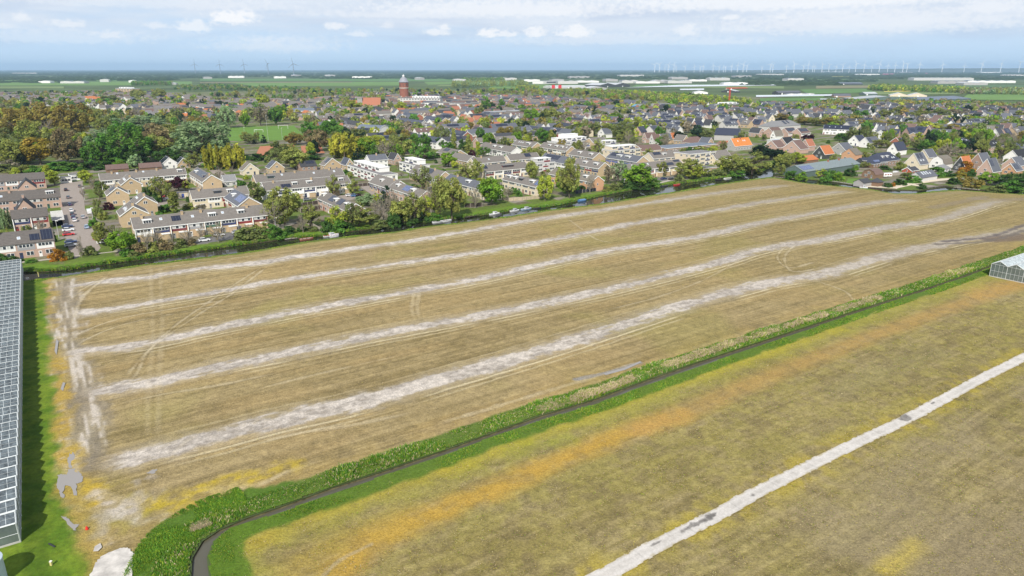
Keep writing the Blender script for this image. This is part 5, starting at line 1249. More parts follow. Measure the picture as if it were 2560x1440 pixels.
HOUSE_PX = [[(880, 352), (1090, 378), (1180, 345), (1240, 345), (1390, 335), (1500, 345), (1600, 343), (1650, 335), (1740, 345), (1780, 322), (1900, 326), (1910, 305), (2060, 303), (2130, 330), (2200, 345), (2300, 352), (2390, 345), (2640, 350), (2700, 292), (2560, 282), (2420, 268), (2100, 266), (1900, 264), (1690, 268), (1590, 262), (1450, 252), (1320, 246), (1110, 238), (900, 238), (780, 255), (520, 252), (330, 230), (-200, 226), (-200, 262), (60, 262), (220, 268), (300, 285), (420, 297), (480, 300), (560, 308), (580, 290), (760, 300), (800, 312)]]
def fill_houses():
    hr = random.Random(21)
    types = []
    def proto(wall, roof, L, D, E, Rz, ridge, extra):
        root = bpy.data.objects.new('house', None); kids = []
        wb, rb, tb = gable_body(ridge, L, D, E, Rz, .35, 0, extra.get('hip', 0))
        parts = [('wall', wb.data('wall', wallm(wall)), (0, 0, 0), (0, 0, 0)), ('roof', rb.data('roof', roofm(roof)), (0, 0, 0), (0, 0, 0))]
        if extra.get('trim'): parts.append(('verge_board', tb.data('verge_board', trim_w), (0, 0, 0), (0, 0, 0)))
        n = max(1, int(L / 5))
        for i in range(n): parts.append(('window', window_mesh(2.2, 1.4, 2), ((i + .5) * L / n, -.05, .9 if E < 4.6 else E - 1.8), (0, 0, 0)))
        if ridge == 'x':
            s = math.atan((Rz - E) / (D / 2)); 
            for t in extra.get('sky', ()): parts.append(('skylight', skylight_mesh(), (t * L, D * .25, E + (Rz - E) * .5 + .25), (s, 0, 0)))
            if extra.get('sol'): parts.append(('solar_panel', solar_mesh(L * .45, D * .38), (L * extra['sol'], D * .26, E + (Rz - E) * .52 + .25), (s, 0, 0)))
            if extra.get('dorm'): parts.append(('dormer', dormer_mesh(3.0), (L * .5, D * .16, E + (Rz - E) * .3), (0, 0, 0)))
        else: parts.append(('window', window_mesh(1.8, 1.3, 2), (L / 2, -.05, E + .3), (0, 0, 0)))
        return parts, L, D, wall, roof, ridge
    P = {}
    def mk(key, *a): P[key] = [proto(*x) for x in a]
    mk('est', ('white', 'slate', 10, 10, 3.4, 8.8, 'y', {'trim': 1}), ('cream', 'dark', 11, 9, 3.2, 8.6, 'x', {'sky': (.3, .6), 'trim': 1}), ('pink', 'navy', 11, 9, 3.4, 8.6, 'x', {'sol': .5}), ('pink', 'brown', 9, 10, 4, 9, 'y', {'trim': 1}),
       ('white', 'dark', 9, 11, 3.2, 9.2, 'y', {'trim': 1}), ('tan', 'greybrown', 11, 9, 4, 8.4, 'x', {'dorm': 1}), ('palegrey', 'slate', 22, 9, 5, 8.8, 'x', {'sol': .3, 'sky': (.6, .8)}), ('cream', 'slate', 9, 10, 3.4, 8.8, 'y', {'trim': 1}))
    mk('mid', ('tan', 'greybrown', 30, 9, 5.2, 8.6, 'x', {'sky': (.2, .5, .8)}), ('cream', 'dark', 24, 9, 5.2, 8.6, 'x', {'sol': .6}), ('red', 'slate', 32, 9, 5.2, 8.8, 'x', {'sol': .4}), ('pink', 'brown', 10, 10, 4, 8.8, 'y', {'trim': 1}), ('white', 'slate', 10, 10, 4, 8.8, 'y', {'trim': 1}), ('tan', 'brick', 12, 9, 4, 8.4, 'x', {}), ('cream', 'greybrown', 11, 9, 4, 8.4, 'x', {'dorm': 1}), ('white', 'brown', 20, 9, 5, 8.4, 'x', {'sky': (.3, .6)}))
    mk('old', ('tan', 'orange', 20, 9, 4.6, 7.6, 'x', {}), ('cream', 'greybrown', 22, 9, 4.6, 8.4, 'x', {}), ('cream', 'dark', 12, 9, 4.6, 8.4, 'x', {}), ('white', 'felt', 24, 9, 4.6, 7.4, 'x', {}), ('tan', 'greybrown', 26, 9, 5, 8.4, 'x', {}), ('pink', 'greybrown', 26, 9, 5, 8.4, 'x', {'sky': (.3, .7)}), ('white', 'slate', 10, 10, 4, 8.8, 'y', {'trim': 1}), ('tan', 'brown', 11, 9, 4, 8.4, 'x', {'dorm': 1}), ('pink', 'dark', 10, 10, 4, 9, 'y', {}), ('palegrey', 'greybrown', 28, 9, 5, 8.2, 'x', {'sol': .5}))
    words = {'slate': 'slate grey', 'dark': 'dark', 'navy': 'navy', 'brown': 'brown', 'greybrown': 'grey brown', 'brick': 'brick red', 'felt': 'pale grey', 'orange': 'orange'}
    poly = [tuple(at(x, y)[:2]) for x, y in HOUSE_PX[0]]
    bans = [[tuple(at(x, y)[:2]) for x, y in q] for q in ([(540, 360), (840, 360), (790, 300), (560, 304)], [(1780, 268), (1880, 268), (1880, 252), (1780, 254)])]
    cand = []
    us = np.arange(-1400, 2600, 13.0); ws = np.arange(200, 2300, 27.0)
    for w in ws:
        j = hr.uniform(-4, 4); u = us[0] + hr.uniform(0, 13)
        while u < us[-1]:
            x, y = u * U.x + (w + j) * W.x, u * U.y + (w + j) * W.y
            step = 13 + hr.uniform(-1, 3)
            if y > 150:
                px, py = pix(x, y)
                if -60 < px < 2620 and py > 226:
                    X = np.array([x]); Y = np.array([y])
                    if inside(X, Y, poly)[0] and not any(inside(X, Y, b)[0] for b in bans):
                        key = 'est' if px > 1560 else ('old' if (px < 1000 and py < 300) else 'mid')
                        pr = hr.choice(P[key]);
                        if key == 'old' and pr[4] in ('orange', 'brick') and hr.random() < .72: pr = hr.choice(P[key][1:]) 
                        if is_free(x, y, 6 + pr[1] * .25) and hr.random() < (.74 if px > 1560 else .70):
                            cand.append((y, x, px, py, pr)); FOOT.append((x, y, 4.5)); step = pr[1] + 5 + hr.uniform(0, 5)
                        else: step = 13
            u += step
    cand.sort(key=lambda c: c[0])
    near, far = cand[:300], cand[300:]
    print('house candidates', len(cand))
    for y, x, px, py, (parts, L, D, wall, roof, ridge) in near:
        a = ANG_U if hr.random() < .62 else ANG_U - math.pi / 2
        a += hr.choice((0, 0, 0, .25, -.3)) if px > 1500 else 0
        root = empty('house', (x, y, 0), a)
        mp = {}
        for nm, me, loc, rot in parts:
            par = root
            if nm in ('skylight', 'solar_panel', 'dormer'): par = mp['roof']
            o = put(nm, me, par, (loc[0] - L / 2, loc[1] - D / 2, loc[2]) if par is root else loc, rot)
            mp[nm] = o
        tag(root, None, 'house', 'village houses beyond the canal rows')
        pend(root, '%s walled %s with a %s roof' % ({'palegrey': 'pale grey'}.get(wall, wall), 'house' if L < 16 else 'row', words[roof]), px, py)
    # farther away: one mass of small houses
    mats = {}; ml = []
    def mi(m):
        if m.name not in mats: mats[m.name] = len(ml); ml.append(m)
        return mats[m.name]
    big = MB()
    for y, x, px, py, (parts, L, D, wall, roof, ridge) in far:
        a = ANG_U if hr.random() < .6 else ANG_U - math.pi / 2
        c, s = math.cos(a), math.sin(a)
        for me, k in ((parts[0][1], mi(wallm(wall))), (parts[1][1], mi(roofm(roof)))):
            n = len(big.v)
            for v in me.vertices:
                vx, vy = v.co.x - L / 2, v.co.y - D / 2; big.v.append((x + c * vx - s * vy, y + s * vx + c * vy, v.co.z))
            for p in me.polygons: big.f.append(tuple(n + i for i in p.vertices)); big.m.append(k)
    if far:
        o = big.build('distant_village', ml); o['kind'] = 'stuff'; o['label'] = 'mass of small far houses with grey and orange roofs around the water tower'; o['category'] = 'houses'
for q, x, y, sh in SHEDS: pend(sh, q + ' shed on the plain', x, y)
fill_houses()
# ------------------------------------------------------------------ trees and other growth
def leaf_mat(name, col, trans=.45, rand=.12):
    m = bpy.data.materials.new('leaf_' + name); m.use_nodes = True
    nt = m.node_tree; N, L = nt.nodes.new, nt.links.new
    nt.nodes.clear()
    out = N('ShaderNodeOutputMaterial'); at_ = N('ShaderNodeAttribute'); at_.attribute_name = 'tone'
    oi = N('ShaderNodeObjectInfo')
    hs = N('ShaderNodeHueSaturation'); hs.inputs['Color'].default_value = (*col, 1)
    mr = N('ShaderNodeMapRange'); mr.inputs['To Min'].default_value = .45; mr.inputs['To Max'].default_value = 1.5
    sp = N('ShaderNodeSeparateColor'); L(at_.outputs['Color'], sp.inputs[0]); L(sp.outputs[0], mr.inputs['Value'])
    m2 = N('ShaderNodeMapRange'); m2.inputs['To Min'].default_value = 1 - rand; m2.inputs['To Max'].default_value = 1 + rand; L(oi.outputs['Random'], m2.inputs['Value'])
    mu = N('ShaderNodeMath'); mu.operation = 'MULTIPLY'; L(mr.outputs['Result'], mu.inputs[0]); L(m2.outputs['Result'], mu.inputs[1]); L(mu.outputs[0], hs.inputs['Value'])
    m3 = N('ShaderNodeMapRange'); m3.inputs['To Min'].default_value = .485; m3.inputs['To Max'].default_value = .512; L(sp.outputs[1], m3.inputs['Value']); L(m3.outputs['Result'], hs.inputs['Hue'])
    d = N('ShaderNodeBsdfDiffuse'); t = N('ShaderNodeBsdfTranslucent'); mx = N('ShaderNodeMixShader'); mx.inputs[0].default_value = trans
    L(hs.outputs[0], d.inputs[0]); L(hs.outputs[0], t.inputs[0]); L(d.outputs[0], mx.inputs[1]); L(t.outputs[0], mx.inputs[2]); L(mx.outputs[0], out.inputs[0])
    return m
LEAF = {k: leaf_mat(k, c) for k, c in {'bright': (0.209, 0.363, 0.044), 'lime': (0.428, 0.499, 0.071), 'green': (0.141, 0.295, 0.052), 'dark': (0.083, 0.166, 0.042), 'olive': (0.315, 0.356, 0.095), 'dull': (0.235, 0.283, 0.094), 'bronze': (0.34, 0.285, 0.075), 'brown': (0.31, 0.26, 0.13), 'grey': (0.297, 0.264, 0.176), 'silver': (0.295, 0.413, 0.201), 'willow': (0.396, 0.396, 0.055), 'gold': (0.42, 0.34, 0.06), 'purple': (0.073, 0.026, 0.037), 'orange': (0.506, 0.253, 0.039), 'conifer': (0.035, 0.067, 0.035), 'blossom': (0.36, 0.33, 0.24), 'reed': (0.62, 0.52, 0.33), 'grass': (0.105, 0.252, 0.031), 'ygrass': (0.274, 0.377, 0.043)}.items()}
bark = mat('bark', (.12, .095, .07), .95, .25, 2.0); bark_p = mat('pale_bark', (.26, .23, .19), .95, .25, 2.0)

def quads(C, N_, S, rng, tone, droop=0.0):
    """Leaf quads at centres C facing roughly N_, half-size S."""
    n = len(C)
    a = rng.normal(size=(n, 3)); a -= N_ * (a * N_).sum(1, keepdims=True); a /= np.linalg.norm(a, axis=1, keepdims=True) + 1e-9
    if droop: a = a * (1 - droop) + np.array([0, 0, -1.0]) * droop; a /= np.linalg.norm(a, axis=1, keepdims=True)
    b = np.cross(N_, a); b /= np.linalg.norm(b, axis=1, keepdims=True) + 1e-9
    S = S[:, None]; e = 1 + .9 * droop * 2
    P = np.stack([C - a * S * e - b * S * .55, C - a * S * .2 * e + b * S * .75, C + a * S * e + b * S * .35, C + a * S * .3 * e - b * S * .8], 1).reshape(-1, 3)
    return P, np.arange(4 * n).reshape(n, 4), np.repeat(tone, 4, 0)

def crown_mesh(kind, seed, mult=1.0):
    """Crown in a unit box: width 1, from z=0 to z=1 of the tree's height (leaf sizes as fractions of the width)."""
    rng = np.random.default_rng(seed * 77 + 5)
    U_ = {'round': (46, 62, .036, .21, .15), 'airy': (44, 40, .028, .17, .16), 'bare': (36, 18, .018, .16, .16), 'plume': (95, 60, .022, .12, .08), 'column': (30, 56, .085, .42, .06), 'weep': (56, 54, .030, .13, .12), 'cone': (38, 50, .05, .18, .04), 'shrub': (30, 50, .045, .23, .0), 'spread': (70, 58, .026, .16, .12)}[kind]
    nc, nl, ls, rc, z0 = U_
    nl = int(nl * mult)
    C = []
    while len(C) < nc:
        p = rng.uniform(-1, 1, 3); r = math.hypot(p[0], p[1])
        h = (p[2] + 1) / 2
        if kind in ('round', 'airy', 'bare', 'spread', 'plume'):
            prof = math.sqrt(max(0, 1 - ((h - .48) / .52) ** 2)) * (.92 + .16 * rng.random())
            if kind == 'plume': prof = math.sqrt(max(0, 1 - ((h - .40) / .60) ** 2))
        elif kind == 'column': prof = .75 * math.sin(math.pi * min(1, max(0, h * .9 + .1))) ** .6
        elif kind == 'cone': prof = (1 - h) * .95 + .04
        elif kind == 'weep': prof = math.sqrt(max(0, 1 - ((h - .5) / .55) ** 2))
        else: prof = math.sqrt(max(0, 1 - h * h)) 
        if r > prof: continue
        if rng.random() > .30 + .8 * (r / max(prof, .05)) ** 2 and kind not in ('column', 'cone'): continue
        C.append((p[0] * .5 * (1 - rc * .5), p[1] * .5 * (1 - rc * .5), z0 + (1 - z0) * (.04 + .92 * h)))
    C = np.array(C); asp = {'column': 3.6, 'cone': 2.0, 'shrub': .8, 'weep': 1.05}.get(kind, 1.1)
    Ps, Fs, Ts = [], [], []; base = 0
    for i, c in enumerate(C):
        d = rng.normal(size=(nl, 3)); d /= np.linalg.norm(d, axis=1, keepdims=True)
        rad = rc * .5 * (.55 + .6 * rng.random((nl, 1)) ** .6) * (.75 + .5 * rng.random())
        off = d * rad
        sc = np.array([1, 1, 1 / asp * (1.5 if kind in ('plume', 'column') else 1.0)])
        if kind == 'weep': off = off * np.array([.8, .8, 1]); off[:, 2] -= rng.random(nl) ** 1.5 * .30
        pos = c + off * sc
        pos[:, 2] = np.clip(pos[:, 2], z0 * .55 if kind != 'weep' else .05, 1.02)
        nrm = d * .9 + rng.normal(size=(nl, 3)) * .4 + np.array([0, -.0, .45]); nrm /= np.linalg.norm(nrm, axis=1, keepdims=True)
        t = np.clip(.46 + rng.normal() * .17 + rng.normal(size=nl) * .13, 0, 1)
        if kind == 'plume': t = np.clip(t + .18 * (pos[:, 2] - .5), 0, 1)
        P, F, T = quads(pos * np.array([1, 1, asp]), nrm, ls * (.7 + .6 * rng.random(nl)) * 1.0, rng, np.stack([t, np.full(nl, rng.random()), t * 0], 1), .55 if kind == 'weep' else (.0))
        P[:, 2] /= asp
        Ps.append(P); Fs.append(F + base); Ts.append(T); base += len(P)
    me = np_mesh('crown', np.concatenate(Ps), np.concatenate(Fs), LEAF['green'], {'tone': np.concatenate(Ts)})
    return me, C

def trunk_mesh(kind, seed, C, m):
    rng = random.Random(seed); b = MB()
    top = {'round': .6, 'airy': .8, 'bare': .9, 'plume': .6, 'column': .85, 'weep': .6, 'cone': .9, 'shrub': .3, 'spread': .6}[kind]
    r = {'column': .05, 'cone': .03, 'shrub': .02}.get(kind, .028)
    b.beam((0, 0, 0), (.01, 0, top * .45), r, 0, r * .7, 6).beam((.01, 0, top * .45), (0, .01, top), r * .7, 0, r * .2, 5)
    for i, c in enumerate(C):
        if kind in ('cone', 'column') and i % 3: continue
        z = min(top * .95, max(.08, c[2] * (.45 + .25 * rng.random())))
        k = r * (.42 if kind in ('airy', 'bare') else .34)
        mid = (c[0] * .55, c[1] * .55, z + (c[2] - z) * .45)
        b.beam((0, 0, z), mid, k, 0, k * .7, 4).beam(mid, tuple(c), k * .7, 0, k * .25, 4)
        if kind in ('bare', 'airy'):
            for _ in range(4 if kind == 'bare' else 2):
                e = (c[0] + rng.uniform(-.13, .13), c[1] + rng.uniform(-.13, .13), c[2] + rng.uniform(0, .11)); b.beam(mid, e, k * .4, 0, k * .14, 3)
    return b.data('trunk', m)
PROTO = {}
def proto(kind, seed):
    if (kind, seed) not in PROTO:
        me, C = crown_mesh(kind, seed); PROTO[(kind, seed)] = (me, trunk_mesh(kind, seed, C, bark_p if kind in ('bare',) else bark))
    return PROTO[(kind, seed)]

NAMES = {'round': 'broadleaf_tree', 'airy': 'young_tree', 'bare': 'bare_tree', 'plume': 'poplar_tree', 'column': 'columnar_tree', 'weep': 'willow_tree', 'cone': 'conifer_tree', 'shrub': 'shrub', 'spread': 'broadleaf_tree'}
LOOKS = {'bright': 'fresh green', 'lime': 'yellow green', 'green': 'mid green', 'dark': 'dark green', 'olive': 'olive', 'dull': 'dull green', 'bronze': 'bronze', 'brown': 'brown budding', 'grey': 'grey brown', 'silver': 'silvery green', 'willow': 'golden green', 'gold': 'gold tinged', 'purple': 'dark purple', 'orange': 'bright orange', 'conifer': 'blackish green', 'blossom': 'cream blossoming'}
SHAPE = {'round': 'rounded leafy tree', 'airy': 'open crowned young tree', 'bare': 'half bare tree', 'plume': 'big plumed poplar', 'column': 'slim upright tree', 'weep': 'weeping willow', 'cone': 'pointed conifer', 'shrub': 'low shrub', 'spread': 'broad spreading tree'}
TREES = []
def plant(kind, colour, p, H, Wd, seed=None, pend_it=True):
    seed = rnd.randrange(4) if seed is None else seed
    me, tr = proto(kind, seed)
    root = empty(NAMES[kind], (p[0], p[1], 0), rnd.uniform(0, 6.28)); root.scale = (Wd, Wd, H)
    c = put('crown', me, root); c.material_slots[0].link = 'OBJECT'; c.material_slots[0].material = LEAF[colour]
    if kind != 'shrub': put('trunk', tr, root)
    else: put('stem', tr, root)
    px, py = pix(p[0], p[1])
    tag(root, None, 'shrub' if kind == 'shrub' else ('conifer' if kind == 'cone' else 'tree'), 'trees and shrubs of the village')
    pend(root, LOOKS[colour] + ' ' + SHAPE[kind], px, py)
    TREES.append((p[0], p[1], Wd)); return root
def tree(kind, colour, px, base, top, wpx, seed=None):
    p = at(px, base); H = max(1.2, height_at(p, top)); Wd = 1.16 * wpx * depth(p) / FPX; H *= 1.05
    return plant(kind, colour, p, H, Wd, seed)

T_ = [  # kind, colour, px, base row, top row, width in px
 ('round', 'bright', 305, 634, 582, 62), ('round', 'olive', 266, 615, 555, 46), ('bare', 'grey', 292, 618, 562, 56), ('bare', 'grey', 205, 645, 590, 16), ('shrub', 'dull', 224, 638, 614, 36), ('shrub', 'orange', 151, 649, 623, 44), ('shrub', 'dull', 173, 648, 628, 22),
 ('round', 'dark', 4, 672, 634, 44), ('round', 'olive', 6, 640, 578, 40), ('weep', 'silver', 14, 573, 522, 32), ('round', 'dark', 14, 528, 503, 26), ('shrub', 'dark', 134, 606, 570, 14), ('shrub', 'dark', 40, 655, 640, 30), ('shrub', 'green', 78, 656, 648, 26),
 ('column', 'lime', 137, 462, 424, 24), ('column', 'lime', 119, 450, 408, 18), ('round', 'lime', 216, 458, 425, 30), ('bare', 'brown', 233, 478, 440, 16), ('airy', 'dull', 250, 500, 470, 20), ('shrub', 'dull', 246, 540, 508, 20), ('shrub', 'olive', 258, 548, 528, 26), ('shrub', 'green', 234, 565, 545, 24), ('bare', 'grey', 210, 500, 462, 14),
 ('shrub', 'purple', 273, 524, 507, 24), ('airy', 'olive', 406, 505, 440, 46), ('column', 'olive', 437, 532, 472, 26), ('round', 'purple', 447, 478, 445, 44), ('airy', 'lime', 465, 478, 452, 26), ('shrub', 'dark', 372, 492, 465, 26), ('shrub', 'dark', 395, 506, 482, 24), ('shrub', 'green', 418, 530, 512, 40), ('shrub', 'olive', 480, 522, 505, 36), ('shrub', 'dark', 472, 505, 490, 14), ('shrub', 'dark', 523, 515, 496, 14), ('shrub', 'blossom', 500, 522, 510, 30), ('shrub', 'green', 545, 515, 505, 22),
 ('shrub', 'dull', 255, 475, 452, 30), ('shrub', 'green', 246, 465, 455, 20), ('shrub', 'olive', 575, 462, 450, 34), ('shrub', 'green', 600, 470, 452, 30), ('bare', 'grey', 552, 460, 415, 24), ('shrub', 'dark', 200, 445, 436, 16),
 ('bare', 'grey', 370, 632, 572, 24), ('bare', 'grey', 432, 620, 586, 22), ('bare', 'grey', 395, 612, 574, 36), ('bare', 'grey', 468, 614, 575, 32), ('bare', 'brown', 546, 606, 556, 40), ('bare', 'grey', 620, 590, 560, 24), ('bare', 'grey', 505, 600, 560, 22),
 ('shrub', 'brown', 345, 632, 606, 42), ('shrub', 'olive', 375, 629, 606, 40), ('shrub', 'brown', 410, 623, 600, 46), ('shrub', 'dull', 446, 618, 598, 44), ('shrub', 'brown', 475, 612, 597, 32), ('shrub', 'green', 318, 640, 622, 30), ('shrub', 'dull', 340, 642, 628, 34), ('shrub', 'dull', 620, 600, 568, 62), ('shrub', 'green', 690, 594, 562, 56), ('shrub', 'dull', 650, 598, 572, 48), ('shrub', 'olive', 655, 570, 550, 40), ('shrub', 'dark', 720, 585, 566, 34),
 ('spread', 'olive', 712, 562, 472, 78), ('bare', 'olive', 688, 572, 500, 62), ('round', 'dull', 646, 508, 456, 36), ('airy', 'olive', 833, 492, 438, 30), ('airy', 'olive', 882, 490, 448, 30), ('bare', 'grey', 758, 582, 535, 26), ('shrub', 'dark', 820, 580, 552, 34), ('shrub', 'green', 845, 578, 548, 44), ('shrub', 'dark', 755, 578, 562, 22), ('shrub', 'dull', 782, 576, 568, 40), ('shrub', 'bright', 818, 575, 545, 20), ('shrub', 'dark', 870, 574, 556, 32),
 ('airy', 'olive', 898, 566, 520, 74), ('airy', 'dull', 925, 562, 532, 50), ('bare', 'grey', 960, 562, 490, 58), ('airy', 'olive', 780, 568, 512, 46), ('airy', 'lime', 850, 574, 515, 50), ('airy', 'dull', 880, 570, 510, 44), ('round', 'olive', 1000, 562, 505, 50), ('airy', 'lime', 1062, 552, 492, 44), ('round', 'dull', 1090, 520, 478, 40), ('airy', 'olive', 1150, 520, 470, 40), ('airy', 'lime', 1215, 500, 455, 30), ('airy', 'olive', 730, 520, 490, 30), ('round', 'olive', 665, 560, 515, 44), ('airy', 'lime', 1400, 470, 430, 30), ('airy', 'olive', 1655, 440, 405, 30), ('airy', 'lime', 1500, 430, 400, 26), ('cone', 'conifer', 968, 522, 458, 42), ('round', 'silver', 918, 515, 486, 46), ('shrub', 'purple', 897, 494, 484, 14), ('shrub', 'lime', 940, 500, 484, 20), ('airy', 'olive', 1036, 558, 480, 48), ('bare', 'brown', 1078, 536, 458, 54), ('airy', 'olive', 1100, 548, 462, 46), ('round', 'olive', 1130, 548, 452, 60), ('airy', 'olive', 1015, 560, 500, 36), ('shrub', 'dark', 985, 566, 530, 36), ('shrub', 'dark', 1010, 562, 540, 40), ('shrub', 'dark', 1050, 556, 530, 40), ('shrub', 'green', 1085, 550, 532, 44), ('shrub', 'dull', 950, 570, 552, 40), ('bare', 'grey', 985, 530, 470, 34),
 ('airy', 'dull', 1056, 482, 418, 52), ('airy', 'olive', 1100, 500, 440, 40), ('round', 'bright', 1121, 418, 383, 42), ('round', 'lime', 1136, 421, 402, 20), ('shrub', 'dark', 1030, 475, 462, 36), ('shrub', 'bright', 1005, 483, 470, 28), ('bare', 'bronze', 995, 425, 402, 20), ('shrub', 'green', 860, 436, 424, 24), ('shrub', 'green', 700, 560, 545, 20),
 ('round', 'bright', 1228, 512, 444, 56), ('round', 'lime', 1363, 502, 440, 38), ('spread', 'olive', 1423, 496, 395, 50), ('airy', 'bright', 1418, 490, 445, 44), ('airy', 'olive', 1166, 460, 408, 52), ('airy', 'olive', 1190, 455, 400, 40), ('round', 'olive', 1330, 452, 402, 28), ('round', 'olive', 1325, 408, 370, 40), ('airy', 'olive', 1288, 438, 400, 30), ('round', 'lime', 1205, 470, 445, 30), ('airy', 'olive', 1350, 402, 366, 28), ('bare', 'grey', 1475, 482, 440, 22), ('bare', 'grey', 1188, 520, 466, 30), ('bare', 'grey', 1270, 500, 466, 30), ('shrub', 'green', 1285, 483, 470, 28), ('shrub', 'dark', 1450, 474, 462, 40), ('shrub', 'dark', 1437, 480, 455, 22),
 ('round', 'bright', 1592, 468, 409, 66), ('airy', 'silver', 1546, 456, 402, 36), ('airy', 'grey', 1522, 460, 415, 30), ('shrub', 'dark', 1565, 470, 450, 44), ('shrub', 'green', 1625, 464, 444, 50), ('shrub', 'dull', 1540, 474, 455, 36), ('shrub', 'dark', 1600, 472, 455, 50), ('shrub', 'olive', 1515, 478, 466, 26), ('airy', 'olive', 1620, 395, 370, 26),
 ('column', 'olive', 1135, 378, 325, 15), ('column', 'olive', 1171, 388, 338, 17), ('column', 'lime', 1196, 388, 350, 13), ('column', 'olive', 1312, 352, 320, 15), ('column', 'olive', 1378, 358, 326, 16), ('column', 'dull', 1360, 356, 334, 13), ('column', 'olive', 1325, 354, 330, 13), ('round', 'dark', 1158, 380, 348, 20), ('round', 'dark', 1100, 372, 345, 22), ('shrub', 'purple', 1180, 394, 376, 18), ('airy', 'green', 1210, 392, 368, 30), ('airy', 'green', 1140, 405, 378, 26), ('cone', 'conifer', 1263, 392, 374, 12), ('round', 'green', 1270, 402, 386, 24), ('airy', 'lime', 1275, 370, 346, 20), ('cone', 'conifer', 1416, 364, 350, 22), ('airy', 'olive', 1340, 340, 322, 24), ('column', 'olive', 1492, 372, 345, 14), ('airy', 'lime', 1540, 400, 380, 26), ('round', 'olive', 1250, 362, 350, 20),
 ('spread', 'olive', 1722, 446, 398, 62), ('airy', 'lime', 1735, 448, 415, 50), ('airy', 'olive', 1760, 442, 420, 40), ('spread', 'olive', 1828, 436, 388, 72), ('airy', 'olive', 1880, 436, 382, 74), ('round', 'conifer', 1908, 400, 364, 58), ('round', 'conifer', 1935, 398, 372, 42), ('shrub', 'dark', 1945, 415, 395, 30), ('airy', 'lime', 1810, 436, 402, 36), ('bare', 'olive', 1862, 434, 395, 40), ('round', 'olive', 1960, 420, 385, 46), ('spread', 'lime', 1985, 410, 382, 54), ('shrub', 'green', 1845, 440, 425, 40), ('shrub', 'olive', 1885, 432, 420, 40), ('airy', 'olive', 1948, 438, 410, 32), ('shrub', 'green', 1980, 446, 428, 36), ('shrub', 'bright', 2002, 450, 430, 26), ('shrub', 'dull', 1700, 456, 438, 26), ('shrub', 'dull', 1790, 440, 425, 50), ('shrub', 'olive', 1750, 378, 366, 34), ('shrub', 'lime', 1785, 376, 364, 34), ('shrub', 'dark', 1720, 380, 368, 34), ('airy', 'olive', 1706, 385, 370, 20),
 ('shrub', 'green', 2080, 448, 424, 34), ('shrub', 'bright', 2096, 452, 432, 30), ('shrub', 'dark', 2125, 440, 422, 30), ('shrub', 'bright', 2130, 425, 408, 26), ('airy', 'olive', 2160, 420, 405, 26), ('airy', 'lime', 2050, 446, 422, 28), ('shrub', 'green', 2062, 452, 430, 30), ('round', 'bright', 2470, 462, 432, 44), ('spread', 'dark', 2540, 472, 434, 70), ('shrub', 'green', 2515, 478, 452, 60), ('shrub', 'dull', 2490, 480, 462, 40), ('shrub', 'orange', 2412, 428, 404, 40), ('round', 'gold', 2412, 410, 386, 38), ('shrub', 'gold', 2398, 440, 425, 26), ('shrub', 'bronze', 2412, 456, 440, 40), ('shrub', 'bronze', 2435, 468, 448, 46), ('shrub', 'green', 2280, 456, 440, 40), ('shrub', 'dark', 2250, 462, 448, 30), ('shrub', 'dark', 2218, 468, 456, 22), ('shrub', 'orange', 2232, 466, 456, 12), ('shrub', 'dark', 2305, 472, 460, 22), ('shrub', 'green', 2340, 440, 418, 40), ('shrub', 'dark', 2368, 440, 428, 34), ('shrub', 'dark', 2425, 440, 424, 24), ('shrub', 'dull', 2270, 446, 432, 34), ('shrub', 'dark', 2385, 460, 445, 30), ('shrub', 'bronze', 2272, 452, 440, 14), ('bare', 'grey', 2372, 396, 354, 46), ('bare', 'grey', 2352, 395, 362, 34), ('airy', 'dull', 2290, 375, 350, 40), ('round', 'green', 2312, 380, 350, 36), ('airy', 'lime', 2332, 388, 365, 24), ('shrub', 'olive', 2252, 425, 405, 30), ('shrub', 'dark', 2212, 425, 414, 26), ('airy', 'olive', 2202, 370, 350, 46), ('round', 'green', 2105, 352, 334, 32), ('round', 'conifer', 2395, 350, 325, 30), ('spread', 'brown', 2430, 345, 325, 44), ('round', 'conifer', 2372, 352, 338, 30), ('bare', 'grey', 2490, 352, 332, 50), ('bare', 'grey', 2540, 352, 330, 40), ('round', 'purple', 2020, 352, 336, 30), ('spread', 'dull', 1748, 342, 318, 44), ('spread', 'dull', 1765, 346, 325, 34), ('round', 'conifer', 1697, 356, 328, 30), ('column', 'olive', 1662, 362, 335, 18), ('round', 'conifer', 1718, 328, 310, 24),
 # tree belts between the right hand estates
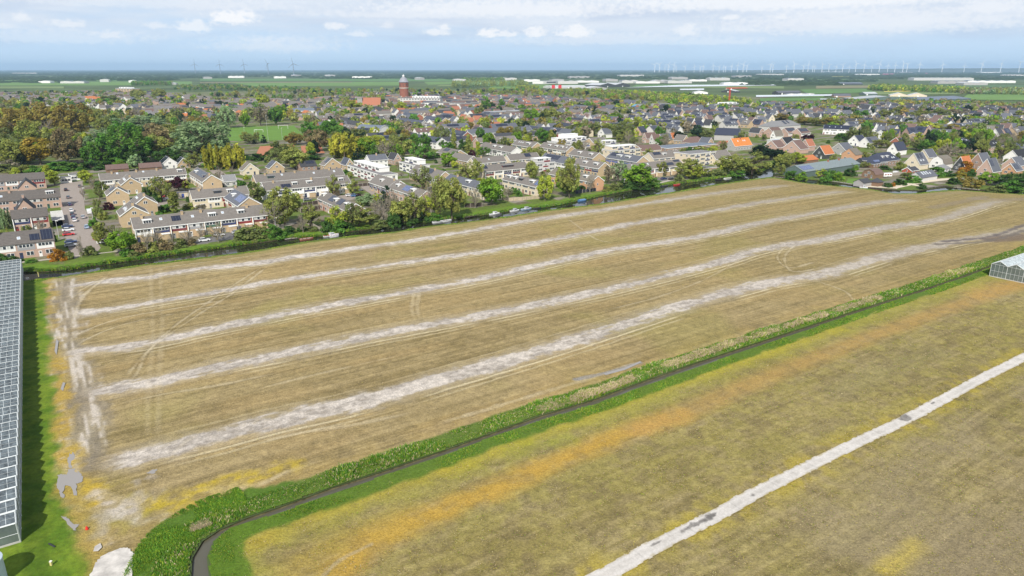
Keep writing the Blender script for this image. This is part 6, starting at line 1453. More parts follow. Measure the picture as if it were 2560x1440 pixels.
 ('spread', 'bronze', 2010, 312, 292, 44), ('spread', 'olive', 2040, 314, 294, 44), ('spread', 'bronze', 2070, 316, 294, 44), ('spread', 'olive', 2098, 318, 296, 40), ('round', 'bright', 2082, 330, 306, 34), ('spread', 'dull', 2128, 308, 284, 46), ('round', 'green', 2150, 300, 276, 40), ('spread', 'bronze', 2152, 322, 300, 44), ('spread', 'olive', 2180, 324, 300, 46), ('spread', 'bronze', 2212, 326, 302, 48), ('spread', 'olive', 2245, 328, 304, 46), ('spread', 'olive', 2275, 330, 304, 40), ('round', 'lime', 2318, 334, 304, 44), ('spread', 'olive', 2350, 332, 308, 44), ('spread', 'bronze', 2385, 334, 310, 44), ('spread', 'olive', 2425, 336, 312, 50), ('spread', 'dull', 2460, 332, 308, 50), ('spread', 'olive', 2300, 300, 276, 50), ('spread', 'dull', 2345, 298, 272, 50), ('spread', 'grey', 2390, 296, 272, 50), ('spread', 'olive', 2500, 322, 300, 50), ('round', 'lime', 2440, 312, 292, 36), ('spread', 'bronze', 2540, 318, 296, 46), ('spread', 'olive', 2210, 296, 274, 46), ('spread', 'dull', 2250, 290, 268, 46), ('round', 'conifer', 2418, 286, 262, 16), ('round', 'conifer', 2500, 292, 270, 16), ('spread', 'olive', 2560, 300, 276, 50), ('spread', 'olive', 1880, 300, 280, 44), ('spread', 'dull', 1840, 296, 276, 36), ('spread', 'olive', 1795, 302, 284, 36), ('spread', 'bronze', 1950, 302, 284, 40), ('spread', 'lime', 1720, 308, 284, 34), ('spread', 'olive', 1690, 312, 290, 34), ('spread', 'dull', 1620, 330, 300, 40), ('spread', 'olive', 1580, 330, 300, 40), ('round', 'lime', 1640, 312, 292, 30),
 # the wooded park
 ('plume', 'silver', 350, 330, 288, 118), ('plume', 'silver', 268, 402, 326, 96), ('plume', 'green', 318, 410, 310, 118), ('plume', 'silver', 512, 402, 297, 132), ('plume', 'silver', 566, 320, 266, 46), ('plume', 'green', 260, 415, 350, 80), ('spread', 'bronze', 40, 348, 270, 74), ('spread', 'bronze', 112, 345, 260, 82), ('spread', 'bronze', 190, 345, 260, 84), ('spread', 'olive', 85, 380, 300, 70), ('spread', 'olive', 150, 360, 320, 70), ('spread', 'brown', 172, 412, 322, 70), ('round', 'gold', 102, 412, 348, 74), ('spread', 'brown', 396, 392, 312, 72), ('spread', 'olive', 402, 402, 335, 66), ('round', 'lime', 443, 398, 360, 46), ('spread', 'olive', 30, 415, 350, 70), ('spread', 'dull', 130, 385, 330, 50), ('bare', 'grey', 120, 350, 300, 50), ('spread', 'dull', 10, 390, 320, 60), ('spread', 'dark', 215, 400, 340, 60), ('spread', 'dark', 345, 412, 360, 70), ('spread', 'dark', 420, 412, 372, 60), ('round', 'dull', 60, 410, 375, 60), ('round', 'olive', 225, 320, 275, 50), ('round', 'lime', 214, 300, 265, 24), ('spread', 'green', 470, 395, 345, 60), ('airy', 'olive', 485, 420, 380, 40), ('round', 'silver', 340, 425, 386, 32), ('shrub', 'green', 285, 418, 396, 60), ('shrub', 'bright', 300, 422, 400, 40), ('spread', 'olive', 430, 340, 310, 60), ('spread', 'dull', 455, 350, 320, 60),
 ('weep', 'willow', 536, 424, 361, 46), ('weep', 'willow', 583, 422, 358, 54), ('weep', 'willow', 578, 418, 372, 40), ('weep', 'willow', 862, 396, 334, 74), ('round', 'lime', 935, 392, 342, 76), ('round', 'bright', 915, 394, 345, 50), ('spread', 'brown', 793, 378, 324, 54), ('round', 'olive', 738, 424, 370, 60), ('round', 'dull', 700, 400, 352, 40), ('airy', 'dull', 690, 420, 372, 46), ('cone', 'conifer', 660, 358, 332, 16), ('cone', 'conifer', 636, 360, 346, 10), ('cone', 'conifer', 895, 402, 366, 30), ('round', 'green', 822, 348, 300, 54), ('round', 'green', 850, 352, 315, 44), ('round', 'dull', 900, 352, 322, 50), ('round', 'green', 775, 345, 305, 40), ('spread', 'bronze', 735, 362, 332, 44), ('airy', 'dull', 625, 360, 335, 40), ('round', 'green', 720, 398, 372, 44), ('shrub', 'dark', 690, 392, 376, 50), ('shrub', 'dark', 650, 400, 384, 50), ('shrub', 'dark', 770, 400, 378, 50), ('shrub', 'dark', 600, 400, 386, 40), ('bare', 'grey', 965, 400, 350, 50), ('airy', 'bright', 990, 400, 360, 36), ('airy', 'green', 1045, 398, 354, 40), ('airy', 'green', 1060, 402, 362, 44), ('airy', 'olive', 1000, 370, 335, 50), ('round', 'olive', 1020, 385, 350, 40), ('shrub', 'dark', 1080, 395, 380, 40), ('round', 'green', 1120, 390, 355, 30),
 ('shrub', 'dull', 20, 428, 410, 60), ('shrub', 'olive', 60, 432, 412, 60), ('shrub', 'green', 95, 432, 414, 50), ('shrub', 'blossom', 22, 420, 398, 40), ('shrub', 'green', 150, 425, 404, 60), ('shrub', 'green', 190, 424, 405, 60), ('shrub', 'dark', 230, 425, 404, 50), ('shrub', 'lime', 40, 436, 420, 20), ('shrub', 'lime', 175, 423, 408, 40),
 # bright and dark trees picked out in the middle of the village
 ('round', 'bright', 1328, 312, 272, 38), ('round', 'conifer', 1356, 314, 284, 14), ('round', 'olive', 1370, 308, 270, 44), ('round', 'bright', 1540, 305, 282, 34), ('round', 'lime', 1594, 315, 292, 22), ('round', 'lime', 1208, 326, 296, 28), ('round', 'bronze', 1172, 328, 306, 22), ('spread', 'olive', 1450, 335, 305, 40), ('spread', 'dull', 1480, 340, 308, 42), ('spread', 'olive', 1520, 342, 306, 46), ('spread', 'dull', 1555, 350, 306, 50), ('round', 'dull', 1435, 335, 310, 30), ('spread', 'dull', 1500, 300, 278, 40), ('spread', 'olive', 1400, 302, 280, 36), ('spread', 'grey', 1420, 306, 284, 40), ('round', 'lime', 1656, 325, 306, 26), ('spread', 'lime', 880, 278, 250, 44), ('round', 'lime', 900, 296, 278, 28), ('round', 'lime', 1003, 282, 256, 32), ('round', 'bright', 706, 295, 262, 26), ('round', 'silver', 578, 282, 264, 30), ('round', 'bright', 614, 318, 285, 20), ('round', 'green', 690, 312, 268, 34), ('airy', 'grey', 652, 314, 270, 36), ('spread', 'olive', 345, 248, 224, 30), ('spread', 'olive', 400, 250, 222, 30), ('round', 'olive', 350, 250, 226, 26), ('round', 'lime', 660, 268, 236, 30), ('round', 'dull', 275, 262, 238, 40), ('round', 'green', 285, 260, 244, 30), ('round', 'conifer', 548, 268, 252, 22), ('round', 'conifer', 168, 262, 244, 20), ('round', 'conifer', 103, 262, 243, 22), ('spread', 'dull', 1310, 290, 272, 30), ('round', 'green', 1254, 276, 248, 16), ('round', 'green', 1215, 280, 245, 22), ('round', 'green', 1290, 268, 246, 12), ('round', 'conifer', 1665, 284, 262, 14), ('airy', 'lime', 1105, 276, 262, 16)]
for row in T_: tree(*row)
def garden_growth():
    hr = random.Random(51)
    zone = [tuple(at(x, y)[:2]) for x, y in [(-40, 640), (300, 628), (500, 590), (700, 570), (900, 545), (1160, 520), (1400, 492), (1560, 460), (1720, 440), (1720, 400), (1480, 360), (1200, 345), (1000, 395), (800, 400), (480, 410), (240, 430), (-40, 440)]]
    east = [tuple(at(x, y)[:2]) for x, y in [(2060, 445), (2160, 430), (2300, 450), (2450, 470), (2600, 478), (2600, 340), (1900, 340), (1830, 370), (1900, 400), (2000, 400)]]
    park = [tuple(at(x, y)[:2]) for x, y in [(-60, 425), (250, 415), (480, 398), (600, 396), (560, 300), (420, 296), (200, 276), (-60, 280)]]
    roads = [[tuple(at(x, y)[:2]) for x, y in q] for q in ([(150, 458), (206, 453), (240, 560), (285, 627), (186, 648), (150, 520)], [(366, 455), (398, 452), (450, 522), (398, 524)], [(470, 607), (498, 611), (668, 579), (560, 583)], [(560, 353), (768, 350), (735, 314), (575, 318)], [(888, 458), (936, 492), (950, 486), (924, 458)])]
    for poly, n, kinds, lo, hi, gap in ((zone, 150, [('shrub', 'green'), ('shrub', 'dull'), ('shrub', 'olive'), ('shrub', 'lime'), ('airy', 'olive'), ('round', 'dull'), ('shrub', 'dark'), ('airy', 'lime'), ('bare', 'grey'), ('shrub', 'bright'), ('round', 'olive'), ('column', 'olive')], 1.3, 6.5, 1.4),
                               (east, 90, [('shrub', 'green'), ('shrub', 'olive'), ('airy', 'olive'), ('round', 'dull'), ('shrub', 'dark'), ('round', 'lime'), ('bare', 'grey'), ('spread', 'olive')], 1.5, 7.5, 1.6),
                               (park, 60, [('spread', 'olive'), ('spread', 'dull'), ('round', 'green'), ('spread', 'bronze'), ('plume', 'silver'), ('round', 'lime'), ('spread', 'dark'), ('bare', 'grey')], 9, 17, 3)):
        P_ = np.array(poly); lo_, hi_ = P_.min(0), P_.max(0); k = 0; tries = 0
        while k < n and tries < 20000:
            tries += 1
            x, y = hr.uniform(lo_[0], hi_[0]), hr.uniform(lo_[1], hi_[1]); X, Y = np.array([x]), np.array([y])
            if not inside(X, Y, poly)[0] or any(inside(X, Y, r)[0] for r in roads): continue
            if not is_free(x, y, gap * .5): continue
            kd, c = hr.choice(kinds); H = hr.uniform(lo, hi)
            if kd == 'shrub': H = min(H, 3.0)
            Wd = H * {'shrub': 1.35, 'column': .32, 'spread': 1.05}.get(kd, .8)
            if any((x - t[0]) ** 2 + (y - t[1]) ** 2 < ((t[2] + Wd) * .33) ** 2 for t in TREES): continue
            plant(kd, c, (x, y), H, Wd); k += 1
garden_growth()

def fill_trees():
    hr = random.Random(33)
    kinds = [('round', 'olive'), ('round', 'lime'), ('airy', 'olive'), ('spread', 'dull'), ('round', 'green'), ('bare', 'grey'), ('spread', 'olive'), ('round', 'bronze'), ('round', 'bright'), ('round', 'conifer'), ('spread', 'dull'), ('airy', 'dull')]
    poly = [tuple(at(x, y)[:2]) for x, y in HOUSE_PX[0]]
    big = [tuple(at(x, y)[:2]) for x, y in [(-100, 300), (-100, 425), (260, 420), (480, 405), (620, 405), (820, 395), (1000, 400), (1110, 372), (1180, 350), (1230, 380), (1700, 400), (1830, 380), (1950, 350), (2640, 420), (2640, 240), (1700, 240), (1300, 228), (-300, 222), (-300, 300)]]
    bans = [[tuple(at(x, y)[:2]) for x, y in q] for q in ([(545, 357), (785, 355), (745, 308), (565, 312)], [(1780, 268), (1880, 268), (1880, 244), (1780, 246)], [(1880, 262), (2700, 262), (2700, 214), (1880, 214)], [(632, 396), (815, 388), (800, 360), (645, 362)], [(1560, 225), (1880, 262), (1880, 205), (1560, 205)], [(960, 272), (1190, 272), (1190, 246), (960, 246)])]
    out = []
    for _ in range(26000):
        d = math.exp(hr.uniform(math.log(330), math.log(2250))); a = R(hr.uniform(-40, 40)); x, y = math.sin(a) * d, math.cos(a) * d
        if hr.random() > (d / 2250) ** 1.1: continue
        px, py = pix(x, y)
        if not (-80 < px < 2640 and py > 222): continue
        X, Y = np.array([x]), np.array([y])
        if not inside(X, Y, big)[0] or any(inside(X, Y, b)[0] for b in bans): continue
        # groves are denser where the noise says so
        g = fbm(np.array([x / 140.0]), np.array([y / 140.0]), 400, 3)[0]
        if g < .40 + .22 * hr.random(): continue
        if not is_free(x, y, 1.5): continue
        if any((x - t[0]) ** 2 + (y - t[1]) ** 2 < (t[2] * .35 + 2.5) ** 2 for t in TREES): continue
        out.append((y, x, px, py)); TREES.append((x, y, 7))
    out.sort(key=lambda c: c[0])
    print('fill trees', len(out))
    n_near = 190
    for y, x, px, py in out[:n_near]:
        k, c = hr.choice(kinds); H = hr.uniform(7.5, 14.5); plant(k, c, (x, y), H, H * hr.uniform(.65, .95))
    # the rest as one mass
    rng = np.random.default_rng(5)
    Ps, Fs, Ts, Ms, base = [], [], [], [], 0
    cols = ['olive', 'lime', 'dull', 'green', 'grey', 'bronze', 'bright', 'conifer', 'olive', 'dull']
    for y, x, px, py in out[n_near:]:
        n = 90; H = hr.uniform(7, 14); Wd = H * hr.uniform(.7, 1.0)
        d = rng.normal(size=(n, 3)); d /= np.linalg.norm(d, axis=1, keepdims=True)
        pos = d * (.55 + .45 * rng.random((n, 1)))
        pos = pos * np.array([Wd * .5, Wd * .5, H * .44]) + np.array([x, y, H * .55])
        nrm = d * .7 + rng.normal(size=(n, 3)) * .4; nrm /= np.linalg.norm(nrm, axis=1, keepdims=True)
        t = np.clip(.5 + rng.normal(size=n) * .18 + .1 * hr.uniform(-1, 1), 0, 1)
        P, F, T = quads(pos, nrm, Wd * .13 * (.7 + .6 * rng.random(n)), rng, np.stack([t, np.full(n, hr.random()), t * 0], 1))
        Ps.append(P); Fs.append(F + base); Ts.append(T); base += len(P); Ms.append(np.full(n, hr.randrange(len(cols))))
    me = np_mesh('distant_trees', np.concatenate(Ps), np.concatenate(Fs), [LEAF[c] for c in cols], {'tone': np.concatenate(Ts)}, np.concatenate(Ms))
    o = link(bpy.data.objects.new('distant_trees', me)); tag(o, 'mass of small far trees between the roofs of the village', 'trees', None, 'stuff')
fill_trees()

def grove(name, label, pts_px, hgt, n, cols, size, seed, up=1.0):
    """A far wood that reads as one mass: leaf clumps filling a strip of land."""
    rng = np.random.default_rng(seed); hr = random.Random(seed)
    poly = ground_pts(pts_px); P_ = np.array(poly); C = []
    lo, hi = P_.min(0), P_.max(0)
    while len(C) < n:
        q = rng.uniform(lo, hi, (n, 2)); q = q[inside(q[:, 0], q[:, 1], poly)]; C.extend(q.tolist())
    C = np.array(C[:n]); Ps, Fs, Ts, Ms, base = [], [], [], [], 0
    for x, y in C:
        m = 44; H = hgt * hr.uniform(.7, 1.12); Wd = size * hr.uniform(.7, 1.2)
        d = rng.normal(size=(m, 3)); d /= np.linalg.norm(d, axis=1, keepdims=True); pos = d * (.5 + .5 * rng.random((m, 1)))
        pos = pos * np.array([Wd * .5, Wd * .5, H * .46]) + np.array([x, y, H * .52])
        nrm = d * .7 + rng.normal(size=(m, 3)) * .4; nrm /= np.linalg.norm(nrm, axis=1, keepdims=True)
        t = np.clip(.5 + rng.normal(size=m) * .2 + .12 * hr.uniform(-1, 1), 0, 1)
        P, F, T = quads(pos, nrm, Wd * .16 * (.7 + .6 * rng.random(m)), rng, np.stack([t, np.full(m, hr.random()), t * 0], 1)); Ps.append(P); Fs.append(F + base); Ts.append(T); base += len(P); Ms.append(np.full(m, hr.randrange(len(cols))))
    me = np_mesh(name, np.concatenate(Ps), np.concatenate(Fs), [LEAF[c] for c in cols], {'tone': np.concatenate(Ts)}, np.concatenate(Ms))
    o = link(bpy.data.objects.new(name, me)); tag(o, label, 'wood', None, 'stuff'); return o
grove('woods', 'straight edged pale green poplar wood beyond the village', [(1128, 220), (1322, 216), (1310, 210), (1135, 212)], 21, 520, ['dull', 'olive', 'silver'], 11, 1)
grove('woods', 'darker wood behind the straight edged poplar wood', [(1150, 205), (1262, 203), (1258, 200), (1160, 201)], 20, 200, ['green', 'dull'], 13, 2)
grove('woods', 'yellow green wood beyond the farm fields at the right', [(2166, 226), (2420, 235), (2420, 228), (2200, 220)], 17, 420, ['olive', 'lime', 'dull', 'green'], 12, 3)
grove('woods', 'paler willow wood at the right edge beyond the farm fields', [(2400, 236), (2640, 240), (2640, 230), (2400, 229)], 15, 300, ['silver', 'dull', 'olive', 'grey'], 12, 4)
grove('woods', 'green spinney beside the far green fields at the left', [(328, 214.5), (432, 214), (432, 211), (330, 211)], 17, 170, ['green', 'dull'], 12, 5)
grove('woods', 'bushy strip in front of the poplar wood', [(1288, 222), (1345, 221), (1345, 218), (1290, 218)], 9, 90, ['lime', 'dull'], 9, 6)
grove('woods', 'tree belt along the back of the right estate', [(1960, 284), (2200, 268), (2640, 284), (2640, 274), (2300, 256), (2100, 258), (1960, 268)], 11, 420, ['olive', 'bronze', 'dull', 'grey', 'green'], 9.5, 7)
grove('woods', 'yellow green tree belt left of the red crane', [(1480, 240), (1700, 262), (1780, 262), (1900, 268), (1880, 255), (1700, 240), (1500, 228), (1380, 226)], 11, 460, ['lime', 'olive', 'bright', 'dull'], 10, 8)
grove('woods', 'hazy tree belt behind the left housing estate', [(430, 226), (800, 232), (800, 225), (560, 215), (450, 216)], 11, 240, ['dark', 'dull', 'olive', 'green'], 11, 9)

def horizon_woods():
    """Endless hedges, orchards and woods out to the horizon, as low leafy mounds."""
    rng = np.random.default_rng(77)
    belts = []
    def belt(x0, x1, y0, y1, n, hgt=11): belts.append((x0, x1, y0, y1, n, hgt))
    belt(-400, 3000, 177.2, 181.5, 9000, 13); belt(-400, 3000, 181.5, 187.5, 2600, 11); belt(-300, 2900, 182, 187, 1900, 11); belt(450, 1150, 186, 196, 420, 10); belt(1100, 2700, 184, 199, 1500, 9); belt(-100, 500, 188, 197, 520, 10); belt(500, 2700, 187, 192, 500, 10); belt(1850, 2700, 187, 200, 500, 9)
    belt(-100, 440, 196, 202.5, 380, 10); belt(1500, 2150, 190, 199, 420, 8); belt(780, 1160, 193, 198, 160, 8); belt(2300, 2700, 190, 197, 200, 10); belt(1840, 2100, 208, 214, 150, 9); belt(1860, 1980, 196, 210, 120, 10); belt(2000, 2180, 201, 205, 120, 8); belt(-100, 200, 203, 208, 90, 6)
    Ps, Fs, Ts, base = [], [], [], 0
    oct_ = np.array([(1, 0, 0), (.5, .87, .1), (-.5, .87, -.1), (-1, 0, 0), (-.5, -.87, .1), (.5, -.87, -.1), (0, 0, 1)], float)
    tri = np.array([(i, (i + 1) % 6, 6) for i in range(6)])
    for x0, x1, y0, y1, n, hgt in belts:
        px = rng.uniform(x0, x1, n); g0, g1 = 1 / (y0 - 172.6), 1 / (y1 - 172.6); py = 172.6 + 1 / rng.uniform(g1, g0, n)
        cl = vnoise(px / 60.0, py * 1.4, 500)
        keep = cl > .34 if n > 2000 else cl > .30
        for a, b in zip(px[keep], py[keep]):
            p = at(a, b); w = 16 + p.y * .0034 * rng.uniform(.5, 1.4); H = hgt * rng.uniform(.6, 1.25)
            for _ in range(2):
                jx, jy = rng.normal(0, w * .8, 2); t = rng.uniform(.2, .8)
                P = oct_ * np.array([w * .5 * rng.uniform(.8, 1.9), w * .5, H]) * rng.uniform(.85, 1.15, (7, 1)) + np.array([p.x + jx, p.y + jy, 0]); P[:6, 2] = H * .12
                Ps.append(P); Fs.append(tri + base); Ts.append(np.tile([[t, rng.random(), 0]], (7, 1))); base += 7
    me = np_mesh('treeline', np.concatenate(Ps), np.concatenate(Fs), leaf_mat('far_wood', (.045, .072, .03), .1), {'tone': np.concatenate(Ts)})
    o = link(bpy.data.objects.new('treeline', me)); tag(o, 'endless low woods and hedges out to the horizon', 'woods', None, 'stuff')
    # low dunes behind the plain on the far side
    mb = MB(); n = 120; y0 = 15500.0; hr = random.Random(2); prev = None
    for i in range(n + 1):
        px = 1500 + 1500 * i / n; x = (px - 1280) / FPX * y0
        f = min(1, max(0, (px - 1560) / 900)); h = 8 + 78 * f ** .8 + 10 * (vnoise(np.array([i * .35]), np.array([0.0]), 9)[0] - .5)
        row = [(x, y0, 0), (x, y0 + 500, h), (x, y0 + 1500, h * .96), (x, y0 + 2400, 0)]
        if prev: 
            for k in range(3): mb.face([prev[k], row[k], row[k + 1], prev[k + 1]])
        prev = row
    o = mb.build('hills', mat('dune_woods', (.05, .07, .04), .95, .4, .002)); o['kind'] = 'structure'
horizon_woods()

def tufts(name, label, poly_or_line, half, n, hgt, wid, cols, seed, kind='stuff', zbase=0.0, lean=.25, jitter=None):
    """Standing grass or reed along a line: crossed blades grown from the bank."""
    rng = np.random.default_rng(seed)
    ln = np.array(poly_or_line); seg = np.hypot(*np.diff(ln, axis=0).T); cum = np.concatenate([[0], np.cumsum(seg)])
    # more where it is near the camera
    s = rng.uniform(0, cum[-1], n * 3); i = np.clip(np.searchsorted(cum, s) - 1, 0, len(seg) - 1); t = (s - cum[i]) / seg[i]
    p = ln[i] + (ln[i + 1] - ln[i]) * t[:, None]; d = (ln[i + 1] - ln[i]) / seg[i][:, None]; nr = np.stack([-d[:, 1], d[:, 0]], 1)
    keep = rng.random(n * 3) < np.clip(150.0 / np.hypot(p[:, 0], p[:, 1]), .12, 1); p, nr = p[keep][:n], nr[keep][:n]; n = len(p)
    off = rng.uniform(half[0], half[1], n)[:, None]; p = p + nr * off
    dens = vnoise(p[:, 0] / 3.5, p[:, 1] / 3.5, seed); hh = hgt * (.25 + 1.2 * dens * (.6 + .8 * vnoise(p[:, 0] / 11, p[:, 1] / 11, seed + 9))) * rng.uniform(.7, 1.2, n); dist = np.hypot(p[:, 0], p[:, 1]); ww = wid * np.clip(dist / 120.0, .8, 2.4) * rng.uniform(.7, 1.3, n)
    Ps, Fs, Ts, Ms, base = [], [], [], [], 0
    tone = np.clip(.25 + .5 * dens + rng.normal(size=n) * .14, 0, 1)
    mi_ = rng.integers(0, len(cols), n)
    for k in range(2):
        a = rng.uniform(0, np.pi, n); c, s_ = np.cos(a) * ww, np.sin(a) * ww; lx, ly = rng.normal(0, lean, n) * hh, rng.normal(0, lean, n) * hh
        z = np.full(n, zbase)
        P = np.stack([np.stack([p[:, 0] - c, p[:, 1] - s_, z], 1), np.stack([p[:, 0] + c, p[:, 1] + s_, z], 1), np.stack([p[:, 0] + c * .7 + lx, p[:, 1] + s_ * .7 + ly, z + hh * .85], 1), np.stack([p[:, 0] - c * .25 + lx * 1.2, p[:, 1] - s_ * .25 + ly, z + hh], 1)], 1).reshape(-1, 3)
        Ps.append(P); Fs.append(np.arange(4 * n).reshape(n, 4) + base); base += 4 * n; Ts.append(np.repeat(np.stack([tone, rng.random(n), tone * 0], 1), 4, 0)); Ms.append(mi_)
    me = np_mesh(name, np.concatenate(Ps), np.concatenate(Fs), [LEAF[c] for c in cols], {'tone': np.concatenate(Ts)}, np.concatenate(Ms))
    o = link(bpy.data.objects.new(name, me)); tag(o, label, 'grass', None, kind); return o
DFs, DNs = smooth_line(DF, 6), smooth_line(DN, 6)
tufts('grass', 'rank dark green grass on the field side of the ditch', DFs, (.3, 4.8), 42000, .62, .085, ['grass', 'grass', 'green', 'ygrass', 'grass', 'ygrass', 'olive', 'grass', 'reed'], 61)
tufts('grass', 'lighter grass leaning over the near side of the ditch', DNs, (-3.4, -.5), 32000, .38, .075, ['grass', 'ygrass', 'grass', 'green', 'ygrass', 'olive'], 62)
tufts('reeds', 'pale dead reed along the far edge of the ditch', smooth_line(ground_pts([(1345, 1030), (1475, 991), (1600, 944), (1740, 894), (1960, 822), (2200, 748)]), 5), (-.9, 1.2), 14000, .95, .10, ['reed', 'reed', 'reed', 'ygrass'], 63)
tufts('reeds', 'heap of dead reed at the bend of the ditch', ground_pts([(476, 1327), (500, 1318), (524, 1308)]), (-.9, .9), 1800, .6, .08, ['reed', 'reed', 'blossom'], 64)
tufts('reeds', 'pale dead reed before the right glasshouse', ground_pts([(2345, 697), (2385, 686), (2425, 676)]), (-1.2, 1.2), 2500, .8, .1, ['reed', 'ygrass'], 67)
tufts('grass', 'fresh green weeds covering the head of the ditch', smooth_line(ground_pts([(385, 1440), (408, 1385), (432, 1342), (515, 1284), (612, 1248)]), 6), (-3.8, 3.8), 18000, .34, .08, ['bright', 'grass', 'green', 'ygrass'], 65)
tufts('grass', 'tall bank weeds along the village side of the canal', smooth_line(FB[1:], 4), (.1, 2.6), 15000, .75, .24, ['grass', 'ygrass', 'green', 'dull'], 66, zbase=-.1)
tufts('grass', 'thin grass fringe along the field side of the canal', smooth_line(NB[1:], 4), (-1.7, .1), 12000, .22, .16, ['grass', 'ygrass', 'olive'], 68)

def weeds(name, label, poly_px, n, hgt, wid, cols, seed, weight=None):
    """Loose weeds and stubble standing on a field, thicker near the camera."""
    rng = np.random.default_rng(seed); poly = ground_pts(poly_px); P_ = np.array(poly); lo, hi = P_.min(0), P_.max(0); got = []; tot = 0
    while tot < n:
        q = rng.uniform(lo, hi, (n * 2, 2)); d = np.hypot(q[:, 0], q[:, 1])
        k = inside(q[:, 0], q[:, 1], poly) & (rng.random(len(q)) < np.clip((95.0 / d) ** 1.6, 0, 1)) & (fbm(q[:, 0] / 3, q[:, 1] / 3, seed, 3) > .22 + .36 * rng.random(len(q)))
        dp, _, _ = seg_dist(q[:, 0], q[:, 1], ground_pts(PATH_MID)); k &= dp > 1.5
        do, _, _ = seg_dist(q[:, 0], q[:, 1], ground_pts([(960, 1340), (1250, 1218), (1560, 1086), (1900, 952), (2560, 708)])); k &= (do > 3.4) | (rng.random(len(q)) < .25)
        got.append(q[k]); tot += k.sum()
    p = np.concatenate(got)[:n]; d = np.hypot(p[:, 0], p[:, 1]); h = hgt * rng.uniform(.5, 1.4, n); w = wid * rng.uniform(.6, 1.4, n) * np.clip(d / 110, .8, 2)
    mi_ = rng.integers(0, len(cols), n); tone = np.clip(.5 + rng.normal(size=n) * .16, 0, 1); Ps, Fs, Ts, Ms, base = [], [], [], [], 0
    for k in range(2):
        a = rng.uniform(0, np.pi, n); c, s_ = np.cos(a) * w, np.sin(a) * w; lx, ly = rng.normal(0, .6, n) * h, rng.normal(0, .6, n) * h; z = np.full(n, .06)
        P = np.stack([np.stack([p[:, 0] - c, p[:, 1] - s_, z], 1), np.stack([p[:, 0] + c, p[:, 1] + s_, z], 1), np.stack([p[:, 0] + c * .8 + lx, p[:, 1] + s_ * .8 + ly, z + h], 1), np.stack([p[:, 0] - c * .6 + lx, p[:, 1] - s_ * .6 + ly, z + h * 1.1], 1)], 1).reshape(-1, 3)
        Ps.append(P); Fs.append(np.arange(4 * n).reshape(n, 4) + base); base += 4 * n; Ts.append(np.repeat(np.stack([tone, rng.random(n), tone * 0], 1), 4, 0)); Ms.append(mi_)
    me = np_mesh(name, np.concatenate(Ps), np.concatenate(Fs), [LEAF[c] for c in cols], {'tone': np.concatenate(Ts)}, np.concatenate(Ms))
    tag(link(bpy.data.objects.new(name, me)), label, 'weeds', None, 'stuff')
LEAF['stubble'] = leaf_mat('stubble', (.46, .38, .22), .3); LEAF['moss'] = leaf_mat('moss', (.42, .36, .08), .3); LEAF['drab'] = leaf_mat('drab', (.28, .25, .12), .3)
weeds('weeds', 'sparse dry weeds over the near right field', [(660, 1540), (560, 1330), (700, 1295), (1100, 1155), (1740, 930), (2560, 660), (2760, 640), (2760, 1540)], 90000, .085, .075, ['stubble', 'moss', 'stubble', 'moss', 'stubble', 'stubble', 'drab', 'ygrass'], 81)
weeds('weeds', 'short dry stubble weeds over the main field', [(240, 1300), (170, 1100), (150, 850), (300, 700), (1200, 560), (2300, 500), (2500, 620), (1740, 870), (1100, 1080), (480, 1270)], 60000, .06, .075, ['stubble', 'stubble', 'stubble', 'moss', 'drab'], 82)
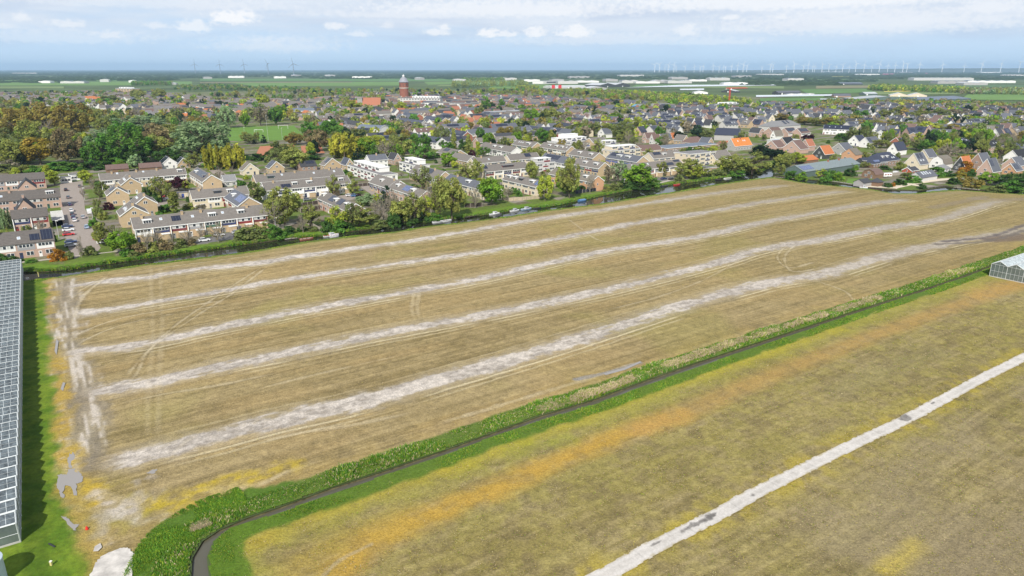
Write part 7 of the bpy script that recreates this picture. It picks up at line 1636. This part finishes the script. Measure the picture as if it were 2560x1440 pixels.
# ------------------------------------------------------------------ glasshouses
gh_frame = mat('galvanised_white', (.56, .59, .59), .5, .08, .4, metal=.2)
def gh_glass(name, col, bar, rough):
    m = stripes_mat(name, col, bar, 1.1, 1, rough, .6, .05, spec=.8); return m
gh_roof = gh_glass('glasshouse_roof', (.105, .125, .135), (.52, .56, .57), .22)
gh_roof2 = gh_glass('glasshouse_roof_pale', (.36, .41, .42), (.68, .70, .70), .3)  # paler glass tone, on every second slope of the long house
gh_wall = mat('glasshouse_wall', (.11, .135, .13), .15, .25, .4, spec=.8)
def glasshouse(label, o, xd, yd, nb, bay, depth_, E, rise, roofs):
    root = tag(empty('greenhouse', o, math.atan2(xd.y, xd.x)), label, 'greenhouse')
    flip = 1 if (xd.x * yd.y - xd.y * yd.x) > 0 else -1
    L = nb * bay; Y = depth_ * flip
    g, a, b, f = MB(), MB(), MB(), MB()
    pr = []
    for i in range(nb):
        x0, x1, xm = i * bay, (i + 1) * bay, (i + .5) * bay
        a.face([(x0, 0, E), (xm, 0, E + rise), (xm, Y, E + rise), (x0, Y, E)]); b.face([(xm, 0, E + rise), (x1, 0, E), (x1, Y, E), (xm, Y, E + rise)])
        g.face([(x0, 0, .35), (x1, 0, .35), (x1, 0, E), (xm, 0, E + rise), (x0, 0, E)]); g.face([(x0, Y, .35), (x1, Y, .35), (x1, Y, E), (xm, Y, E + rise), (x0, Y, E)])
        s = -.08 * flip
        f.beam((x0, s, 0), (x0, s, E), .075, 0, .075, 4).beam((xm, s, 0), (xm, s, E + rise), .035, 0, .035, 4)
        for q in (.25, .75): f.beam((x0 + q * bay, s, .3), (x0 + q * bay, s, E + rise * .5), .03, 0, .03, 4)
        f.beam((x0, s, E), (xm, s, E + rise), .085, 0, .085, 4).beam((xm, s, E + rise), (x1, s, E), .085, 0, .085, 4)
        f.beam((x0, 0, E + .04), (x0, Y, E + .04), .11, 0, .11, 4).beam((xm, 0, E + rise + .04), (xm, Y, E + rise + .04), .06, 0, .06, 4)
        for q in (.25, .75): f.beam((x0 + q * bay, 0, E + rise * .5 + .05), (x0 + q * bay, Y, E + rise * .5 + .05), .022, 0, .022, 3)
    for z in (E * .5, E): f.beam((0, -.06 * flip, z), (L, -.06 * flip, z), .045, 0, .045, 4)
    for x, sx in ((0, -1), (L, 1)):
        g.face([(x, 0, .35), (x, Y, .35), (x, Y, E), (x, 0, E)])
        n = int(depth_ / 3)
        for k in range(n + 1): f.beam((x + sx * .06, k * Y / n, 0), (x + sx * .06, k * Y / n, E), .05, 0, .05, 4)
        f.beam((x + sx * .05, 0, E * .5), (x + sx * .05, Y, E * .5), .04, 0, .04, 4).beam((x + sx * .05, 0, E), (x + sx * .05, Y, E), .09, 0, .09, 4)
    f.beam((L, 0, E + .04), (L, Y, E + .04), .1, 0, .1, 4)
    MB().box(-.1, L + .1, min(0, Y) - .1, max(0, Y) + .1, 0, .38).build('plinth', mat('plinth_concrete', (.42, .41, .38), .9, .15, .6), root)
    g.build('glass_wall', gh_wall, root); a.build('roof_glass', roofs[0], root); b.build('roof_glass', roofs[1], root); f.build('frame', gh_frame, root)
    # the two slopes of each bay take the two glass tones given
    return root
P0 = at(41, 1360); P1 = at(62, 674)
uu0, uu1 = uw(P0), uw(P1); lenL = uu1[1] - uu0[1]
o = U * ((uu0[0] + uu1[0]) / 2) + W * uu0[1]
glasshouse('long glass greenhouse with a sawtooth roof beside the mown lawn', o, W, -U, int(round(lenL / 3.6)), lenL / int(round(lenL / 3.6)), 70, 3.25, .85, (gh_roof, gh_roof2))
glasshouse('pale glass greenhouse with white posts at the end of the ditch', at(2473, 691), -W, U, 7, 4.6, 70, 4.3, 1.2, (gh_roof2, gh_roof2))

def ragged(pts, amp, k=5, seed=1):
    """Ground polygon with an uneven outline."""
    hr = random.Random(seed); out = []
    for i, p in enumerate(pts):
        q = pts[(i + 1) % len(pts)]
        for j in range(k): out.append((p[0] + (q[0] - p[0]) * j / k + hr.uniform(-amp, amp), p[1] + (q[1] - p[1]) * j / k + hr.uniform(-amp, amp)))
    return out
def foreground():
    conc = MATS['old_concrete']
    pad = [(216, 1560), (228, 1440), (240, 1412), (253, 1397), (275, 1385), (300, 1375), (318, 1374), (330, 1382), (338, 1392), (331, 1412), (330, 1440), (326, 1560)]
    mb = MB(); pts = ragged(ground_pts(pad), .14, 4); plain_sheet('concrete_pad', pts, .33, conc)
    plain_sheet('concrete_pad', ground_pts([(234, 1383), (238, 1370), (252, 1362), (256, 1372), (246, 1382)]), .3, conc)
    wm = water_mat('puddle_water', (.30, .28, .26), .08, .04, 2)
    z = (lambda q: [(x / 3.657, 1080 + y / 3.657) for x, y in q])
    for q in ([(520, 490), (535, 400), (560, 395), (620, 398), (632, 345), (680, 340), (742, 395), (765, 445), (745, 470), (700, 480), (702, 590), (680, 590), (640, 505), (600, 495), (580, 560), (590, 610), (565, 605), (545, 550)], [(560, 780), (620, 790), (665, 850), (735, 855), (700, 890), (690, 915), (640, 880)], [(640, 200), (680, 190), (690, 330), (640, 340), (620, 260)], [(1340, 385), (1400, 350), (1440, 350), (1410, 390)]):
        plain_sheet('puddle', ragged(ground_pts(z(q)), .13, 4), .2, wm)
    plain_sheet('puddle', ground_pts([(152, 975), (158, 958), (164, 960), (158, 980)]), .26, wm); plain_sheet('puddle', ground_pts([(137, 880), (141, 850), (147, 855), (142, 890)]), .26, wm)
    plain_sheet('puddle', ground_pts([(1508, 936), (1560, 922), (1600, 905), (1604, 908), (1562, 927), (1514, 940)]), .22, wm)
    p = at(218, 1325); r = tag(empty('marker_cone', p), 'small red marker cone standing alone on the muddy field corner', 'marker')
    MB().box(-.28, .28, -.28, .28, 0, .05).build('base', mat('cone_red', (.60, .03, .02), .5, .05, 3), r); MB().lathe([(.24, .05), (.2, .3), (.08, .62)], 12).build('body', MATS['cone_red'], r)
    p = at(129, 1414); r = tag(empty('marker_post', p), 'short pale yellow marker post leaning on the lawn', 'post'); r.rotation_euler = (.15, .12, 0)
    MB().box(-.13, .13, -.13, .13, -.1, .75).build('shaft', mat('post_yellow', (.62, .54, .22), .7, .1, 2), r); MB().box(-.15, .15, -.15, .15, .76, .84).build('cap', mat('post_white', (.7, .68, .6)), r)
    p = at(130, 1366); r = tag(MB().box(-.75, .75, -.09, .09, .15, .28).build('plank', mat('dark_timber', (.04, .045, .05), .8, .2, 2)), 'dark plank lying on the lawn near the pale post', 'plank'); r.location = p; r.rotation_euler = (0, 0, -.5)
    p = at(97, 692); r = tag(MB().beam((0, 0, 0), (0, 0, 1.5), .12).build('stake', MATS['post_yellow']), 'thin wooden stake on the canal bank by the greenhouse', 'stake'); r.location = p
    c = at(-26, 1462); r = tag(empty('water_silo', c), 'pale blue steel silo just inside the lower left corner', 'silo')
    sm = mat('silo_steel', (.52, .60, .66), .45, .06, .5, metal=.2)
    MB().lathe([(2, 0), (2, 3.6)], 28).build('tank_wall', sm, r); MB().lathe([(2.06, 3.6), (2.06, 3.7), (.3, 4.0), (.05, 4.05)], 28).build('roof', sm, r); MB().beam((0, 0, 4.0), (0, 0, 6.4), .06).build('vent_pipe', sm, r)
foreground()

# ------------------------------------------------------------------ cars
PAINT = {k: mat('paint_' + k, c, .3, .02, 1, spec=.5, coat=.6) for k, c in {'white': (.72, .73, .74), 'silver': (.42, .44, .46), 'grey': (.14, .15, .16), 'black': (.02, .02, .024), 'navy': (.025, .045, .12), 'blue': (.08, .18, .36), 'red': (.50, .03, .035), 'lime': (.42, .55, .06), 'dark': (.05, .06, .07), 'sky': (.30, .42, .55)}.items()}
tyre = mat('tyre_rubber', (.02, .02, .02), .9); lamp_r = mat('tail_lamp', (.35, .02, .02), .3); lamp_w = mat('head_lamp', (.7, .72, .74), .15)
def car_meshes(van):
    L, Wd = (5.0, 1.95) if van else (4.3, 1.78)
    if van: prof = [(-2.5, .3), (2.45, .3), (2.5, .85), (2.3, 1.15), (1.75, 1.3), (1.2, 2.05), (-2.35, 2.1), (-2.5, 1.9)]
    else: prof = [(-2.1, .32), (2.1, .32), (2.15, .62), (2.0, .82), (1.05, .95), (-1.85, .98), (-2.12, .85), (-2.15, .6)]
    b = MB(); n = len(prof)
    sec = [(-Wd / 2, .86), (-Wd / 2 * .96, 1), (Wd / 2 * .96, 1), (Wd / 2, .86)]
    P = [(x * (1 if k in (1, 2) else .97), y, (z - .3) * (1 if k in (1, 2) else .94) + .3) for k, (y, s) in enumerate(sec) for x, z in prof]
    F = [(k * n + i, k * n + (i + 1) % n, (k + 1) * n + (i + 1) % n, (k + 1) * n + i) for k in range(3) for i in range(n)] + [tuple(range(n))[::-1], tuple(range(3 * n, 4 * n))]
    b.poly(P, F)
    out = {'body': b.data('body', PAINT['white'])}
    c = MB()
    if van: c.prism([(1.72, 1.32), (1.85, 1.32), (1.32, 1.98), (1.2, 1.98)], -.8, .8, 0, 'y').box(.3, 1.15, -.985, .985, 1.35, 1.85)
    else:
        lo = [(-1.8, -.8, .96), (1.0, -.8, .93), (1.0, .8, .93), (-1.8, .8, .96)]; hi = [(-1.35, -.62, 1.46), (.25, -.62, 1.47), (.25, .62, 1.47), (-1.35, .62, 1.46)]
        c.poly(lo + hi, [(0, 1, 5, 4), (1, 2, 6, 5), (2, 3, 7, 6), (3, 0, 4, 7)])
        out['roof'] = MB().poly([(-1.4, -.64, 1.455), (.3, -.64, 1.465), (.3, .64, 1.465), (-1.4, .64, 1.455), (-1.3, -.58, 1.51), (.15, -.58, 1.52), (.15, .58, 1.52), (-1.3, .58, 1.51)], [(0, 1, 5, 4), (1, 2, 6, 5), (2, 3, 7, 6), (3, 0, 4, 7), (4, 5, 6, 7)]).data('roof', PAINT['white'])
    out['window_band'] = c.data('window_band', glass_m)
    w = MB(); w.prism([(.32 * math.cos(t * math.pi / 5), .32 * math.sin(t * math.pi / 5)) for t in range(10)], -.1, .1, 0, 'y'); out['wheel'] = w.data('wheel', tyre)
    h = MB().box(-.05, .05, -.2, .2, -.07, .07); out['headlight'] = h.data('headlight', lamp_w); h = MB().box(-.05, .05, -.2, .2, -.08, .08); out['tail_light'] = h.data('tail_light', lamp_r)
    return out
CARM = [car_meshes(False), car_meshes(True)]
def car(label, px, py, ang, colour, van=False, z=.13):
    p = at(px, py); M = CARM[van]
    r = tag(empty('parked_car' if not van else 'parked_van', (p.x, p.y, z), ang), label, 'van' if van else 'car', 'parked cars')
    for k in ('body', 'roof'):
        if k in M:
            o = put(k, M[k], r); o.material_slots[0].link = 'OBJECT'; o.material_slots[0].material = PAINT[colour]
    put('window_band', M['window_band'], r)
    hx, hy, wx = (2.46, .7, 1.6) if van else (2.1, .6, 1.32)
    for sx in (-1, 1):
        for sy in (-1, 1): put('wheel', M['wheel'], r, (sx * wx, sy * (.82 if not van else .9), .32))
    for sy in (-1, 1): put('headlight', M['headlight'], r, (hx, sy * hy, .68)); put('tail_light', M['tail_light'], r, (-hx, sy * hy, .72))
    return r
aw, au = ANG_U + math.pi / 2, ANG_U
for lab, x, y, a, c in (
 ('dark car alone on the open end of the street by the yellow tree', 200, 468, aw, 'grey'), ('black car parked first below the white garages', 165, 477, aw, 'black'), ('dark grey car parked second in the row below the garages', 171, 496, aw, 'grey'), ('dark blue car parked below the box dormer row', 175, 514, aw, 'navy'),
 ('white hatchback parked at the head of the lower street row', 179, 529, aw, 'white'), ('dark grey car between the white hatchback and a blue car', 181, 538, aw, 'dark'), ('blue car second from the bottom of the lower street row', 184, 546, aw, 'navy'), ('white car at the bottom of the lower street row', 187, 554, aw, 'white'),
 ('silver car driving in the middle of the street', 208, 546, aw, 'silver'), ('light blue car driving towards the canal', 217, 571, aw, 'sky'), ('navy car in the bay above a white and a red car', 169, 569, au, 'navy'), ('white car in the bay between the navy and the red car', 171, 578, au, 'white'),
 ('bright red car in the street bays', 172, 589, au, 'red'), ('navy estate car nearest the orange bush but one', 178, 608, au, 'navy'), ('silver car in the bay nearest the orange bush', 178, 617, au, 'silver'), ('black car half under the olive tree across the street', 246, 590, au, 'black'), ('red car half under the olive tree across the street', 248, 599, au, 'red'), ('white car beside the bright green corner tree', 258, 609, au, 'white'),
 ('white car standing alone on the canal road', 511, 604, au, 'white'), ('white car in front of the porches of the long canal row', 547, 591, au, 'white'), ('silver car in front of the porches of the long canal row', 593, 584, au, 'silver'), ('black car on the canal road beside the big shrubs', 598, 594, au, 'black'), ('silver car half hidden at the end of the canal road', 632, 581, au, 'silver'),
 ('white car at the top of the parking court', 374, 464, au, 'white'), ('grey car in the parking court below the white van', 388, 474, au, 'grey'), ('navy car in the middle of the parking court', 392, 480, au, 'navy'), ('lime green car in the parking court', 397, 487, au, 'lime'), ('red car in the parking court', 403, 494, au, 'red'), ('white car at the bottom of the parking court', 410, 501, au, 'white'),
 ('dark grey car in front of the white and navy row', 769, 502, au, 'grey'), ('white car at the corner of the white and navy row', 874, 491, au, 'white'), ('blue car beside the white corner car', 887, 492, au, 'blue'), ('grey green car on the lane by the airy tree', 899, 478, au, 'grey'), ('dark blue car before the dark panel row', 1659, 449, au, 'navy'), ('black car before the dark panel row', 1679, 450, au, 'black'),
 ('pale grey car by the white solar lamp', 496, 413, aw, 'silver'), ('white car beside the garden truck', 2262, 433, au, 'white'), ('dark car on the lane beyond the willows', 590, 454, au, 'dark')):
    car(lab, x, y, a, c)
car('white van parked on the right side of the street', 224, 534, aw, 'white', True); car('white van among the cars of the parking court', 383, 468, au, 'white', True); car('white box van in the gardens on the far bank', 2240, 436, au, 'white', True)

def garden_caravan():
    p = at(2216, 443); r = tag(empty('caravan', (p.x, p.y, .1), au - .3), 'white caravan with a red window band beside the garden house', 'caravan')
    MB().prism([(-1.1, .5), (1.1, .5), (1.15, 1.6), (.9, 2.5), (-.9, 2.5), (-1.15, 1.6)], -3, 3).build('body', trim_w, r)
    for i in range(3): put('window', cached('cvw', lambda: MB().box(-.6, .6, -.06, .05, 0, .7).data('window', [PANELS['red']])), r, (-1.9 + 1.9 * i, -1.13, 1.35))
    for s in (-1, 1): put('wheel', CARM[0]['wheel'], r, (0, s * 1.05, .35))
garden_caravan()

# ------------------------------------------------------------------ boats, jetties, fences
def hull_mesh(L, Wd, H):
    b = MB(); st = [(-.5, .8, 0), (-.2, 1, 0), (.15, .95, .02), (.35, .62, .08), (.5, .04, .16)]
    P, F = [], []
    for t, w, up in st:
        for s in (-1, 1): P += [(t * L, s * w * Wd / 2, H + up), (t * L, s * w * Wd * .36, -.15 + up)]
    for i in range(len(st) - 1):
        a, c = 4 * i, 4 * i + 4
        F += [(a, a + 1, c + 1, c), (a + 2, c + 2, c + 3, a + 3), (a + 1, a + 3, c + 3, c + 1)]
    F += [(0, 2, 3, 1)]
    b.poly(P, F); return b
def boat(label, px, py, Lpx, hull, deck, cabin=None, cover=None, turn=0.0):
    p = at(px, py, WATER_Z); L = max(3.0, Lpx * depth(p) / FPX * 1.05); Wd = min(2.3, L * .38); H = .55
    r = tag(empty('moored_boat', (p.x, p.y, WATER_Z), au + turn), label, 'boat', 'boats moored in the canal')
    hull_mesh(L, Wd, H).build('hull', PAINT.get(hull) or MATS[hull], r)
    b = MB(); b.poly([(-.48 * L, -.38 * Wd, H * .8), (.1 * L, -.46 * Wd, H * .8), (.44 * L, 0, H * 1.1), (.1 * L, .46 * Wd, H * .8), (-.48 * L, .38 * Wd, H * .8)], [(0, 1, 2, 3, 4)]); b.build('deck', MATS.get(deck) or PAINT.get(deck), r)
    for k in (-.3, 0.0): MB().box(k * L - .12, k * L + .12, -.36 * Wd, .36 * Wd, H * .82, H * .95).build('bench', dark_wood, r)
    if cabin:
        c = MB().prism([(-.12 * L, H * .8), (.26 * L, H * .8), (.18 * L, H + .75), (-.12 * L, H + .85)], -.34 * Wd, .34 * Wd, 0, 'y').build('cabin', PAINT[cabin], r)
        MB().prism([(-.08 * L, H + .3), (.2 * L, H + .3), (.16 * L, H + .62), (-.08 * L, H + .66)], -.35 * Wd, .35 * Wd, 0, 'y').build('window_band', glass_m, c)
    if cover: MB().prism([(-.47 * Wd, H + .02), (.47 * Wd, H + .02), (.3 * Wd, H + .5), (0, H + .65), (-.3 * Wd, H + .5)], -.46 * L, .3 * L).build('cover', PAINT[cover], r)
dark_wood = mat('dark_wood', (.07, .055, .045), .9, .2, 1.5); grey_wood = mat('grey_wood', (.30, .27, .23), .9, .2, 1.5); red_wood = mat('red_wood', (.33, .12, .08), .8, .15, 1.5)
for a in ((('flat red brown punt moored by the weedy bank', 767, 599, 32, 'red_wood', 'grey_wood')), ('white and red cabin cruiser beside the weedy bank', 828, 590, 38, 'white', 'red', 'white'), ('small white dinghy tied in front of the red and white cruiser', 836, 592, 22, 'white', 'grey_wood'),
          ('white open boat under the bare trees, nearer the greenhouse', 1094, 556, 26, 'white', 'grey_wood'), ('white punt touching the open boat under the bare trees', 1118, 553, 24, 'white', 'grey_wood'), ('white cabin cruiser beside the dark quay', 1237, 536, 28, 'white', 'white', 'white'), ('small grey tender behind the quay cruiser', 1247, 538, 16, 'grey', 'dark_wood'),
          ('cream motor boat next to the quay cruiser', 1287, 528, 26, 'white', 'white', 'silver'), ('pale blue motor boat in the middle of the moored line', 1316, 524, 30, 'sky', 'white', 'silver'), ('low dark flat boat in the moored line', 1344, 521, 24, 'dark', 'dark_wood'), ('white rowing boat at the end of the moored line', 1365, 516, 22, 'white', 'grey_wood')): boat(*a)
boat('boat under a bright blue cover at the canal lawn', 1456, 503, 24, 'blue', 'blue', None, 'blue')
for a in (('dark low boat beyond the round green tree', 1662, 466, 22, 'dark', 'dark_wood'), ('red rowing boat beyond the round green tree', 1693, 463, 20, 'red', 'red_wood'), ('dark covered boat left of the yellow edged boat', 1797, 450.5, 22, 'black', 'dark_wood'), ('long pale boat with a yellow edge by the balcony flats', 1820, 447, 24, 'white', 'lime'), ('white skiff at the canal bend', 1858, 438.5, 16, 'white', 'grey_wood')): boat(*a)
boat('white and red sloop moored at the garden quay', 2159, 470, 18, 'white', 'red', 'white', None, -.9)

def jetty(label, a, b, m, posts=5, wd=1.3, h=.1):
    p, q = at(*a, -.3), at(*b, -.3); d = q - p; L = d.length
    r = tag(empty('jetty', (p.x, p.y, 0), math.atan2(d.y, d.x)), label, 'jetty')
    MB().box(0, L, -wd / 2, wd / 2, h - .14, h).build('deck', m, r)
    for i in range(posts): 
        for s in (-1, 1): MB().beam((L * (i + .5) / posts, s * wd * .45, -1.3), (L * (i + .5) / posts, s * wd * .45, h + .35), .11).build('post', dark_wood, r)
jetty('pale plank jetty on the bank opposite the greenhouse', (168, 671), (216, 665), grey_wood, 3); jetty('long dark jetty below the white canal road car', (518, 624), (597, 613), dark_wood, 5, 1.6, .25); jetty('short plank landing left of the long dark jetty', (440, 636), (472, 631), grey_wood, 2); jetty('weathered landing beside the red brown punt', (712, 600), (742, 596), grey_wood, 3)
jetty('dark quay at the corner of the canal lawn', (1164, 546), (1218, 536), dark_wood, 4, 1.4, .3); jetty('stepped timber quay below the garden house', (2082, 455), (2164, 468), grey_wood, 7, 1.8, .3); jetty('timber edging along the pale gravel garden', (2170, 472), (2236, 477), dark_wood, 5, .8, .3); jetty('timber quay beside the grassy garden with rust shrubs', (2300, 474), (2366, 467), dark_wood, 5, .8, .3); jetty('grey sheet piling under the dark hedge', (2384, 470), (2450, 477), grey_wood, 5, .8, .3); jetty('timber edging at the end of the blue green shed', (1936, 444), (2010, 451), grey_wood, 6, .8, .25)

def fence(label, pts, hgt, m, z=.05):
    P = [at(*q) for q in pts]; r = tag(empty('garden_fence', P[0]), label, 'fence'); b = MB(); o = P[0]
    for p, q in zip(P[:-1], P[1:]):
        d = (q - p); L = d.length; d.normalize(); n = Vector((-d.y, d.x, 0)) * .05; a0, a1 = p - o, q - o
        b.poly([(v.x, v.y, v.z) for v in (a0 - n, a1 - n, a1 + n, a0 + n)] + [(v.x, v.y, v.z + hgt) for v in (a0 - n, a1 - n, a1 + n, a0 + n)], [(0, 1, 5, 4), (1, 2, 6, 5), (2, 3, 7, 6), (3, 0, 4, 7), (4, 5, 6, 7)])
        k = max(1, int(L / 2.4))
        for i in range(k + 1):
            c = a0 + d * (L * i / k) - n * 2; put('post', cached(('fp', hgt), lambda: MB().box(-.09, .09, -.09, .09, 0, hgt + .12).data('post', grey_wood)), r, (c.x, c.y, 0))
    b.build('panel', m, r)
pale_wood = mat('pale_wood', (.42, .35, .25), .9, .18, 1.2)
fence('grey garden fence running down to the weedy canal bank', [(747, 552), (768, 560), (806, 582)], 1.8, grey_wood); fence('dark fence behind the round brown hedge gardens', [(742, 518), (795, 510)], 1.8, dark_wood); fence('second dark fence nearer the canal beside the gardens', [(752, 532), (806, 522)], 1.8, dark_wood)
fence('pale wooden fence behind the yellow green poplar', [(1272, 503), (1306, 501), (1358, 496)], 1.8, pale_wood); fence('black fence with pale posts before the orange brick row', [(1438, 485), (1490, 478)], 1.9, mat('black_boards', (.03, .032, .045), .8, .1, 1)); fence('brown fence and sheds on the canal lawn', [(1162, 519), (1205, 516)], 2.0, dark_wood); fence('long brown fence behind the shrubs of the lane', [(860, 470), (930, 464)], 1.8, dark_wood)
fence('tall timber fence along the garden of the box van', [(2160, 444), (2265, 437)], 1.9, grey_wood); fence('low white garden wall before the pink brick trio', [(1908, 377), (1986, 379)], 1.3, trim_w)

def pergola():
    p = at(134, 566); r = tag(empty('pergola', p, aw), 'dark carport with white roof slats beside the brick rows', 'carport')
    MB().box(0, 24, -4, 0, 0, .05).build('floor', MATS['brick_paving'], r)
    for i in range(10): MB().box(i * 2.5, i * 2.5 + .5, -4.4, .3, 2.5, 2.72).build('slat', trim_w, r)
    for i in range(6):
        for y in (-4, 0): MB().box(i * 4.8 - .1, i * 4.8 + .1, y - .1, y + .1, 0, 2.5).build('post', dark_wood, r)
    MB().box(0, 24, -4.1, -4, 0, 2.3).build('back_wall', dark_wood, r)
pergola()
pole_m = mat('pole_steel', (.55, .56, .57), .5, .05, 1, metal=.3)
def pole(name, label, px, base, top, head=True, group=None):
    p = at(px, base); H = height_at(p, top); r = tag(empty(name, p), label, 'lamp post', group)
    MB().beam((0, 0, 0), (0, 0, H), .11, 0, .07, 6).build('shaft', pole_m, r)
    if head: MB().box(-.2, .9, -.18, .18, H - .05, H + .12).build('lamp_head', trim_w, r)
for i, (x, b, t) in enumerate(((148, 596, 552), (232, 545, 520), (212, 500, 470), (760, 515, 488), (925, 470, 440), (690, 575, 545), (1260, 470, 450), (1560, 470, 448))):
    pole('street_lamp', ('thin street lamp beside the brick rows and street bays', 'thin street lamp by the white van', 'thin street lamp at the far end of the street', 'thin street lamp before the white and navy row', 'thin street lamp on the terrace lane', 'thin street lamp by the canal path and shrubs', 'thin street lamp among the cream rows', 'thin street lamp beside the round green canal tree')[i], x, b, t)
for i, (x, b, t) in enumerate(((613, 350, 318), (643, 352, 324), (671, 353, 288), (706, 350, 320), (736, 349, 330), (830, 345, 318), (791, 320, 312))):
    pole('floodlight_mast', ('sports field floodlight, leftmost of the masts', 'sports field floodlight behind the small pointed conifer', 'tallest sports field floodlight', 'sports field floodlight beside the white net', 'sports field floodlight at the near corner of the turf', 'floodlight mast against the green trees right of the turf', 'floodlight mast behind the sports field trees')[i], x, b, t)
p = at(482, 408); r = tag(empty('solar_lamp', p, .4), 'white post carrying a tilted panel at the park edge', 'lamp post'); Hs = height_at(p, 385); MB().beam((0, 0, 0), (0, 0, Hs), .16).build('shaft', trim_w, r); MB().box(-2.2, 1.2, -.7, .7, Hs, Hs + .18).build('panel', trim_w, r)
def goal(label, px, base, wpx, hpx):
    p = at(px, base); s = depth(p) / FPX; w, h = wpx * s, hpx * s * 1.1; r = tag(empty('goal', p), label, 'goal')
    for x in (-w / 2, w / 2): MB().beam((x, 0, 0), (x, 0, h), .14).build('post', trim_w, r)
    MB().beam((-w / 2, 0, h), (w / 2, 0, h), .14).build('crossbar', trim_w, r)
goal('white football goal in the middle of the sports field', 647, 331, 22, 6); goal('tall white ball net frame at the far corner of the sports field', 708, 322, 24, 8)
p = at(870, 424); tag(MB().prism([(-2, 1.9), (2, 1.9), (0, 2.6)], -3, 3).build('tarpaulin', mat('turquoise_sheet', (.05, .45, .52), .6, .1, 1)), 'turquoise tarpaulin shelter beside the white terraces', 'tarpaulin').location = p
p = at(40, 385); tag(MB().prism([(-9, 0), (9, 0), (7, 3), (0, 4.5), (-7, 3)], -10, 10).build('pool_tent', mat('pool_blue', (.18, .42, .62), .6, .1, .3)), 'pale blue tent roof glimpsed between the park trees', 'tent').location = p
p = at(458, 494); r = tag(empty('utility_hut', p, au), 'cream utility hut with a blue door beside the purple tree', 'hut'); MB().box(-2.4, 2.4, 0, 3, 0, 2.6).build('wall', wallm('cream'), r); MB().box(-2.6, 2.6, -.2, 3.2, 2.603, 2.8).build('roof', roofm('felt'), r); MB().box(-.6, .6, -.05, .05, 0, 2.1).build('door', PANELS['blue'], r)
# ------------------------------------------------------------------ words for the things planted by rule
ORD = ['nearest', 'second', 'third', 'fourth', 'fifth', 'sixth', 'seventh', 'eighth', 'ninth', 'tenth', 'eleventh', 'twelfth', 'thirteenth', 'fourteenth', 'fifteenth', 'sixteenth', 'seventeenth', 'eighteenth', 'nineteenth', 'twentieth']
def word_labels():
    for (look, rel, an), items in PENDING.items():
        items.sort(key=lambda t: t[0])
        for i, (d, o) in enumerate(items):
            if len(items) == 1: o['label'] = '%s %s %s' % (look, rel, an)
            else: o['label'] = '%s %s %s %s' % (ORD[min(i, 19)], look.replace(' walled', '').replace(' with a', ' with'), rel, an.replace('the ', ''))
word_labels()

# ------------------------------------------------------------------ air
def haze():
    m = bpy.data.materials.new('haze_air'); m.use_nodes = True; nt = m.node_tree; nt.nodes.clear()
    out = nt.nodes.new('ShaderNodeOutputMaterial'); v = nt.nodes.new('ShaderNodeVolumePrincipled')
    v.inputs['Color'].default_value = (.50, .74, 1.0, 1); v.inputs['Density'].default_value = HAZE; v.inputs['Anisotropy'].default_value = 0.0
    nt.links.new(v.outputs[0], out.inputs['Volume'])
    o = MB().box(-32000, 32000, -2500, 30000, -2.5, 250).build('haze', m); o['kind'] = 'stuff'; o['label'] = 'pale blue air over the whole plain'; o['category'] = 'haze'
HAZE = 5.0e-5
haze()
